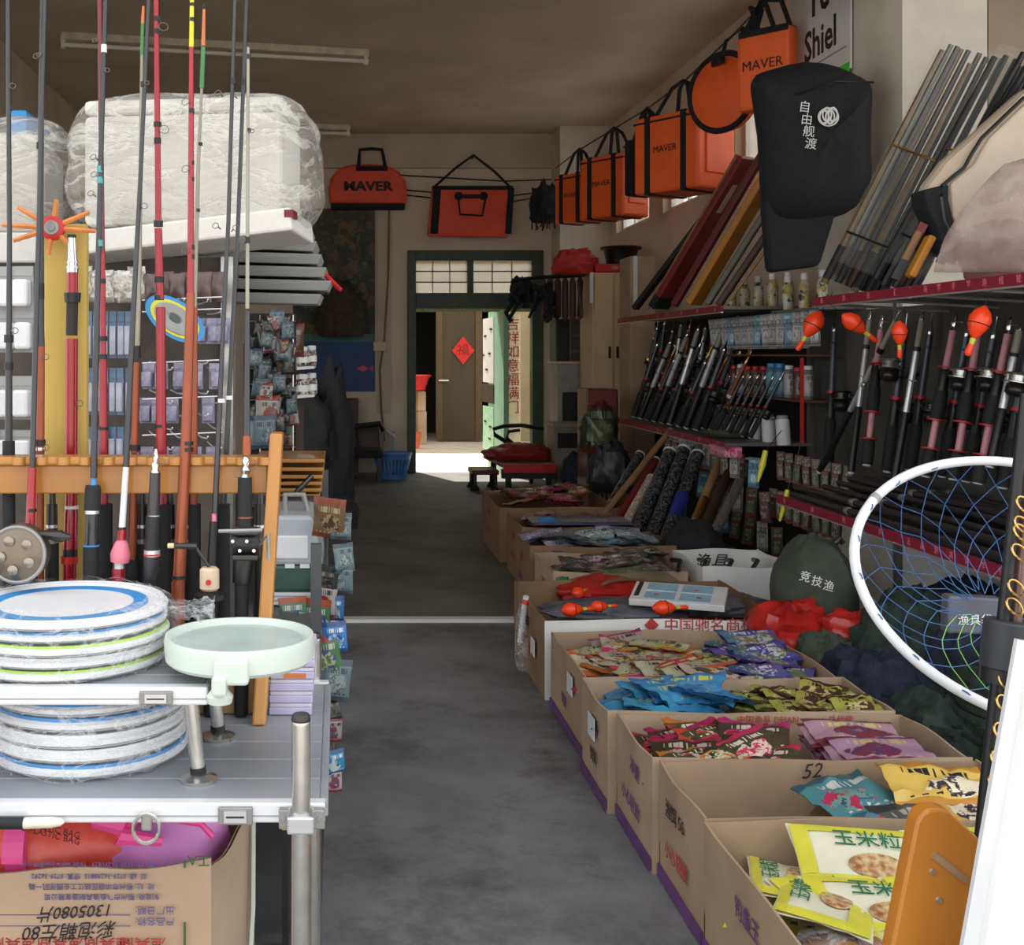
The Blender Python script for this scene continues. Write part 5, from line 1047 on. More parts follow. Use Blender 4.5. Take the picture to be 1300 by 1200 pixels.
# round flat bag
rc = W(921, 118, 7.9)
t = thing('round_orange_bag', 'round flat orange bag with black rim hanging in front of the window', 'bag', rc[:])
MR = T(*rc) @ RZ(.62) @ RY(PI/2) @ RZ(.0)
Rb = .255
obj('body', MB().lathe([(Rb*.9, -.05), (Rb, -.035), (Rb, .035), (Rb*.9, .05)], 36, MR), M_orange, t, smooth=True)
obj('rim', MB().ring(Rb, .022, 36, 6, MR @ T(0, 0, -.04)), M_blackfab, t, smooth=True)
obj('cord', MB().tube([rc+Vector((0, .08, .22)), rc+Vector((.02, .05, .36)), rc+Vector((.1, -.05, .42)), rc+Vector((.06, -.1, .24))], .014, 6), M_blackfab, t, smooth=True)
obj('buckle', MB().box(rc+Vector((-.06, 0, .2)), (.05, .2, .05)), M_black, t, bevel=.01)
# upright lettered orange bag
uc = W(974, 88, 7.25)
t = thing('orange_tote', 'orange tote lettered on its side hanging next to the white banner', 'bag', uc[:])
MU = T(*uc) @ RZ(.75)
obj('body', MB().lim(-.06, .06, -.175, .175, -.25, .24, MU), M_orange, t, bevel=.03)
obj('top_trim', MB().lim(-.065, .065, -.16, .16, .2, .245, MU), M_blackfab, t, bevel=.01)
for k in range(3): obj('cord', MB().tube([MU @ Vector((0, -.15+.1*k, .23)), MU @ Vector((-.02, -.1+.1*k, .4)), MU @ Vector((.03, .05, .44-.03*k)), MU @ Vector((0, .16-.04*k, .23))], .016, 6), M_blackfab, t, smooth=True)
text('MAVER', .085, MU @ T(-.065, -.0, .02) @ FACE_L, M_blackink, t)
o = obj('hanging_wire', MB().tube([(2.47, 13.45, 3.52), (2.49, 12.2, 3.515), (2.52, 10.8, 3.465), (2.587, 9.9, 3.46), (2.6, 8.9, 3.455), (2.65, 7.9, 3.55), (2.63, 7.25, 3.58), (2.86, 6.4, 3.7)], .007, 6), M_black, smooth=True); tag(o, 'black wire under the ceiling on which the orange bags hang', 'wire')
# white banner with lettering on the pillar side
bn = thing('banner', 'white lettered banner on the side of the pillar above the black bag', 'banner', (2.85, 6.9, V(100, 6.9)))
ya, yb = 2.84*F/(1005-430), 2.84*F/(1080-430)
obj('sheet', MB().lim(2.838, 2.848, yb, ya, V(110, 7), 3.75), M_white, bn)
ymid = (ya+yb)/2
text('Shiel', .25, T(2.836, ymid-.02, V(53, ymid)) @ FACE_L, M_blackink, bn, bold=.005)
text('T8', .3, T(2.836, ymid, V(-4, ymid)) @ FACE_L, M_blackink, bn, bold=.006)
obj('green_patch', MB().lim(2.834, 2.838, yb+.01, yb+.2, V(96, 6.6), V(80, 6.6)), mat('vivid_green', (60, 214, 50), .5), bn)
obj('small_print', MB().lim(2.836, 2.838, yb+.05, ya-.15, V(76, 6.9), V(74, 6.9)), M_greyboard, bn)
# black lettered bag in front of the pillar
bb_ = thing('black_tackle_bag', 'big black fabric bag with white lettering and emblem on the pillar', 'bag', (U(1030, 6.2), 6.1, V(280, 6.2)))
Yb = 6.15
out = [(968, 262), (966, 200), (961, 140), (954, 106), (955, 93), (985, 84), (1022, 74), (1062, 82), (1098, 98), (1108, 106), (1104, 140), (1106, 200), (1109, 236), (1092, 266), (1062, 279), (1008, 286), (984, 282)]
mb = MB(); cxm, cym = 1035, 180; n = len(out)
lay = [(1.0, .10), (1.0, .02), (.93, -.06), (.7, -.13), (.35, -.16), (.02, -.165)]
vs = []
for s, dy in lay:
    for i, (x, y) in enumerate(out):
        p = W(cxm+(x-cxm)*s, cym+(y-cym)*s, Yb); vs.append(Vector((p.x, Yb+dy*1.2+.045*fbm((x*.03, y*.03, s*3), 1.5, 3), p.z)))
fs = [(i+k*n, (i+1) % n+k*n, (i+1) % n+(k+1)*n, i+(k+1)*n) for k in range(len(lay)-1) for i in range(n)]+[tuple(range(n-1, -1, -1)), tuple((len(lay)-1)*n+i for i in range(n))]
mb.add(vs, fs)
bo = obj('body', mb, M_blackfab, bb_, smooth=True); sb = bo.modifiers.new('s', 'SUBSURF'); sb.levels = 1; sb.render_levels = 1
obj('lower_flap', MB().prism([(U(978, Yb), V(346, Yb)), (U(1041, Yb), V(338, Yb)), (U(1064, Yb), V(262, Yb)), (U(970, Yb), V(250, Yb))], Yb-.02, Yb+.1), M_blackfab, bb_, bevel=.03)
ML = lambda x, y: T(*(W(x, y, Yb)+Vector((0, -.225, 0)))) @ FACE @ RZ(-.12)
for k, ch in enumerate('自由舰渡'): text(ch, .062, ML(1000+k*2.5, 148+k*15), M_whiteink, bb_)
obj('fold_seam', MB().tube([W(x, y, Yb)+Vector((0, d, 0)) for x, y, d in ((962, 128, -.06), (1000, 128, -.165), (1045, 112, -.165), (1102, 108, -.06))], .006, 6), M_black, bb_, smooth=True)
emb = W(1028, 160, Yb)+Vector((0, -.235, 0))
mb = MB()
for k in range(4): mb.ring(.022, .004, 16, 4, T(emb.x+(-.022+.015*k), emb.y, emb.z+.012*(k % 2)) @ RX(PI/2), 1, 1.5)
mb.ring(.05, .004, 20, 4, T(*emb) @ RX(PI/2), 1, .9)
obj('emblem', mb, M_whiteink, bb_)
# ================================================================ RIGHT SHELVES
def shelf(par, X0, X1, y0, y1, z, strips, txt, nslat=0):
    obj('shelf_board', MB().lim(X0+.012, X1, y0, y1, z-.018, z), M_shelf, par)
    n = len(strips)-1
    for i in range(n):
        a, b = strips[i], strips[i+1]
        s = obj('price_strip', MB().lim(X0, X0+.012, a+.008, b-.008, z-.034, z+.006), M_strip, par)
        obj('strip_edge', MB().lim(X0-.001, X0+.013, a+.008, b-.008, z-.040, z-.034), M_alu, s)
        for j, ch in enumerate(txt[i % len(txt)]):
            yy = b-.12-(b-a-.24)*j/max(1, len(txt[i % len(txt)])-1)
            text(ch, .03, T(X0-.0012, yy, z-.014) @ FACE_L, M_pink, s)
ns = thing('wall_shelf', 'near display shelf with crimson price strips and grey back panel', 'display shelf', (2.5, 4.8, 0))
NX0, NX1 = 2.2, 2.83
obj('back_panel', MB().lim(NX1, NX1+.02, 3.7, 7.04, .68, 1.64), M_panel, ns)
obj('lower_back_panel', MB().lim(NX1, NX1+.02, 3.7, 5.97, 0, .68), M_white, ns)
obj('upright', MB().lim(NX1-.03, NX1, 5.93, 5.97, 0, 1.66), M_shelf, ns)
obj('upright', MB().lim(NX1-.03, NX1, 4.66, 4.7, 0, 1.66), M_shelf, ns)
shelf(ns, NX0, NX1, 3.7, 5.95, .69, [3.7, 4.68, 5.95], ['正品渔具钓竿专卖', '名牌钓竿'])
shelf(ns, NX0, NX1, 3.7, 5.5, 1.657, [3.7, 4.55, 5.5], ['海竿手竿渔线轮', '渔具总汇'])
for k in range(5): obj('wire_support', MB().tube([(NX0+.02, 3.8+k*.42, 1.635), (NX1, 3.8+k*.42, 1.60)], .006, 5), M_alu, ns)
fs_ = thing('far_wall_shelf', 'far display shelf crowded with black rod handles', 'display shelf', (2.6, 8.4, 0))
shelf(fs_, 2.3, 2.86, 7.05, 9.75, .87, [7.05, 8.4, 9.75], ['渔具用品', '钓具'])
shelf(fs_, 2.3, 2.86, 7.1, 9.75, 1.69, [7.1, 8.4, 9.75], ['渔具用品', '钓具'])
obj('back_panel', MB().lim(2.87, 2.89, 7.06, 11.4, 0, 1.69), mat('dark_panel', (40, 37, 34), .9), fs_)
for y in (7.1, 9.72): obj('upright', MB().lim(2.82, 2.86, y-.02, y+.02, 0, 1.69), M_shelf, fs_)
for z in (1.40, 1.14): obj('narrow_board', MB().lim(2.62, 2.86, 6.62, 8.35, z-.012, z), mat('brown_board', (96, 62, 44), .6) if z > 1.3 else bpy.data.materials['brown_board'], fs_)
obj('red_post', MB().lim(2.6, 2.615, 6.64, 6.66, .9, 1.38), M_redpl, fs_)

def align(a, b):
    a = Vector(a); b = Vector(b); z = (b-a).normalized(); y = Vector((0, 1, 0)); x = y.cross(z).normalized(); y = z.cross(x)
    M = Matrix.Identity(4)
    for i in range(3): M[i][0], M[i][1], M[i][2], M[i][3] = x[i], y[i], z[i], a[i]
    return M
def rod_kind(kind):
    t = thing('spinning_rod', '', 'fishing rod', (0, 0, 0))
    P = lambda nm, m, pr: obj(nm, MB().lathe(pr, 12), m, t, smooth=True)
    if kind == 'pink':
        P('butt_cap', M_whitepl, [(.010, 0), (.012, .006), (.009, .008)])
        P('grip', M_rubber, [(.016, .008), (.017, .1), (.015, .12), (.013, .13)])
        P('blank_low', mat('pink_blank', (206, 140, 150), .35), [(.0085, .13), (.0085, .27)])
        P('red_ring', M_redpl, [(.022, .129), (.022, .136)]); P('red_ring', M_redpl, [(.022, .262), (.022, .269)])
        P('fore_grip', M_rubber, [(.016, .27), (.018, .33), (.015, .40)])
        P('reel_seat', M_black, [(.013, .40), (.014, .49), (.012, .5)])
        P('blank_high', bpy.data.materials['pink_blank'], [(.009, .5), (.008, .68)])
        P('red_ring', M_redpl, [(.021, .505), (.021, .511)])
        P('chrome_tip', M_chrome, [(.010, .68), (.006, .70), (.009, .71), (.005, .73), (.007, .74), (.002, .76)])
        obj('guide', MB().ring(.014, .002, 14, 5, T(0, -.018, .72) @ RX(.4)), M_chrome, t, smooth=True)
        spin_reel(t, T(0, -.012, .43), 1.25, M_darkmetal, M_steel)
    elif kind == 'silver':
        P('butt_cap', M_whitepl, [(.011, 0), (.013, .006), (.010, .01)])
        P('grip', M_black, [(.0145, .01), (.0145, .30), (.0125, .31)])
        P('silver_tube', mat('silver_tube', (206, 206, 208), .25, .5, var=.04), [(.012, .31), (.0115, .58)])
        P('collar', M_black, [(.014, .58), (.014, .6)])
        P('upper_tube', M_greyblank, [(.0115, .6), (.010, .72)])
        P('tip', M_chrome, [(.008, .72), (.009, .735), (.003, .76)])
        obj('guide', MB().ring(.013, .002, 14, 5, T(0, -.017, .45) @ RX(.4)), M_chrome, t, smooth=True)
    elif kind == 'dark':
        P('butt_cap', M_whitepl, [(.010, 0), (.012, .006), (.009, .01)])
        P('grip', M_rubber, [(.016, .01), (.017, .2), (.014, .23)])
        P('reel_seat', M_black, [(.013, .23), (.014, .34), (.012, .35)])
        P('band', M_redpl, [(.0145, .35), (.0145, .365)])
        P('blank', mat('slate_blank', (58, 66, 78), .35, coat=.3), [(.011, .365), (.009, .66)])
        P('tip', M_chrome, [(.008, .66), (.009, .68), (.004, .70), (.002, .76)])
        obj('guide', MB().ring(.013, .002, 14, 5, T(0, -.017, .6) @ RX(.4)), M_chrome, t, smooth=True)
        spin_reel(t, T(0, -.012, .28), 1.2, M_black, M_darkmetal)
    elif kind == 'cork':
        P('butt_cap', M_redpl, [(.010, 0), (.012, .006), (.009, .01)])
        P('grip', M_rubber, [(.016, .01), (.016, .16), (.014, .18)])
        P('seat', M_black, [(.013, .18), (.014, .30), (.012, .31)])
        P('collar', M_whitepl, [(.014, .31), (.014, .335)])
        P('blank', M_copper, [(.010, .335), (.008, .62)])
        P('tip', M_gold, [(.008, .62), (.009, .64), (.004, .67), (.002, .74)])
        spin_reel(t, T(0, -.012, .24), 1.1, M_black, M_gold)
    return Proto(t)
RK = {k: rod_kind(k) for k in ('pink', 'silver', 'dark', 'cork')}
near = [('silver', 1040, 600, 1143, 395, 'silver and black rod leaning furthest left across the near shelf'), ('silver', 1080, 602, 1105, 395, 'upright silver and black rod behind the leaning one'), ('silver', 1135, 612, 1172, 395, 'bright silver rod standing in the middle of the near shelf'),
        ('pink', 1100, 592, 1120, 400, 'pink-labelled rod between the two silver rods'), ('pink', 1175, 606, 1214, 398, 'pink-labelled rod just right of the bright silver rod'), ('pink', 1210, 610, 1246, 400, 'pink-labelled rod below the right-hand orange float'),
        ('pink', 1241, 615, 1284, 402, 'pink-labelled rod nearest the right frame edge'), ('silver', 1256, 594, 1296, 410, 'slim silver rod at the right frame edge'), ('dark', 1155, 598, 1184, 398, 'slate-blue rod behind the bright silver rod'),
        ('dark', 1052, 590, 1060, 396, 'dark rod at the far end of the near shelf'), ('dark', 1126, 600, 1152, 398, 'dark rod with reel hidden behind the bright silver rod'), ('dark', 1196, 606, 1232, 400, 'dark rod between the two middle pink-labelled rods'), ('dark', 1226, 612, 1266, 402, 'dark rod left of the rightmost pink-labelled rod'), ('dark', 1272, 620, 1312, 404, 'dark rod cut by the right frame edge')]
for k, (kd, x0, y0, x1, y1, lab) in enumerate(near):
    Xb, Xt = (2.6, 2.74) if kd != 'dark' else (2.70, 2.78)
    Ya = Xb*F/(x0-430); Yt = Xt*F/(x1-430)
    a = W(x0, y0, Ya); b = W(x1, y1, Yt); s = (b-a).length/.76
    RK[kd].put(align(a, b) @ Matrix.Diagonal((1.25, 1.25, s, 1) if kd == 'silver' else (1.75, 1.75, s, 1)), lab, 'rods standing on the near shelf')
# black rods lying along the lower shelf
lr = thing('boxed_rod', '', 'fishing rod', (0, 0, 0))
obj('tube', MB().tube([(0, -1.0, 0), (0, .95, 0)], [.018, .014], 10), M_blank, lr, smooth=True)
obj('butt', MB().tube([(0, -1.06, 0), (0, -1.0, 0)], [.014, .019], 10), M_rubber, lr, smooth=True)
obj('collar', MB().tube([(0, .3, 0), (0, .33, 0)], .0185, 10), M_darkmetal2, lr, smooth=True)
lp = Proto(lr)
for k in range(13):
    lp.put(T(2.24+k*.041, 4.87+random.uniform(-.04, .04), .711+(.034 if k % 3 == 1 else 0)) @ RZ(random.uniform(-.02, .02)), 'black rod lying on the lower near shelf, %s from its price strip' % nth(k), 'rods lying on the near shelf')
for k in range(7): lp.put(T(2.50+k*.04, 4.9, .765+.02*(k % 2)) @ RZ(random.uniform(-.03, .03)), 'black rod on the heap at the back of the lower shelf, %s from the left' % nth(k), 'rods heaped at the back of the near shelf')
# far shelf: crowd of rods
random.seed(21)
for k in range(26):
    f = k/25; Yr = 9.7-f*1.75; Xr = 2.42+.1*(k % 3); kd = ('dark', 'cork', 'dark', 'silver', 'dark', 'cork')[k % 6]
    a = Vector((Xr, Yr, .885)); b = Vector((Xr+.2, Yr-random.uniform(.05, .22), 1.53+random.uniform(-.14, .10)))
    RK[kd].put(align(a, b) @ Matrix.Diagonal((1.7, 1.7, (b-a).length/.76, 1)), {'dark': 'black rod with slate blank', 'cork': 'black rod with copper blank', 'silver': 'silver and black rod'}[kd]+' in the far shelf crowd, %s from the left' % nth(k), 'rods crowded on the far shelf')
for k in range(8):
    a = Vector((2.5, 8.1-k*.13, 1.15)); a.z = .89; b = a+Vector((.18, -.1, .42))
    RK['dark'].put(align(a, b) @ Matrix.Diagonal((1, 1, .6, 1)), 'short dark rod at the near end of the far shelf, %s from the left' % nth(k), 'short rods on the far shelf')
random.seed(77)
for k in range(22):
    f = k/21; Yr = 10.7-f*2.5; kd = ('dark', 'cork', 'dark', 'dark', 'silver')[k % 5]
    a = Vector((2.72, Yr, 1.0+random.uniform(0, .2))); b = a+Vector((.06, -random.uniform(0, .12), .52+random.uniform(-.05, .06)))
    RK[kd].put(align(a, b) @ Matrix.Diagonal((1.7, 1.7, (b-a).length/.76, 1)), {'dark': 'black rod', 'cork': 'copper rod', 'silver': 'silver rod'}[kd]+' hanging behind the far shelf crowd, %s from the left' % nth(k), 'rods hanging behind the far shelf crowd')
# orange teardrop floats hanging at the near shelf
fl = thing('float', '', 'fishing float', (0, 0, 0))
M_flo = mat('float_orange', (250, 70, 26), .35, var=.03)
obj('bulb', MB().lathe([(.004, -.05), (.018, -.035), (.032, -.005), (.036, .02), (.026, .045), (.006, .065)], 18), M_flo, fl, smooth=True)
obj('black_line', MB().ring(.0345, .0015, 20, 4, T(0, 0, .0)), M_black, fl)
obj('neck', MB().lathe([(.008, -.07), (.010, -.05), (.006, -.048)], 10), mat('float_lime', (196, 200, 60), .4), fl, smooth=True)
obj('tail', MB().lathe([(.006, -.11), (.012, -.1), (.010, -.07)], 10), M_flo, fl, smooth=True)
obj('line', MB().tube([(0, 0, .06), (0, 0, .15)], .0015, 5), M_black, fl)
fp = Proto(fl)
for x, y, Yf, rx_, rz_, s, lab in ((1031, 414, 5.44, .55, .0, 1.3, 'orange teardrop float hanging leftmost by the near shelf'), (1086, 412, 4.98, -.9, 0, 1.15, 'orange teardrop float tilted the other way, second from the left'), (1142, 425, 4.59, 0, 0, .9, 'orange float hanging straight between the silver rods'), (1242, 412, 4.03, .35, 0, 1.12, 'largest orange teardrop float hanging on the right')):
    fp.put(T(*W(x, y, Yf)) @ RY(rx_) @ Matrix.Scale(s*.92, 4), lab, 'orange floats at the near shelf')
# leaning rod cases on top of the far shelf
def lean(name, lab, cat, x0, y0, x1, y1, w, th, m, Xa=2.36, Xb=2.80, end=None, strip=None, **k):
    Ya = Xa*F/(x0-430); Yb_ = Xb*F/(x1-430); a = W(x0, y0, Ya); b = W(x1, y1, Yb_)
    t = thing(name, lab, cat, a[:]); d = (b-a)
    obj('case', MB().bar(a, b, w, th), m, t, bevel=min(.01, th*.3))
    for f0, f1, mm in (end or ()):
        obj('band', MB().bar(a+d*f0, a+d*f1, w*1.03, th*1.06), mm, t)
    if strip: obj('label', MB().bar(a+d*strip[0], a+d*strip[1], w*.3, th*1.08), strip[2], t)
    return t
M_maroon = mat('maroon_case', (124, 34, 38), .5, var=.1, scale=6); M_goldc = mat('ochre_case', (190, 124, 34), .5, var=.1, scale=6)
M_tanc = mat('tan_stick', (150, 112, 74), .6, var=.1); M_greyc = mat('grey_green_case', (104, 100, 86), .5)
lean('rod_case', 'maroon rod case leaning on the far shelf top', 'rod case', 836, 390, 950, 200, .17, .05, M_maroon, strip=(.66, .84, mat('pale_label', (196, 170, 160), .5)), end=((0, .08, M_blackfab),))
lean('rod_case', 'second narrow maroon rod case left of the ochre one', 'rod case', 856, 388, 968, 196, .05, .05, mat('dark_maroon', (100, 26, 34), .5), 2.33, 2.76)
lean('rod_case', 'ochre yellow rod case leaning beside the maroon one', 'rod case', 880, 386, 990, 200, .16, .05, M_goldc, 2.38, 2.8, end=((.9, .93, M_redpl),))
lean('rod_case', 'thin grey-green case right of the ochre one', 'rod case', 898, 386, 1002, 222, .05, .04, M_greyc, 2.36, 2.78)
lean('rod_case', 'dark brown rod case leaning behind the black bag', 'rod case', 912, 388, 1006, 250, .10, .04, M_darkwood, 2.40, 2.8)
lean('bamboo_stick', 'tan stick leaning just left of the black bag flap', 'stick', 926, 382, 1014, 258, .022, .02, M_tanc, 2.36, 2.7)
lean('rod_case', 'black rod case at the far end of the leaning cases', 'rod case', 806, 392, 900, 268, .08, .04, M_black, 2.36, 2.8)
lean('bamboo_stick', 'thin brown stick left of the maroon rod case', 'stick', 822, 392, 936, 196, .02, .02, M_tanc, 2.34, 2.76)
# clear-wrapped rod bundle leaning on the near upper shelf
def bundle(lab, x0, y0, x1, y1, Xa, Xb, n, Wd, cols, seed, film=True):
    Ya = Xa*F/(x0-430); Yb_ = Xb*F/(x1-430); a = W(x0, y0, Ya); b = W(x1, y1, Yb_); d = b-a; z = d.normalized()
    u = Vector((.64, .76, 0)); u = (u-z*u.dot(z)).normalized(); u = Vector((1, 0, -z.x/max(.2, z.z))).normalized()
    v = z.cross(u); random.seed(seed)
    t = thing('rod_bundle', lab, 'rod bundle', a[:])
    for k in range(n):
        o1 = u*(k/(n-1)-.5)*Wd+v*random.uniform(-.025, .025); o2 = o1*.95; f0 = random.uniform(0, .03); f1 = random.uniform(.93, 1)
        c = obj('rod', MB().tube([a+o1+d*f0, a+o1+d*.14, a+o2+d*f1], [.019, .018, .012], 8), random.choice(cols), t, smooth=True)
        obj('label_sleeve', MB().tube([a+o1+d*(.02+f0), a+o1+d*(.16+random.uniform(0, .05))], [.0205, .02], 8), random.choice([M_black, M_blank, M_darkwood]), c, smooth=True)
    for f in (.22, .58): obj('tie', MB().tube([a+d*f-u*Wd*.58-v*.03, a+d*f-u*Wd*.3-v*.05, a+d*f-v*.056, a+d*f+u*Wd*.3-v*.05, a+d*f+u*Wd*.58-v*.03], .006, 6), M_gold if f > .5 else M_black, t, smooth=True)
    if film:
        def fn(p, q):
            ang = 2*PI*p; return a+d*(.1+.91*q)+u*math.cos(ang)*(Wd*.56+.006*fbm((q*9, p*3, 0), 1, seed))+v*math.sin(ang)*(.055+.012*fbm((p*4, q*10, 0), 1, seed))
        obj('film', MB().grid(fn, 24, 20), M_film2, t, smooth=True)
    return t
gl = mat('greenish_glass_blank', (84, 88, 76), .25, var=.15, coat=.5); g2 = mat('brown_glass_blank', (106, 86, 54), .3, var=.15, coat=.4)
bundle('film-wrapped bundle of rods leaning against the pillar', 1078, 372, 1236, 62, 2.45, 2.86, 10, .27, [gl, g2, M_blank, gl, M_darkmetal], 4)
bundle('dark rod bundle leaning right of the film-wrapped one', 1132, 372, 1292, 70, 2.4, 2.84, 5, .16, [M_blank, M_black, M_darkmetal], 6, True)
bundle('dark rods cut by the upper right frame corner', 1180, 330, 1330, 60, 2.5, 2.9, 5, .16, [M_blank, M_darkwood, M_black], 9, False)
lean('rod_case', 'short brown and cream card case standing at the bundle foot', 'rod case', 1135, 355, 1172, 285, .09, .03, M_tanc, 2.26, 2.36, end=((.0, .35, M_black), (.85, 1, M_maroon)))
lean('rod_case', 'short gold card case beside the brown one at the bundle foot', 'rod case', 1155, 352, 1182, 300, .06, .03, M_goldc, 2.24, 2.32)
# beige bag with black trim
Yg = 4.75
o2 = [(1166, 243), (1195, 205), (1240, 165), (1290, 120), (1330, 95), (1340, 330), (1212, 310), (1196, 290), (1186, 262)]
bg = thing('beige_bag', 'beige quilted bag with black piping lying on the near upper shelf', 'bag', (U(1250, Yg), Yg, 1.66))
obj('body', MB().prism([(U(x, Yg), V(y, Yg)) for x, y in o2], Yg-.05, Yg+.05), mat('beige_canvas', (198, 178, 156), .75, var=.06, scale=8, bump=.15), bg, bevel=.03)
obj('front_panel', MB().prism([(U(x, Yg), V(y, Yg)) for x, y in [(1196, 236), (1225, 212), (1245, 178), (1300, 126), (1330, 110), (1340, 330), (1214, 306), (1199, 278)]], Yg-.068, Yg-.045), mat('beige_canvas_pale', (206, 188, 168), .75, var=.05, scale=8, bump=.15), bg, bevel=.012)
obj('piping', MB().tube([W(x, y, Yg-.07) for x, y in ((1212, 306), (1198, 280), (1194, 250), (1196, 236), (1224, 213), (1234, 195), (1246, 176), (1300, 124))], .008, 8), M_black, bg, smooth=True)
obj('black_corner', MB().prism([(U(x, Yg), V(y, Yg)) for x, y in [(1162, 244), (1194, 236), (1194, 256), (1200, 284), (1216, 312), (1190, 322), (1178, 290), (1166, 266)]], Yg-.072, Yg+.055), M_blackfab, bg, bevel=.012)
# pinkish clear bag
o = obj('clear_bag', MB().grid(lambda u, v: (lambda p: (p.x, p.y-.07*math.sin(PI*u)*math.sin(PI*v)+.02*fbm((u*4, v*4, 0), 1.3, 2), p.z))(W((1184+22*v+v*v*70)+(1345-1184-22*v-v*v*70)*u, 346-8*v-(150-20*(1-u))*v, 4.45)), 20, 16), mat('pinkish_film', (190, 172, 164), .2, alpha=.5, c2=(166, 136, 130), scale=7, bump=.4), smooth=True)
tag(o, 'clear pinkish plastic bag on the near upper shelf in front of the beige bag', 'plastic bag')
so = o.modifiers.new('solid', 'SOLIDIFY'); so.thickness = .004
o = obj('folded_fabric', blob((U(1270, 4.6), 4.6, 1.665), (.3, .16, .26), 7, .2, 6), mat('dusty_pink_cloth', (150, 100, 96), .8, var=.15), smooth=True); tag(o, 'dusty pink cloth inside the clear bag on the upper shelf', 'cloth')
# ---------------------------------------------------------------- middle section goods (small packs on narrow boards)
random.seed(31)
def band_print(name, c1, c2, c3, n=5):
    """upright pack print: horizontal bands and lettering in the pack's own height"""
    return pack_print(name, c1, c2, [c3, c2, c1], c3)
PR = {'yb': printed('print_yellow_black', [(36, 34, 30), (190, 176, 96), (200, 196, 180), (60, 50, 40)], 12), 'wg': pack_print('print_white_grey', (170, 168, 164), (120, 116, 112), [(190, 186, 180), (120, 116, 120), (150, 140, 130)], (90, 84, 84), axis=2),
      'br': pack_print('print_brownish', (84, 62, 52), (110, 50, 44), [(150, 140, 124), (60, 46, 40), (120, 70, 54)], (160, 150, 130), axis=2), 'gr': pack_print('print_green_lure', (62, 70, 50), (110, 50, 36), [(90, 106, 60), (130, 130, 104), (40, 44, 36)], (140, 140, 116), axis=2),
      'bl': pack_print('print_paleblue', (96, 150, 174), (70, 110, 130), [(140, 190, 204), (200, 206, 206), (90, 130, 150)], (60, 80, 100), axis=2)}
bt = thing('bait_bottle', '', 'bottle', (0, 0, 0))
obj('bottle_body', MB().lathe([(.026, 0), (.028, .006), (.028, .12), (.018, .135), (.014, .145)], 12), PR['yb'], bt, smooth=True)
obj('cap', MB().lathe([(.017, .145), (.018, .15), (.018, .175), (.015, .178)], 12), M_whitepl, bt, smooth=True)
bp_ = Proto(bt)
for k in range(13):
    Yk = 8.0-k*.125; bp_.put(T(2.66+.05*(k % 2), Yk, 1.692 if Yk > 7.1 else 1.66) @ Matrix.Scale(1.15, 4), 'yellow and black bait bottle, %s from the left right of the rod cases' % nth(k), 'bait bottles above the white packs')
obj('bottle_board', MB().lim(2.6, 2.86, 6.4, 7.1, 1.645, 1.66), M_shelf, fs_)
cps = {k: hang_card('lure_pack_%s' % {'wg': 'white', 'br': 'brown', 'gr': 'green', 'bl': 'blue'}[k], .055, .2, .02, PR[k], PR[k], '', 'lure pack') for k in ('wg', 'br', 'gr', 'bl')}
for k in range(15):
    Yk = 8.25-k*.125; cps['wg' if k % 4 < 3 else 'bl'].put(T(2.62, Yk, 1.545) @ RZ(-.55) @ RY(random.uniform(-.12, .12)), ('white' if k % 4 < 3 else 'pale blue')+' hanging lure pack, %s from the left under the bait bottles' % nth(k), 'lure packs under the bait bottles')
def cyl(name, lab, m, mc, r, h):
    t = thing(name, lab, 'can', (0, 0, 0)); obj('body', MB().lathe([(r*.96, 0), (r, .005), (r, h*.85), (r*.8, h*.9)], 14), m, t, smooth=True)
    obj('cap', MB().lathe([(r*.8, h*.9), (r*.82, h), (r*.7, h*1.02)], 14), mc, t, smooth=True); return Proto(t)
cans = [cyl('blue_can', '', PR['bl'], M_blue, .035, .2), cyl('white_can', '', PR['wg'], M_whitepl, .03, .19), cyl('brown_can', '', PR['br'], M_redpl, .03, .18)]
for k in range(11):
    j = (2, 2, 1, 2, 2, 2, 0, 0, 1, 2, 1)[k]; cans[j].put(T(2.68, 8.15-k*.14, 1.141), ('pale blue', 'white', 'brown')[j]+' can on the brown board, %s from the left' % nth(k), 'cans on the upper brown board')
for k in range(10): cps[('br', 'wg', 'br', 'br', 'wg')[k % 5]].put(T(2.66, 8.2-k*.16, 1.405-.0+.09) @ RZ(-.7) @ Matrix.Diagonal((1, 1, .6, 1)), ('brown', 'pale', 'brown', 'brown', 'pale')[k % 5]+' carded lure on the upper narrow board, %s from the left' % nth(k), 'carded lures on the upper narrow board')
wl = cyl('white_jar', '', M_whitepl, M_greyboard, .04, .17)
for k in range(6): wl.put(T(2.6, 8.1-k*.24, .872) @ RY(random.uniform(-.1, .1)), 'white jar near the end of the lower far shelf, %s from the left' % nth(k), 'white jars on the lower far shelf')
pl = W(922, 545, 7.45)
o = obj('olive_plate', MB().lathe([(.1, 0), (.17, .03), (.18, .035), (.165, .035), (.09, .012)], 28, T(2.47, 7.5, .873)), mat('olive_grey_plate', (132, 130, 106), .5), smooth=True); tag(o, 'olive grey oval tray on the end of the lower far shelf', 'tray')
for k in range(16):
    r, cidx = divmod(k, 8); Yk = 7.0-cidx*.13
    cps['gr' if k % 3 else 'br'].put(T(2.62-.05*r, Yk, .74-.22*r) @ RZ(-.8) @ RY(random.uniform(-.1, .1)) @ Matrix.Diagonal((.9, 1, .85, 1)), ('green' if k % 3 else 'brown')+' lure pack, %s from the left in the %s row below the narrow boards' % (nth(cidx), ('upper', 'lower')[r]), 'lure packs below the middle section')
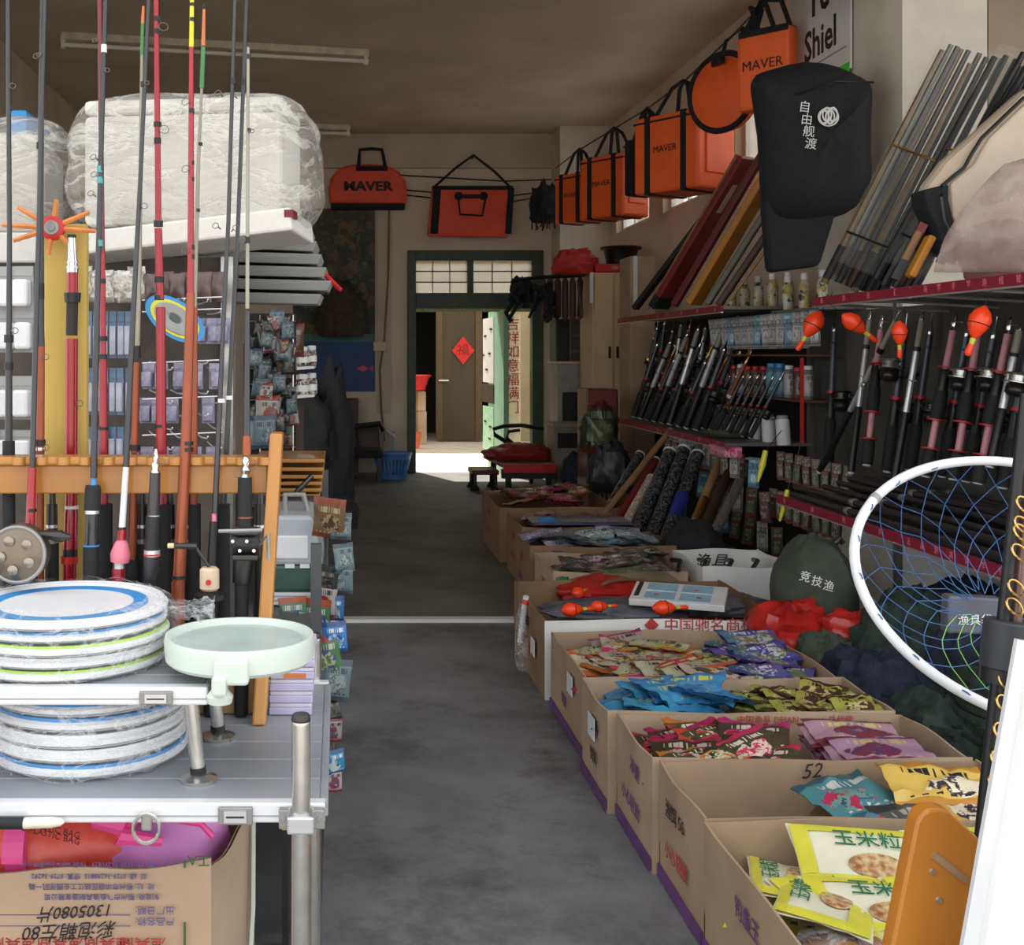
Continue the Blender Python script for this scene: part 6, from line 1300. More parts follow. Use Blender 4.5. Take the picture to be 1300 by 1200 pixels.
for k in range(9):
    Yk = 8.6-k*.18
    cps[('gr', 'br', 'wg')[k % 3]].put(T(2.4, Yk, .74) @ RZ(-.7) @ Matrix.Diagonal((1.1, 1, .9, 1)), ('green', 'brown', 'pale')[k % 3]+' pack under the lower far shelf behind the leaning tubes, %s from the left' % nth(k), 'packs under the lower far shelf')
for k, (x, y, nm) in enumerate(((972, 590, 'yellow'), (1000, 640, 'yellow'))):
    o = obj('soft_lure', MB().tube([W(x, y-18, 5.9), W(x-4, y, 5.9), W(x-10, y+22, 5.9)], [.012, .016, .006], 8), M_yellow, smooth=True); obj('line', MB().tube([W(x, y-18, 5.9), W(x, y-18, 5.9)+Vector((.08, 0, .28 if k else .1))], .002, 4), M_black, o); tag(o, 'yellow soft lure hanging %s among the green packs' % ('high', 'low')[k], 'lure')
hp = printed('print_pink', [(206, 60, 120), (230, 160, 180), (120, 40, 60)], 20)
o = obj('pink_box', MB().lim(2.24, 2.34, 6.85, 7.15, .80, .86), hp, bevel=.004); tag(o, 'pink printed box at the end of the lower far shelf strip', 'box')
for k in range(18):
    r, cidx = divmod(k, 6); kd = ('gr', 'bl', 'br', 'gr', 'wg', 'gr')[(k*5+r) % 6]
    cps[kd].put(T(2.46+.05*r, 8.2-cidx*.24-.05*r, .70-.2*r) @ RZ(-.6+random.uniform(-.2, .2)) @ RY(random.uniform(-.15, .15)) @ Matrix.Diagonal((1.2, 1, .9, 1)), {'gr': 'green', 'bl': 'blue', 'br': 'brown', 'wg': 'pale'}[kd]+' pack in the %s row behind the tan tube, %s from the left' % (('upper', 'middle', 'lower')[r], nth(cidx)), 'packs hanging behind the tan tube')
# leaning clear tubes in front of the far shelf
def ltube(lab, x0, y0, x1, y1, r, m, Y=7.4, kind='rod_tube', cap=None, film=None):
    a = W(x0, y0, Y); a.z = max(a.z, .02); b = W(x1, y1, Y+.5)
    t = thing(kind, lab, 'rod tube', a[:]); d = b-a
    obj('tube', MB().tube([a, b], r, 12), m, t, smooth=True)
    obj('end_cap', MB().tube([b, b+d*.02], r*1.08, 12), cap or M_whitepl, t, smooth=True)
    obj('end_cap', MB().tube([a+d*.0, a+d*.03], r*1.08, 12), M_black, t, smooth=True)
    if film: obj('label_band', MB().tube([a+d*.3, a+d*.55], r*1.04, 12), film, t, smooth=True)
spark = printed('print_sparkle', [(30, 32, 34), (50, 52, 56), (96, 98, 100), (26, 26, 30), (44, 48, 60)], 30, .2)
ltube('long brown stick leaning at the left of the rod tubes', 758, 664, 850, 548, .022, M_tanc, 7.8, cap=M_tanc)
ltube('maroon tube leaning beside the brown stick', 778, 672, 832, 585, .03, M_maroon, 7.7)
ltube('white-pink mottled tube leaning among the dark tubes', 790, 672, 826, 608, .03, printed('print_pale', [(220, 204, 196), (180, 150, 140), (236, 230, 226)], 30), 7.5)
ltube('dark sparkling film tube, left of the group', 806, 682, 850, 575, .042, spark, 7.4)
ltube('dark sparkling film tube, middle of the group', 824, 690, 868, 572, .042, spark, 7.3)
ltube('dark sparkling film tube with blue band', 842, 694, 886, 578, .042, spark, 7.2, film=mat('blue_band', (40, 50, 130), .4))
ltube('tan tube with gold end leaning at the right of the tubes', 868, 696, 914, 584, .026, M_tanc, 7.0, film=M_gold)
ltube('dark brown tube leaning between the tan tube and the lure packs', 880, 700, 934, 582, .03, M_darkwood, 6.9)
ltube('translucent grey tube leaning right of the tan tube', 896, 700, 950, 588, .03, mat('smoky_tube', (120, 112, 108), .2, alpha=.7), 6.8)
ltube('dark tube leaning left among the tubes', 770, 650, 812, 578, .032, spark, 8.0)
# clutter between cart and far shelf
for k, (x, y, Yc, d, m, lab, cat) in enumerate(((760, 540, 9.9, (.3, .3, .42), PR['gr'], 'heap of green and clear netting bags at the far end of the far shelf', 'net bags'), (775, 590, 9.6, (.34, .3, .4), mat('dark_bag', (44, 48, 52), .4, var=.3, scale=10, bump=.4), 'dark shiny refuse sack beside the leaning tubes', 'sack'), (738, 600, 11.2, (.4, .3, .44), M_navy, 'dark sack behind the first cartons', 'sack'))):
    z0 = max(0, V(y+35, Yc)); o = obj('net_heap' if k == 0 else 'sack', blob((U(x, Yc), Yc, z0), d, k+2, .25, 7), m, smooth=True); tag(o, lab, cat)
t = bx('printed_carton', 'carton with red printed front at the end of the far shelf', 'carton', 745, 785, 10.0, 10.4, 494, 640, PR['br'])
obj('red_label', MB().lim(U(748, 10), U(782, 10), 9.99, 10.0, V(522, 10), V(497, 10)), M_maroon, t)
# ================================================================ RIGHT: ROW OF OPEN CARTONS
def open_carton(lab, X0, X1, Y0, Y1, h, m, seed, tape=True, front=None, skew=0.0, closed=False):
    t = thing('open_carton', lab, 'carton', ((X0+X1)/2, (Y0+Y1)/2, 0)); th = .006; random.seed(seed)
    wob = lambda: random.uniform(-.006, .006)
    def pan(name, a, b, mm, n=8, back=(0, 0)):
        # wavy panel between floor points a, b
        (ax, ay), (bx_, by_) = a, b; ph = random.uniform(0, 6); nx, ny = back
        L = math.hypot(bx_-ax, by_-ay)
        def f(u, v, s=0):
            bul = .006*math.sin(PI*u)*v
            return (ax+(bx_-ax)*u-nx*bul+nx*th*s, ay+(by_-ay)*u-ny*bul+ny*th*s, v*(h+.005*math.sin(u*7+ph)))
        mb = MB().grid(lambda u, v: f(u, v), n, 3); k = len(mb.v); mb.grid(lambda u, v: f(u, v, 1), n, 3)
        mb.f += [(i*4+3, (i+1)*4+3, k+(i+1)*4+3, k+i*4+3) for i in range(n)]
        mb.f += [(j, j+1, k+j+1, k+j) for j in range(3)]+[(n*4+j, n*4+j+1, k+n*4+j+1, k+n*4+j) for j in range(3)]
        return obj(name, mb, mm, t)
    e = .004
    pan('front_panel', (X0+e, Y0+e), (X1-e, Y0+e), front or m, back=(0, 1))
    pan('back_panel', (X0+e, Y1-e), (X1-e, Y1-e), m, back=(0, -1))
    sp = pan('side_panel', (X0+e, Y0+e), (X0+e, Y1-e), m, back=(1, 0))
    pan('side_panel', (X1-e, Y0+e), (X1-e, Y1-e), m, back=(-1, 0))
    obj('bottom_panel', MB().lim(X0+.012, X1-.012, Y0+.012, Y1-.012, .001, .006), m, t)
    if tape: obj('purple_tape', MB().lim(X0-.0035, X0+.002, Y0+.01, Y1-.01, .008, .04), M_purple, t)
    for k in range(2):
        zt = h*(.72-.34*k); text(random.choice(['饵料', '渔饵 56', '小心轻放', '钓鱼王', '净重']), .05, T(X0-.005, (Y0+Y1)/2+random.uniform(-.05, .05), zt) @ FACE_L @ RZ(random.uniform(-.1, .1)), random.choice([M_redink, M_redink, M_blackink, M_purple]), t, 'red_print')
    return t
BX0, BX1 = .84, 1.71
H = .31
B10 = open_carton('nearest open carton heaped with yellow corn packets', .85, 1.70, 2.08, 2.765, H, M_card, 1)
B9 = open_carton('nearly empty open carton behind the yellow corn packets', .855, 1.715, 2.77, 3.17, H, M_card, 2)
B8 = open_carton('open carton of red and pink bait packets in the row', .84, 1.71, 3.175, 3.59, H, M_card2, 3)
B7 = open_carton('open carton of blue bait packets in the row', .815, 1.70, 3.595, 3.98, H, M_card2, 4)
B6 = open_carton('open carton of mixed colour packets just before the white-fronted box', .84, 1.70, 3.985, 4.70, H-.01, M_card, 5)
B5 = open_carton('white-fronted open carton with float bags and a red bag', .83, 1.81, 4.78, 5.62, H+.015, M_cardd, 6, tape=False, front=M_white)
B4 = open_carton('open carton behind the float bags with dark packets', 1.05, 1.72, 5.8, 6.36, .33, M_card2, 7, tape=False)
B3 = open_carton('open carton of silver packets in the far row', 1.04, 1.85, 6.45, 7.0, .35, M_cardd, 8, tape=False)
B2 = open_carton('open carton with a blue and white sheet on top in the far row', 1.10, 1.80, 7.1, 7.75, .36, M_cardd, 9, tape=False)
B1 = open_carton('farthest open carton next to the flatbed cart', 1.08, 1.9, 7.95, 8.95, .37, M_cardd, 10, tape=False)
text('◆ 中国驰名商标 ◆', .062, T(1.50, 4.774, .302) @ FACE, M_redink, B5)
text('52', .055, T(1.26, 3.155, .285) @ FACE @ RZ(.1), M_blackink, B9, 'handwriting', shear=.4)
for s, x, B, y in (('中国渔具 DEIAN', 1.3, B8, 3.578), ('总代理', 1.52, B8, 3.578)): text(s, .026, T(x, y, .292) @ FACE, M_redink, B, 'red_print')
for B, X, y, z in ((B7, .807, 3.72, .25), (B6, .832, 4.2, .25), (B5, .822, 4.95, .2)): obj('white_sticker', MB().lim(X-.004, X-.001, y, y+.09, z-.07, z), M_whitepl, B)
obj('fold_crease', MB().prism([(1.22, .13), (1.335, .27), (1.47, .1)], 3.15, 3.154), M_cardd, B9)
# front flaps of the nearest carton and torn outer flap
obj('flap', MB().add([(.845, 2.1, .12), (.845, 2.55, .12), (.76, 2.5, .05), (.75, 2.12, .03), (.848, 2.1, .12), (.848, 2.55, .12), (.763, 2.5, .05), (.753, 2.12, .03)], [(0,1,2,3), (7,6,5,4), (0,4,5,1), (1,5,6,2), (2,6,7,3), (3,7,4,0)]), M_card, B10)
# packet prints
PRT = {
 'corn': pack_print('print_corn', (216, 210, 170), (206, 198, 80), [(206, 190, 120), (224, 220, 200), (190, 170, 80)], (60, 110, 60)),
 'bluebait': pack_print('print_blue_bait', (76, 156, 200), (60, 136, 184), [(100, 176, 212), (60, 130, 180), (200, 190, 80), (190, 60, 70)], (214, 206, 90)),
 'yellowgreen': pack_print('print_yellow_green', (156, 160, 76), (70, 52, 36), [(80, 62, 42), (206, 198, 130), (190, 140, 140)], (60, 44, 34)),
 'redblack': pack_print('print_red_black', (70, 66, 44), (170, 44, 42), [(190, 60, 52), (206, 190, 170), (46, 50, 36), (190, 160, 70)], (206, 196, 180), hue=.06, val=.35),
 'pinkline': pack_print('print_pink_line', (172, 134, 152), (120, 56, 72), [(124, 54, 68), (90, 64, 92), (150, 100, 116)], (196, 184, 120)),
 'mixed': pack_print('print_mixed', (186, 176, 150), (180, 60, 50), [(80, 76, 70), (200, 190, 110), (190, 70, 54), (70, 90, 130)], (50, 56, 80), hue=.07, val=.35),
 'mixblue': pack_print('print_mixed_blue', (84, 100, 150), (60, 70, 130), [(120, 126, 76), (190, 190, 196), (50, 90, 150)], (206, 206, 210), hue=.1),
 'silver': pack_print('print_silver', (160, 170, 180), (90, 106, 126), [(120, 140, 156), (220, 224, 230), (70, 84, 104), (170, 120, 130)], (60, 70, 90), hue=.12, val=.4),
 'darkpk': pack_print('print_dark_pack', (96, 100, 96), (60, 64, 62), [(190, 160, 150), (50, 54, 54), (110, 130, 140)], (190, 180, 170), hue=.2, val=.4),
 'orangebox': pack_print('print_orange', (206, 160, 86), (180, 110, 50), [(230, 214, 190), (60, 60, 70), (150, 90, 50)], (40, 40, 50)),
 'teal': pack_print('print_teal_pack', (84, 132, 148), (60, 90, 110), [(190, 70, 56), (120, 160, 160), (60, 80, 100), (200, 180, 90)], (210, 210, 200)),
}
PKP = {}
def pk(kind, w, h, t, name='bait_packet', cat='bait packet'):
    key = (kind, w, h)
    if key not in PKP:
        PKP[key] = [None, None]
    i = random.randrange(2)
    if PKP[key][i] is None: PKP[key][i] = Proto(tag(obj(name, pillow(w, h, t, 10*i+len(PKP), 10, 8, .7), PRT[kind], smooth=True), '', cat))
    return PKP[key][i]
def fill(kind, w, h, t, x0, x1, y0, y1, z, n, lab, grp, tilt=.22, rz=(-.6, .6), dz=.05):
    for k in range(n):
        fx = (k % max(1, n//2)+.5)/max(1, n//2); x = x0+w*.42+(x1-x0-w*.84)*min(1, max(0, fx+random.uniform(-.12, .12))); y = y0+h*.42+(y1-y0-h*.84)*random.random()
        pk(kind, w, h, t).put(T(x, y, z+dz*k/n+random.uniform(0, .006)) @ RZ(random.uniform(*rz)) @ RX(random.uniform(-tilt, tilt)+.1) @ RY(random.uniform(-tilt, tilt)), lab, grp)
random.seed(41)
# B8: red/black on the left, pink on the right
fill('redblack', .2, .15, .02, .86, 1.28, 3.2, 3.57, .225, 24, 'red, black and green bait packet on the left of the pink ones', 'red and black bait packets')
for k in range(12):
    pk('pinkline', .26, .16, .014).put(T(1.50+.02*math.sin(k*2), 3.3+.14*(k % 2)+random.uniform(-.02, .02),   .215+.0065*k) @ RZ(random.uniform(-.12, .12)) @ RX(.12), 'pink and maroon bait packet in the right half of its carton', 'pink bait packets')
# B7
fill('bluebait', .24, .15, .022, .835, 1.28, 3.62, 3.96, .215, 18, 'sky blue foil bait packet in the carton behind the red packets', 'sky blue bait packets', tilt=.3, dz=.09)
fill('yellowgreen', .15, .13, .018, 1.26, 1.69, 3.62, 3.96, .235, 24, 'yellow-green and brown bait packet beside the blue ones', 'yellow-green bait packets')
# B6
fill('mixed', .22, .15, .016, .86, 1.42, 4.0, 4.66, .21, 40, 'red, yellow and blue packet in the mixed carton', 'mixed colour packets', dz=.07)
fill('mixblue', .22, .16, .016, 1.36, 1.68, 4.0, 4.66, .22, 20, 'blue-backed packet at the right of the mixed carton', 'blue-backed packets', dz=.07)
# B9: few packs at the right
for k, (x, y, z, kd, lab, rz) in enumerate(((1.31, 3.02, .245, 'teal', 'teal packet with red print at the bottom of the nearly empty carton', .5), (1.40, 2.95, .225, 'teal', 'second teal packet lying against the orange box', .2), (1.53, 3.02, .27, 'orangebox', 'orange and white pack in the nearly empty carton', -.1), (1.57, 2.92, .235, 'orangebox', 'lower orange and white pack in the nearly empty carton', -.2), (1.45, 2.89, .215, 'darkpk', 'dark packet in front of the orange pack in the nearly empty carton', .1))):
    pk(kd, .26, .18, .03).put(T(x, y, z) @ RZ(rz) @ RX(.25), lab)
# B10: corn packs, brown bait in clear bags, dark green pack
def corn_pack(lab, M, txt=True):
    t = thing('corn_packet', lab, 'bait packet', (0, 0, 0), 'yellow corn packets')
    w, h = .30, .21
    obj('pouch', pillow(w, h, .026, 3, 10, 8, .2), mat('corn_white_foil', (226, 222, 196), .3, var=.06, scale=9) if 'corn_white_foil' not in bpy.data.materials else bpy.data.materials['corn_white_foil'], t, smooth=True)
    zf = lambda u, v: .013*max(0, 1-abs(2*u-1)**5)*max(0, 1-abs(2*v-1)**4)+.0028
    for nm, v0, v1, u0, u1 in (('yellow_band', .03, .26, .02, .98), ('yellow_band', .86, .97, .02, .98), ('yellow_band', .26, .86, .02, .14)):
        obj(nm, MB().grid(lambda u, v: ((u0+(u1-u0)*u-.5)*w, (v0+(v1-v0)*v-.5)*h, zf(u0+(u1-u0)*u, v0+(v1-v0)*v)+.0016), 8, 4), M_cornyellow, t, smooth=True)
    obj('picture', MB().lathe([(.036, 0), (.034, .003), (.001, .005)], 18, T(.02, -.02, .0165) @ Matrix.Diagonal((1.7, 1, 1, 1))), mat('corn_picture', (150, 84, 46), .4, c2=(214, 190, 140), scale=60) if 'corn_picture' not in bpy.data.materials else bpy.data.materials['corn_picture'], t, smooth=True)
    text('玉米粒', .05, T(.015, .052, .0185) @ RX(0), M_greenink2, t)
    text('原味诱饵', .02, T(.0, -.075, .012), M_redink, t)
    t.matrix_world = M; return t
M_cornyellow = mat('corn_yellow', (214, 206, 70), .35, var=.08, scale=14); M_greenink2 = mat('leaf_green_ink', (30, 110, 66), .5)
def at(x, y, z): # point on height z seen at pixel
    Yq = (EYE-z)*F/(y-450); return Vector((U(x, Yq), Yq, z))
for (X, Yq, z, rz, rx, ry, s, lab) in ((1.0, 2.60, .235, 1.25, .1, .12, .9, 'lowest corn packet at the left wall of the nearest carton'), (1.01, 2.45, .255, 1.1, .12, .12, .9, 'corn packet leaning at the left of the nearest carton'), (1.13, 2.44, .245, -.1, .22, .03, 1.0, 'corn packet lying across the middle of the nearest carton'), (1.32, 2.46, .25, .15, .25, .0, 1.0, 'corn packet lying under the lettered one'),
        (1.165, 2.615, .272, -.16, .40, .02, 1.0, 'lettered corn packet propped highest in the nearest carton'), (1.44, 2.62, .272, .05, .38, -.02, 1.0, 'corn packet propped beside the pine board'), (1.08, 2.50, .235, .3, .2, .1, .95, 'corn packet half hidden under the lettered one')):
    corn_pack(lab, T(X, Yq, z) @ RZ(rz) @ RX(rx) @ RY(ry) @ Matrix.Scale(s, 4))
M_bean = mat('brown_bait', (166, 122, 78), .3, c2=(140, 98, 62), scale=30, bump=.3, coat=.5)
def clear_bait(lab, p, d, seed, tagtxt):
    t = thing('pellet_bag', lab, 'bait bag', p[:])
    obj('pellets', blob((p.x, p.y, p.z), d, seed, .12, 6), M_bean, t, smooth=True)
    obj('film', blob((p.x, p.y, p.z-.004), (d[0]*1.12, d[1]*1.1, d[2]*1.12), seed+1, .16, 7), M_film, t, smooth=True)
    lb = p+Vector((-d[0]*.3, -d[1]*.44, d[2]*.86))
    l = obj('red_label', MB().box((0, 0, 0), (.075, .06, .006), T(*lb) @ RX(.5) @ RZ(.1)), M_redpl, t, bevel=.002)
    text('ODO', .03, T(*(lb+Vector((0, -.003, .0045)))) @ RX(.5) @ RZ(.1), M_whiteink, l)
    text('鱼饵', .022, T(*(lb+Vector((0, -.018, -.006)))) @ RX(.5) @ RZ(.1), M_blackink, l)
clear_bait('clear bag of brown pellets with red label at the left of the corn packets', Vector((1.02, 2.33, .15)), (.24, .17, .1), 3, 0)
clear_bait('clear bag of brown pellets with red label against the pine board', Vector((1.25, 2.34, .15)), (.2, .16, .1), 8, 0)
o = obj('dark_green_packet', blob((1.12, 2.2, .12), (.26, .18, .09), 12, .16, 7), mat('dark_teal_foil', (28, 66, 60), .2, c2=(16, 34, 34), scale=20, bump=.4), smooth=True); tag(o, 'dark teal foil packet at the bottom edge of the nearest carton', 'bait packet')
fill('corn', .26, .18, .03, .89, 1.66, 2.36, 2.72, .12, 8, 'pale yellow packet buried under the lettered corn packets', 'buried corn packets', dz=.03)
# B5: float bags, red bag, blue-white sheet
M_greybag = mat('grey_mesh_bag', (112, 112, 124), .5, c2=(84, 84, 96), scale=14, bump=.4)
for k, (x, y, z, d, lab) in enumerate(((790, 785, .24, (.7, .3, .07), 'long grey mesh float bag at the front left of the white-fronted carton'), (905, 780, .245, (.6, .28, .08), 'long grey mesh float bag at the front right of the white-fronted carton'), (945, 775, .25, (.2, .2, .07), 'rolled grey bag end at the right of the white-fronted carton'), (745, 750, .26, (.18, .3, .06), 'short grey float bag tilted at the left of the white-fronted carton'))):
    p = at(x, y, z); o = obj('float_bag', blob((p.x, p.y+.12, z-.015), d, k+4, .15, 6), M_greybag, smooth=True); tag(o, lab, 'float bag')
for k, (x, y, rz, s, lab) in enumerate(((728, 774, .25, .85, 'orange float at the left corner of the white-fronted carton'), (845, 772, .12, .9, 'orange float lying on the right grey float bag'), (762, 770, .2, .7, 'small orange float beside the left one'), (735, 752, .9, .75, 'tilted orange float near the left wall of the white-fronted carton'))):
    fp.put(T(*at(x, y, .335)) @ RZ(rz) @ RY(-PI/2) @ Matrix.Scale(s, 4), lab, 'orange floats in the white-fronted carton')
M_redfilm = mat('red_polythene', (196, 44, 36), .3, c2=(160, 28, 26), scale=7, bump=.5)
p = at(775, 757, .26); o = obj('red_plastic_bag', blob((p.x, p.y+.05, .23), (.5, .36, .11), 5, .22, 7), M_redfilm, smooth=True); tag(o, 'crumpled red plastic bag at the back of the white-fronted carton', 'plastic bag')
p = at(862, 757, .33); sh = thing('float_box', 'pale blue and white window box lying across the white-fronted carton', 'box', p[:])
MS = T(*p) @ RZ(-.38) @ RX(.12)
obj('box', MB().box((0, 0, 0), (.40, .26, .03), MS), M_white, sh, bevel=.003)
for i in range(2):
    for j in range(2): obj('blue_window', MB().box((-.075+.15*i, -.06+.12*j, .016), (.13, .1, .002), MS), mat('pale_blue_print', (150, 192, 214), .3) if not (i or j) else bpy.data.materials['pale_blue_print'], sh)
for i, q in enumerate(((-.09, -.05), (.07, .04), (.09, -.06))): obj('red_mark', MB().box((q[0], q[1], .0175), (.02, .014, .002), MS), M_redpl, sh)
obj('lettering_bar', MB().box((-.175, .02, .016), (.02, .2, .002), MS), M_blackink, sh)
o = obj('green_pouch', blob(at(716, 748, .27), (.09, .09, .06), 3, .2, 6), mat('green_foil', (40, 110, 60), .3, var=.2), smooth=True); tag(o, 'small green pouch in the back left corner of the white-fronted carton', 'pouch')
o = obj('clear_sheet', MB().grid(lambda u, v: (lambda q: (q.x, q.y+.3*v, q.z+.02*math.sin(PI*u)+.01*fbm((u*5, v*4, 0), 1, 2)))(at(765+105*u, 742, .33)), 12, 6), mat('olive_film', (150, 146, 110), .25, alpha=.6, var=.1), smooth=True); tag(o, 'olive tinted film sheet over the back of the white-fronted carton', 'plastic sheet')
# small white tube hanging on the carton corner + fabric
t = thing('measuring_tube', 'white tube with red band standing at the corner of the white-fronted carton', 'tube', (.79, 5.0, .0))
obj('tube', MB().tube([at(660, 815, .13), at(668, 757, .34)], .013, 10), M_whitepl, t, smooth=True)
obj('red_band', MB().tube([at(667, 768, .305), at(668, 762, .325)], .0138, 10), M_redpl, t, smooth=True)
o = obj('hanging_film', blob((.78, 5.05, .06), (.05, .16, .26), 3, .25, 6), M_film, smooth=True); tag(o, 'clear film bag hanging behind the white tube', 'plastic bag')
# B4..B1 contents
fill('darkpk', .24, .17, .02, 1.08, 1.69, 5.82, 6.33, .28, 14, 'dark packet with pale print in the carton behind the float bags', 'dark printed packets', dz=.06)
fill('silver', .26, .18, .02, 1.07, 1.82, 6.47, 6.98, .30, 14, 'silver-blue packet in the far carton', 'silver-blue packets', dz=.06)
p = Vector((1.48, 7.3, .375)); t = thing('printed_sheet', 'blue and white printed sheet lying on the far carton', 'sheet', p[:])
obj('card', MB().box(p, (.6, .34, .01), None), PRT['silver'], t)
obj('blue_swirl', MB().ring(.05, .012, 18, 4, T(1.28, 7.25, .382)), M_blue, t)
fill('mixed', .22, .16, .02, 1.12, 1.78, 7.45, 7.72, .30, 5, 'red and pale packet at the back of the far carton with the sheet', 'packets behind the sheet')
fill('redblack', .26, .18, .02, 1.12, 1.86, 8.0, 8.9, .355, 12, 'dull red packet on the farthest carton', 'dull red packets', dz=.04)
# white open carton by the shelf
W1 = open_carton('white open carton with black writing by the shelf foot', 1.76, 2.22, 5.72, 6.25, .37, M_white, 14, tape=False)
text('渔具', .09, T(1.96, 6.236, .30) @ FACE, M_blackink, W1, 'handwriting', shear=.3)
for k in range(4):
    o = obj('strap_end', MB().tube([(1.66+.12*k, 5.78, .345), (1.72+.13*k, 5.95, .36), (1.72+.14*k, 6.1, .34)], .012, 6), M_black, smooth=True); tag(o, 'black strap end lying over the white open carton', 'strap', 'straps over the white carton')
o = obj('dark_tarp', blob((1.98, 6.6, .20), (.34, .3, .28), 5, .2, 6), M_blackfab, smooth=True); tag(o, 'dark folded tarp behind the white open carton', 'tarp')
# ---------------------------------------------------------------- floor pile of bags on the right
p = at(1048, 775, .36)
gb = thing('olive_bag', 'olive green bag with white lettering below the near shelf', 'bag', (1.98, 4.75, .2))
obj('body', blob((1.99, 4.95, .22), (.34, .42, .42), 4, .12, 5), M_olive, gb, smooth=True)
for k, ch in enumerate('竞技渔'): text(ch, .045, T(*(W(1022+k*15, 733+k*6, 4.70))) @ FACE @ RZ(-.25), M_whiteink, gb)
obj('loop', MB().tube([W(1060, 690, 4.85), W(1066, 684, 4.85), W(1070, 690, 4.85)], .012, 6), M_black, gb, smooth=True)
for k, (c, d, lab) in enumerate((((1.80, 4.72, .20), (.34, .36, .22), 'left crumpled red plastic bag beside the white-fronted carton'), ((1.99, 4.55, .25), (.3, .2, .16), 'red plastic bag tail below the olive bag lettering'))):
    o = obj('red_plastic_bag', blob(c, d, k+6, .25, 7), M_redfilm, smooth=True); tag(o, lab, 'plastic bag')
PILE = [((1.96, 4.25, .0), (.5, .5, .34), M_navy, 'navy net bag on the floor below the red bag'), ((2.18, 4.4, .1), (.5, .5, .42), M_darkgreen, 'dark green net bag behind the landing net hoop'), ((1.92, 3.75, .0), (.42, .56, .32), M_darkgreen, 'dark green folded keep net beside the mixed carton'),
        ((2.12, 3.6, .05), (.5, .6, .40), M_darkgreen, 'largest dark green folded keep net under the hoop'), ((2.3, 4.0, .1), (.5, .5, .5), M_navy, 'navy bag under the near shelf edge'), ((1.97, 3.25, .0), (.4, .5, .26), M_darkgreen, 'dark green net bag next to the pink packets'), ((2.5, 4.6, .0), (.6, .9, .5), M_blackfab, 'black bag filling the space under the near shelf'), ((1.86, 4.5, .1), (.26, .3, .24), M_olive, 'small olive bag with a yellow cord next to the red bag')]
for k, (c, d, m, lab) in enumerate(PILE):
    o = obj('net_bag', blob(c, d, k*3+1, .2, 8, 40, 24), m, smooth=True); tag(o, lab, 'net bag')
    if k in (2, 3, 5):
        n = 7
        for j in range(n):
            f = (j+1)/(n+1); zz = c[2]+d[2]*(.15+.75*f); rr = math.sqrt(max(.02, 1-((f-.35)/.75)**2))
            obj('fold_ring', MB().ring(1, .012, 40, 5, T(c[0], c[1], zz) @ RY(.06*math.sin(j*2)) @ Matrix.Diagonal((d[0]*.5*rr, d[1]*.5*rr, 1, 1))), M_darkgreen, o, smooth=True)
o = obj('looped_rope', MB().tube([at(1030, 800, .30), at(1045, 790, .33), at(1062, 782, .34), at(1070, 800, .3), at(1075, 815, .28)], .006, 6), M_gold, smooth=True); tag(o, 'thin yellow cord looped over the dark bags', 'rope')
o = obj('striped_bag', MB().lim(1.78, 2.2, 3.05, 3.3, .02, .2), M_blackfab, bevel=.02); tag(o, 'black bag with white stripes next to the front cartons', 'bag')
for dx in (.02, .085): obj('white_stripe', MB().lim(1.80+dx, 1.83+dx, 3.045, 3.3, .03, .203), M_whitepl, o)
o = obj('grey_pouch', MB().prism([(U(1192, 3.6), V(800, 3.6)), (U(1262, 3.6), V(802, 3.6)), (U(1264, 3.6), V(756, 3.6)), (U(1194, 3.6), V(752, 3.6))], 3.55, 3.6), mat('grey_pouch', (92, 94, 104), .5, var=.1), bevel=.008); tag(o, 'flat grey lettered pouch propped on the dark bags under the shelf', 'pouch')
text('渔具袋', .035, T(*W(1238, 788, 3.545)) @ FACE, M_whiteink, o)
# ---------------------------------------------------------------- landing net
HY = 2.42
hc = W(1320, 742, HY); R = .368
ln = thing('landing_net', 'landing net with white hoop and blue mesh at the right', 'landing net', (hc.x, hc.y, hc.z-.24))
tl = Matrix.Rotation(math.acos(.73)-PI/2, 4, 'X')
def hp_(a, r=1.0):
    return hc+Vector((R*r*math.cos(a), .216*r*math.sin(a), .234*r*math.sin(a)))
mb = MB(); N = 72
mb.tube([hp_(2*PI*k/N) for k in range(N+1)], .0105, 10, cap=False)
obj('hoop', mb, M_whitepl, ln, smooth=True)
obj('hoop_joint', MB().tube([hp_(2.42), hp_(2.38)], .0118, 10), M_greyboard, ln, smooth=True)
M_net = mat('net_blue', (50, 98, 156), .5, var=.1); M_netg = mat('net_green', (130, 196, 90), .5, var=.1)
def np_(a, r):
    s = 1-r*r
    return hp_(a, r)+Vector((.02*s, .22*s+.01*math.sin(5*a), -.10*s+.006*math.sin(7*a+r*9)))
ns_, nr = 24, 7
mbb, mbg = MB(), MB()
for k in range(ns_):
    for sg in (1, -1):
        pts = []
        for j in range(nr+1):
            r = 1-j/nr*.86; a = 2*PI*(k+sg*j*.5)/ns_; pts.append(np_(a, r))
        a0 = 2*PI*k/ns_
        (mbg if 4.05 < a0 < 4.9 else mbb).tube(pts, .001, 4, cap=False)
obj('net_mesh', mbb, M_net, ln)['kind'] = 'stuff'
obj('green_mesh', mbg, M_netg, ln)['kind'] = 'stuff'
for k in range(9):
    a = 1.9+k*.3; obj('lashing', MB().ring(.0125, .0016, 10, 4, T(*hp_(a)) @ RY(PI/2-a) @ RX(.3)), M_net, ln)
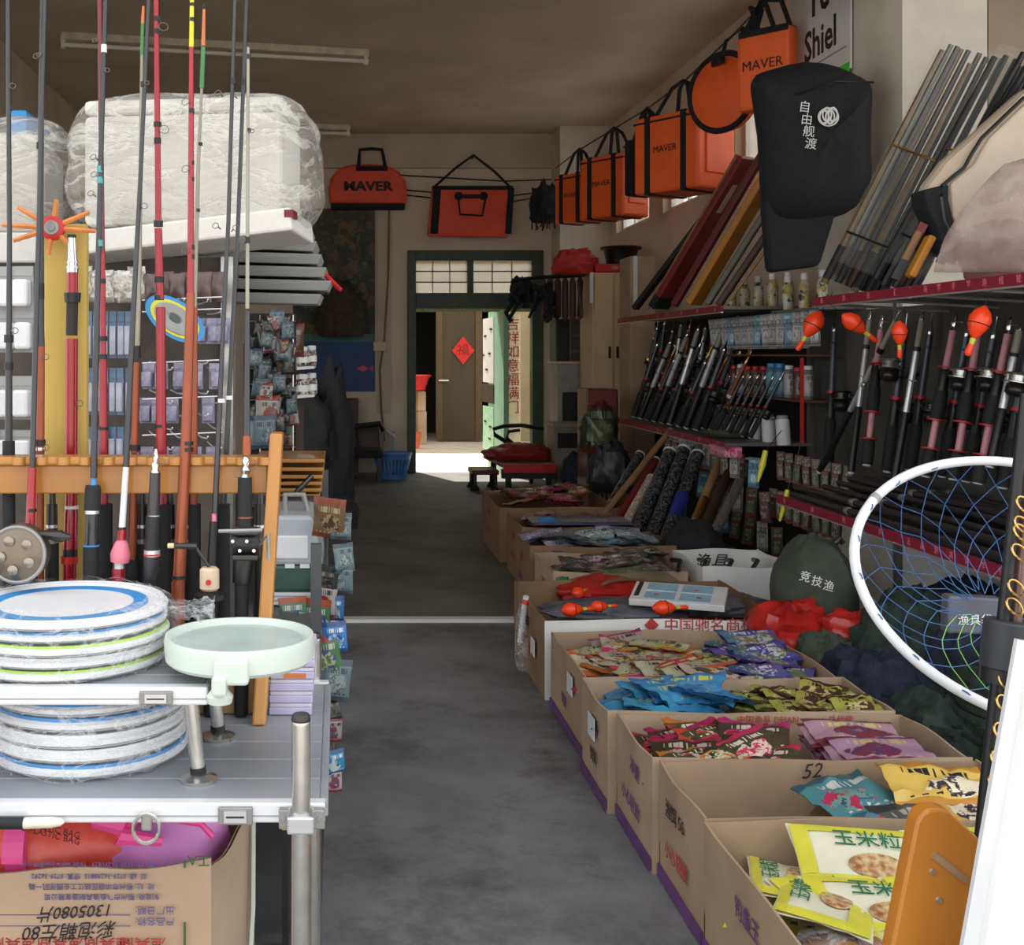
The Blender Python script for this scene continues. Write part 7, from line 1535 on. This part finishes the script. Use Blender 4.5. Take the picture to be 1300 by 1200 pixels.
# pole with gold line guides
pl_ = thing('surf_rod', 'dark two-part surf rod with gold guides standing by the white panel', 'fishing rod', (U(1212, 2.1), 2.1, 0))
pa, pb2 = Vector((U(1208, 2.1), 2.1, .01)), W(1302, 500, 2.13)
D = pb2-pa
obj('black_section', MB().tube([pa, pa+D*.5, pb2], [.012, .0115, .009], 12), M_black, pl_, smooth=True)
off = Vector((.026, .004, 0))
obj('brown_section', MB().tube([pa+off+D*.3, pb2+off], [.011, .009], 12), mat('rose_brown_blank', (112, 84, 78), .35, .2, coat=.3), pl_, smooth=True)
fz = lambda y: max(0, min(1, (V(y, 2.11)-pa.z)/D.z))
obj('clamp', MB().tube([pa+D*fz(852)+off*.5, pa+D*fz(790)+off*.5], .042, 16), mat('grey_clamp', (50, 52, 56), .5), pl_, smooth=True, bevel=.004)
obj('clamp_collar', MB().tube([pa+D*fz(868)+off*.3, pa+D*fz(836)+off*.3], .036, 16), M_black, pl_, smooth=True)
for y in (640, 665, 700, 745, 768, 862, 890, 925, 960, 990, 1015, 675, 1032):
    c = pa+D*fz(y)+off*.7
    obj('gold_guide', MB().ring(.017, .0022, 14, 5, T(c.x-.016, c.y-.03, c.z) @ RX(.9) @ RY(.35)).tube([c+Vector((.006, 0, -.02)), c+Vector((-.004, -.03, -.012))], .0022, 5), M_gold, pl_, smooth=True)
# pine end board in the right foreground
pbY = 1.62
pe = thing('pine_end_board', 'orange varnished pine end board with a rounded top at lower right', 'board', (U(1190, pbY), pbY, 0))
pts = [(1128, 1225), (1164, 1045), (1170, 1034), (1180, 1028), (1194, 1027), (1206, 1031), (1240, 1062), (1249, 1074), (1252, 1092), (1230, 1225)]
poly = [(U(x, pbY), V(y, pbY)) for x, y in pts]; poly = [(poly[0][0]-.12, .0)]+poly[0:]+[(poly[-1][0]-.12, .0)]
obj('board', MB().prism(poly, pbY, pbY+.03), mat('pine_orange', (190, 122, 42), .4, c2=(176, 108, 34), scale=14, stretch=(1, 1, .25), coat=.25), pe, bevel=.004)
for x, y in ((1184, 1107), (1192, 1143)): obj('screw', MB().lathe([(.005, 0), (.004, .003), (.001, .003)], 10, T(*(W(x, y, pbY))) @ RX(PI/2)), M_chrome, pe, smooth=True)
obj('slot_scar', MB().bar(W(1185, 1085, pbY-.001), W(1228, 1119, pbY-.001), .002, .010), mat('scar_grey', (150, 120, 92), .6), pe)
# white leaning panel at the lower right edge
wpY = 1.50
mb = MB().prism([(U(1252, wpY)-.118, 0), (1.2, 0), (1.2, 1.12), (U(1330, wpY), V(740, wpY)), (U(1318, wpY), V(818, wpY))], wpY, wpY+.03)
o = thing('leaning_board', 'white board with grey edge leaning at the right frame edge', 'board', (1.3, wpY, 0))
obj('sheet', mb, M_white, o)
obj('edge_profile', MB().bar((U(1252, wpY)-.121, wpY+.015, .0), (U(1318, wpY)-.003, wpY+.015, V(818, wpY)), .008, .034), M_rail, o)
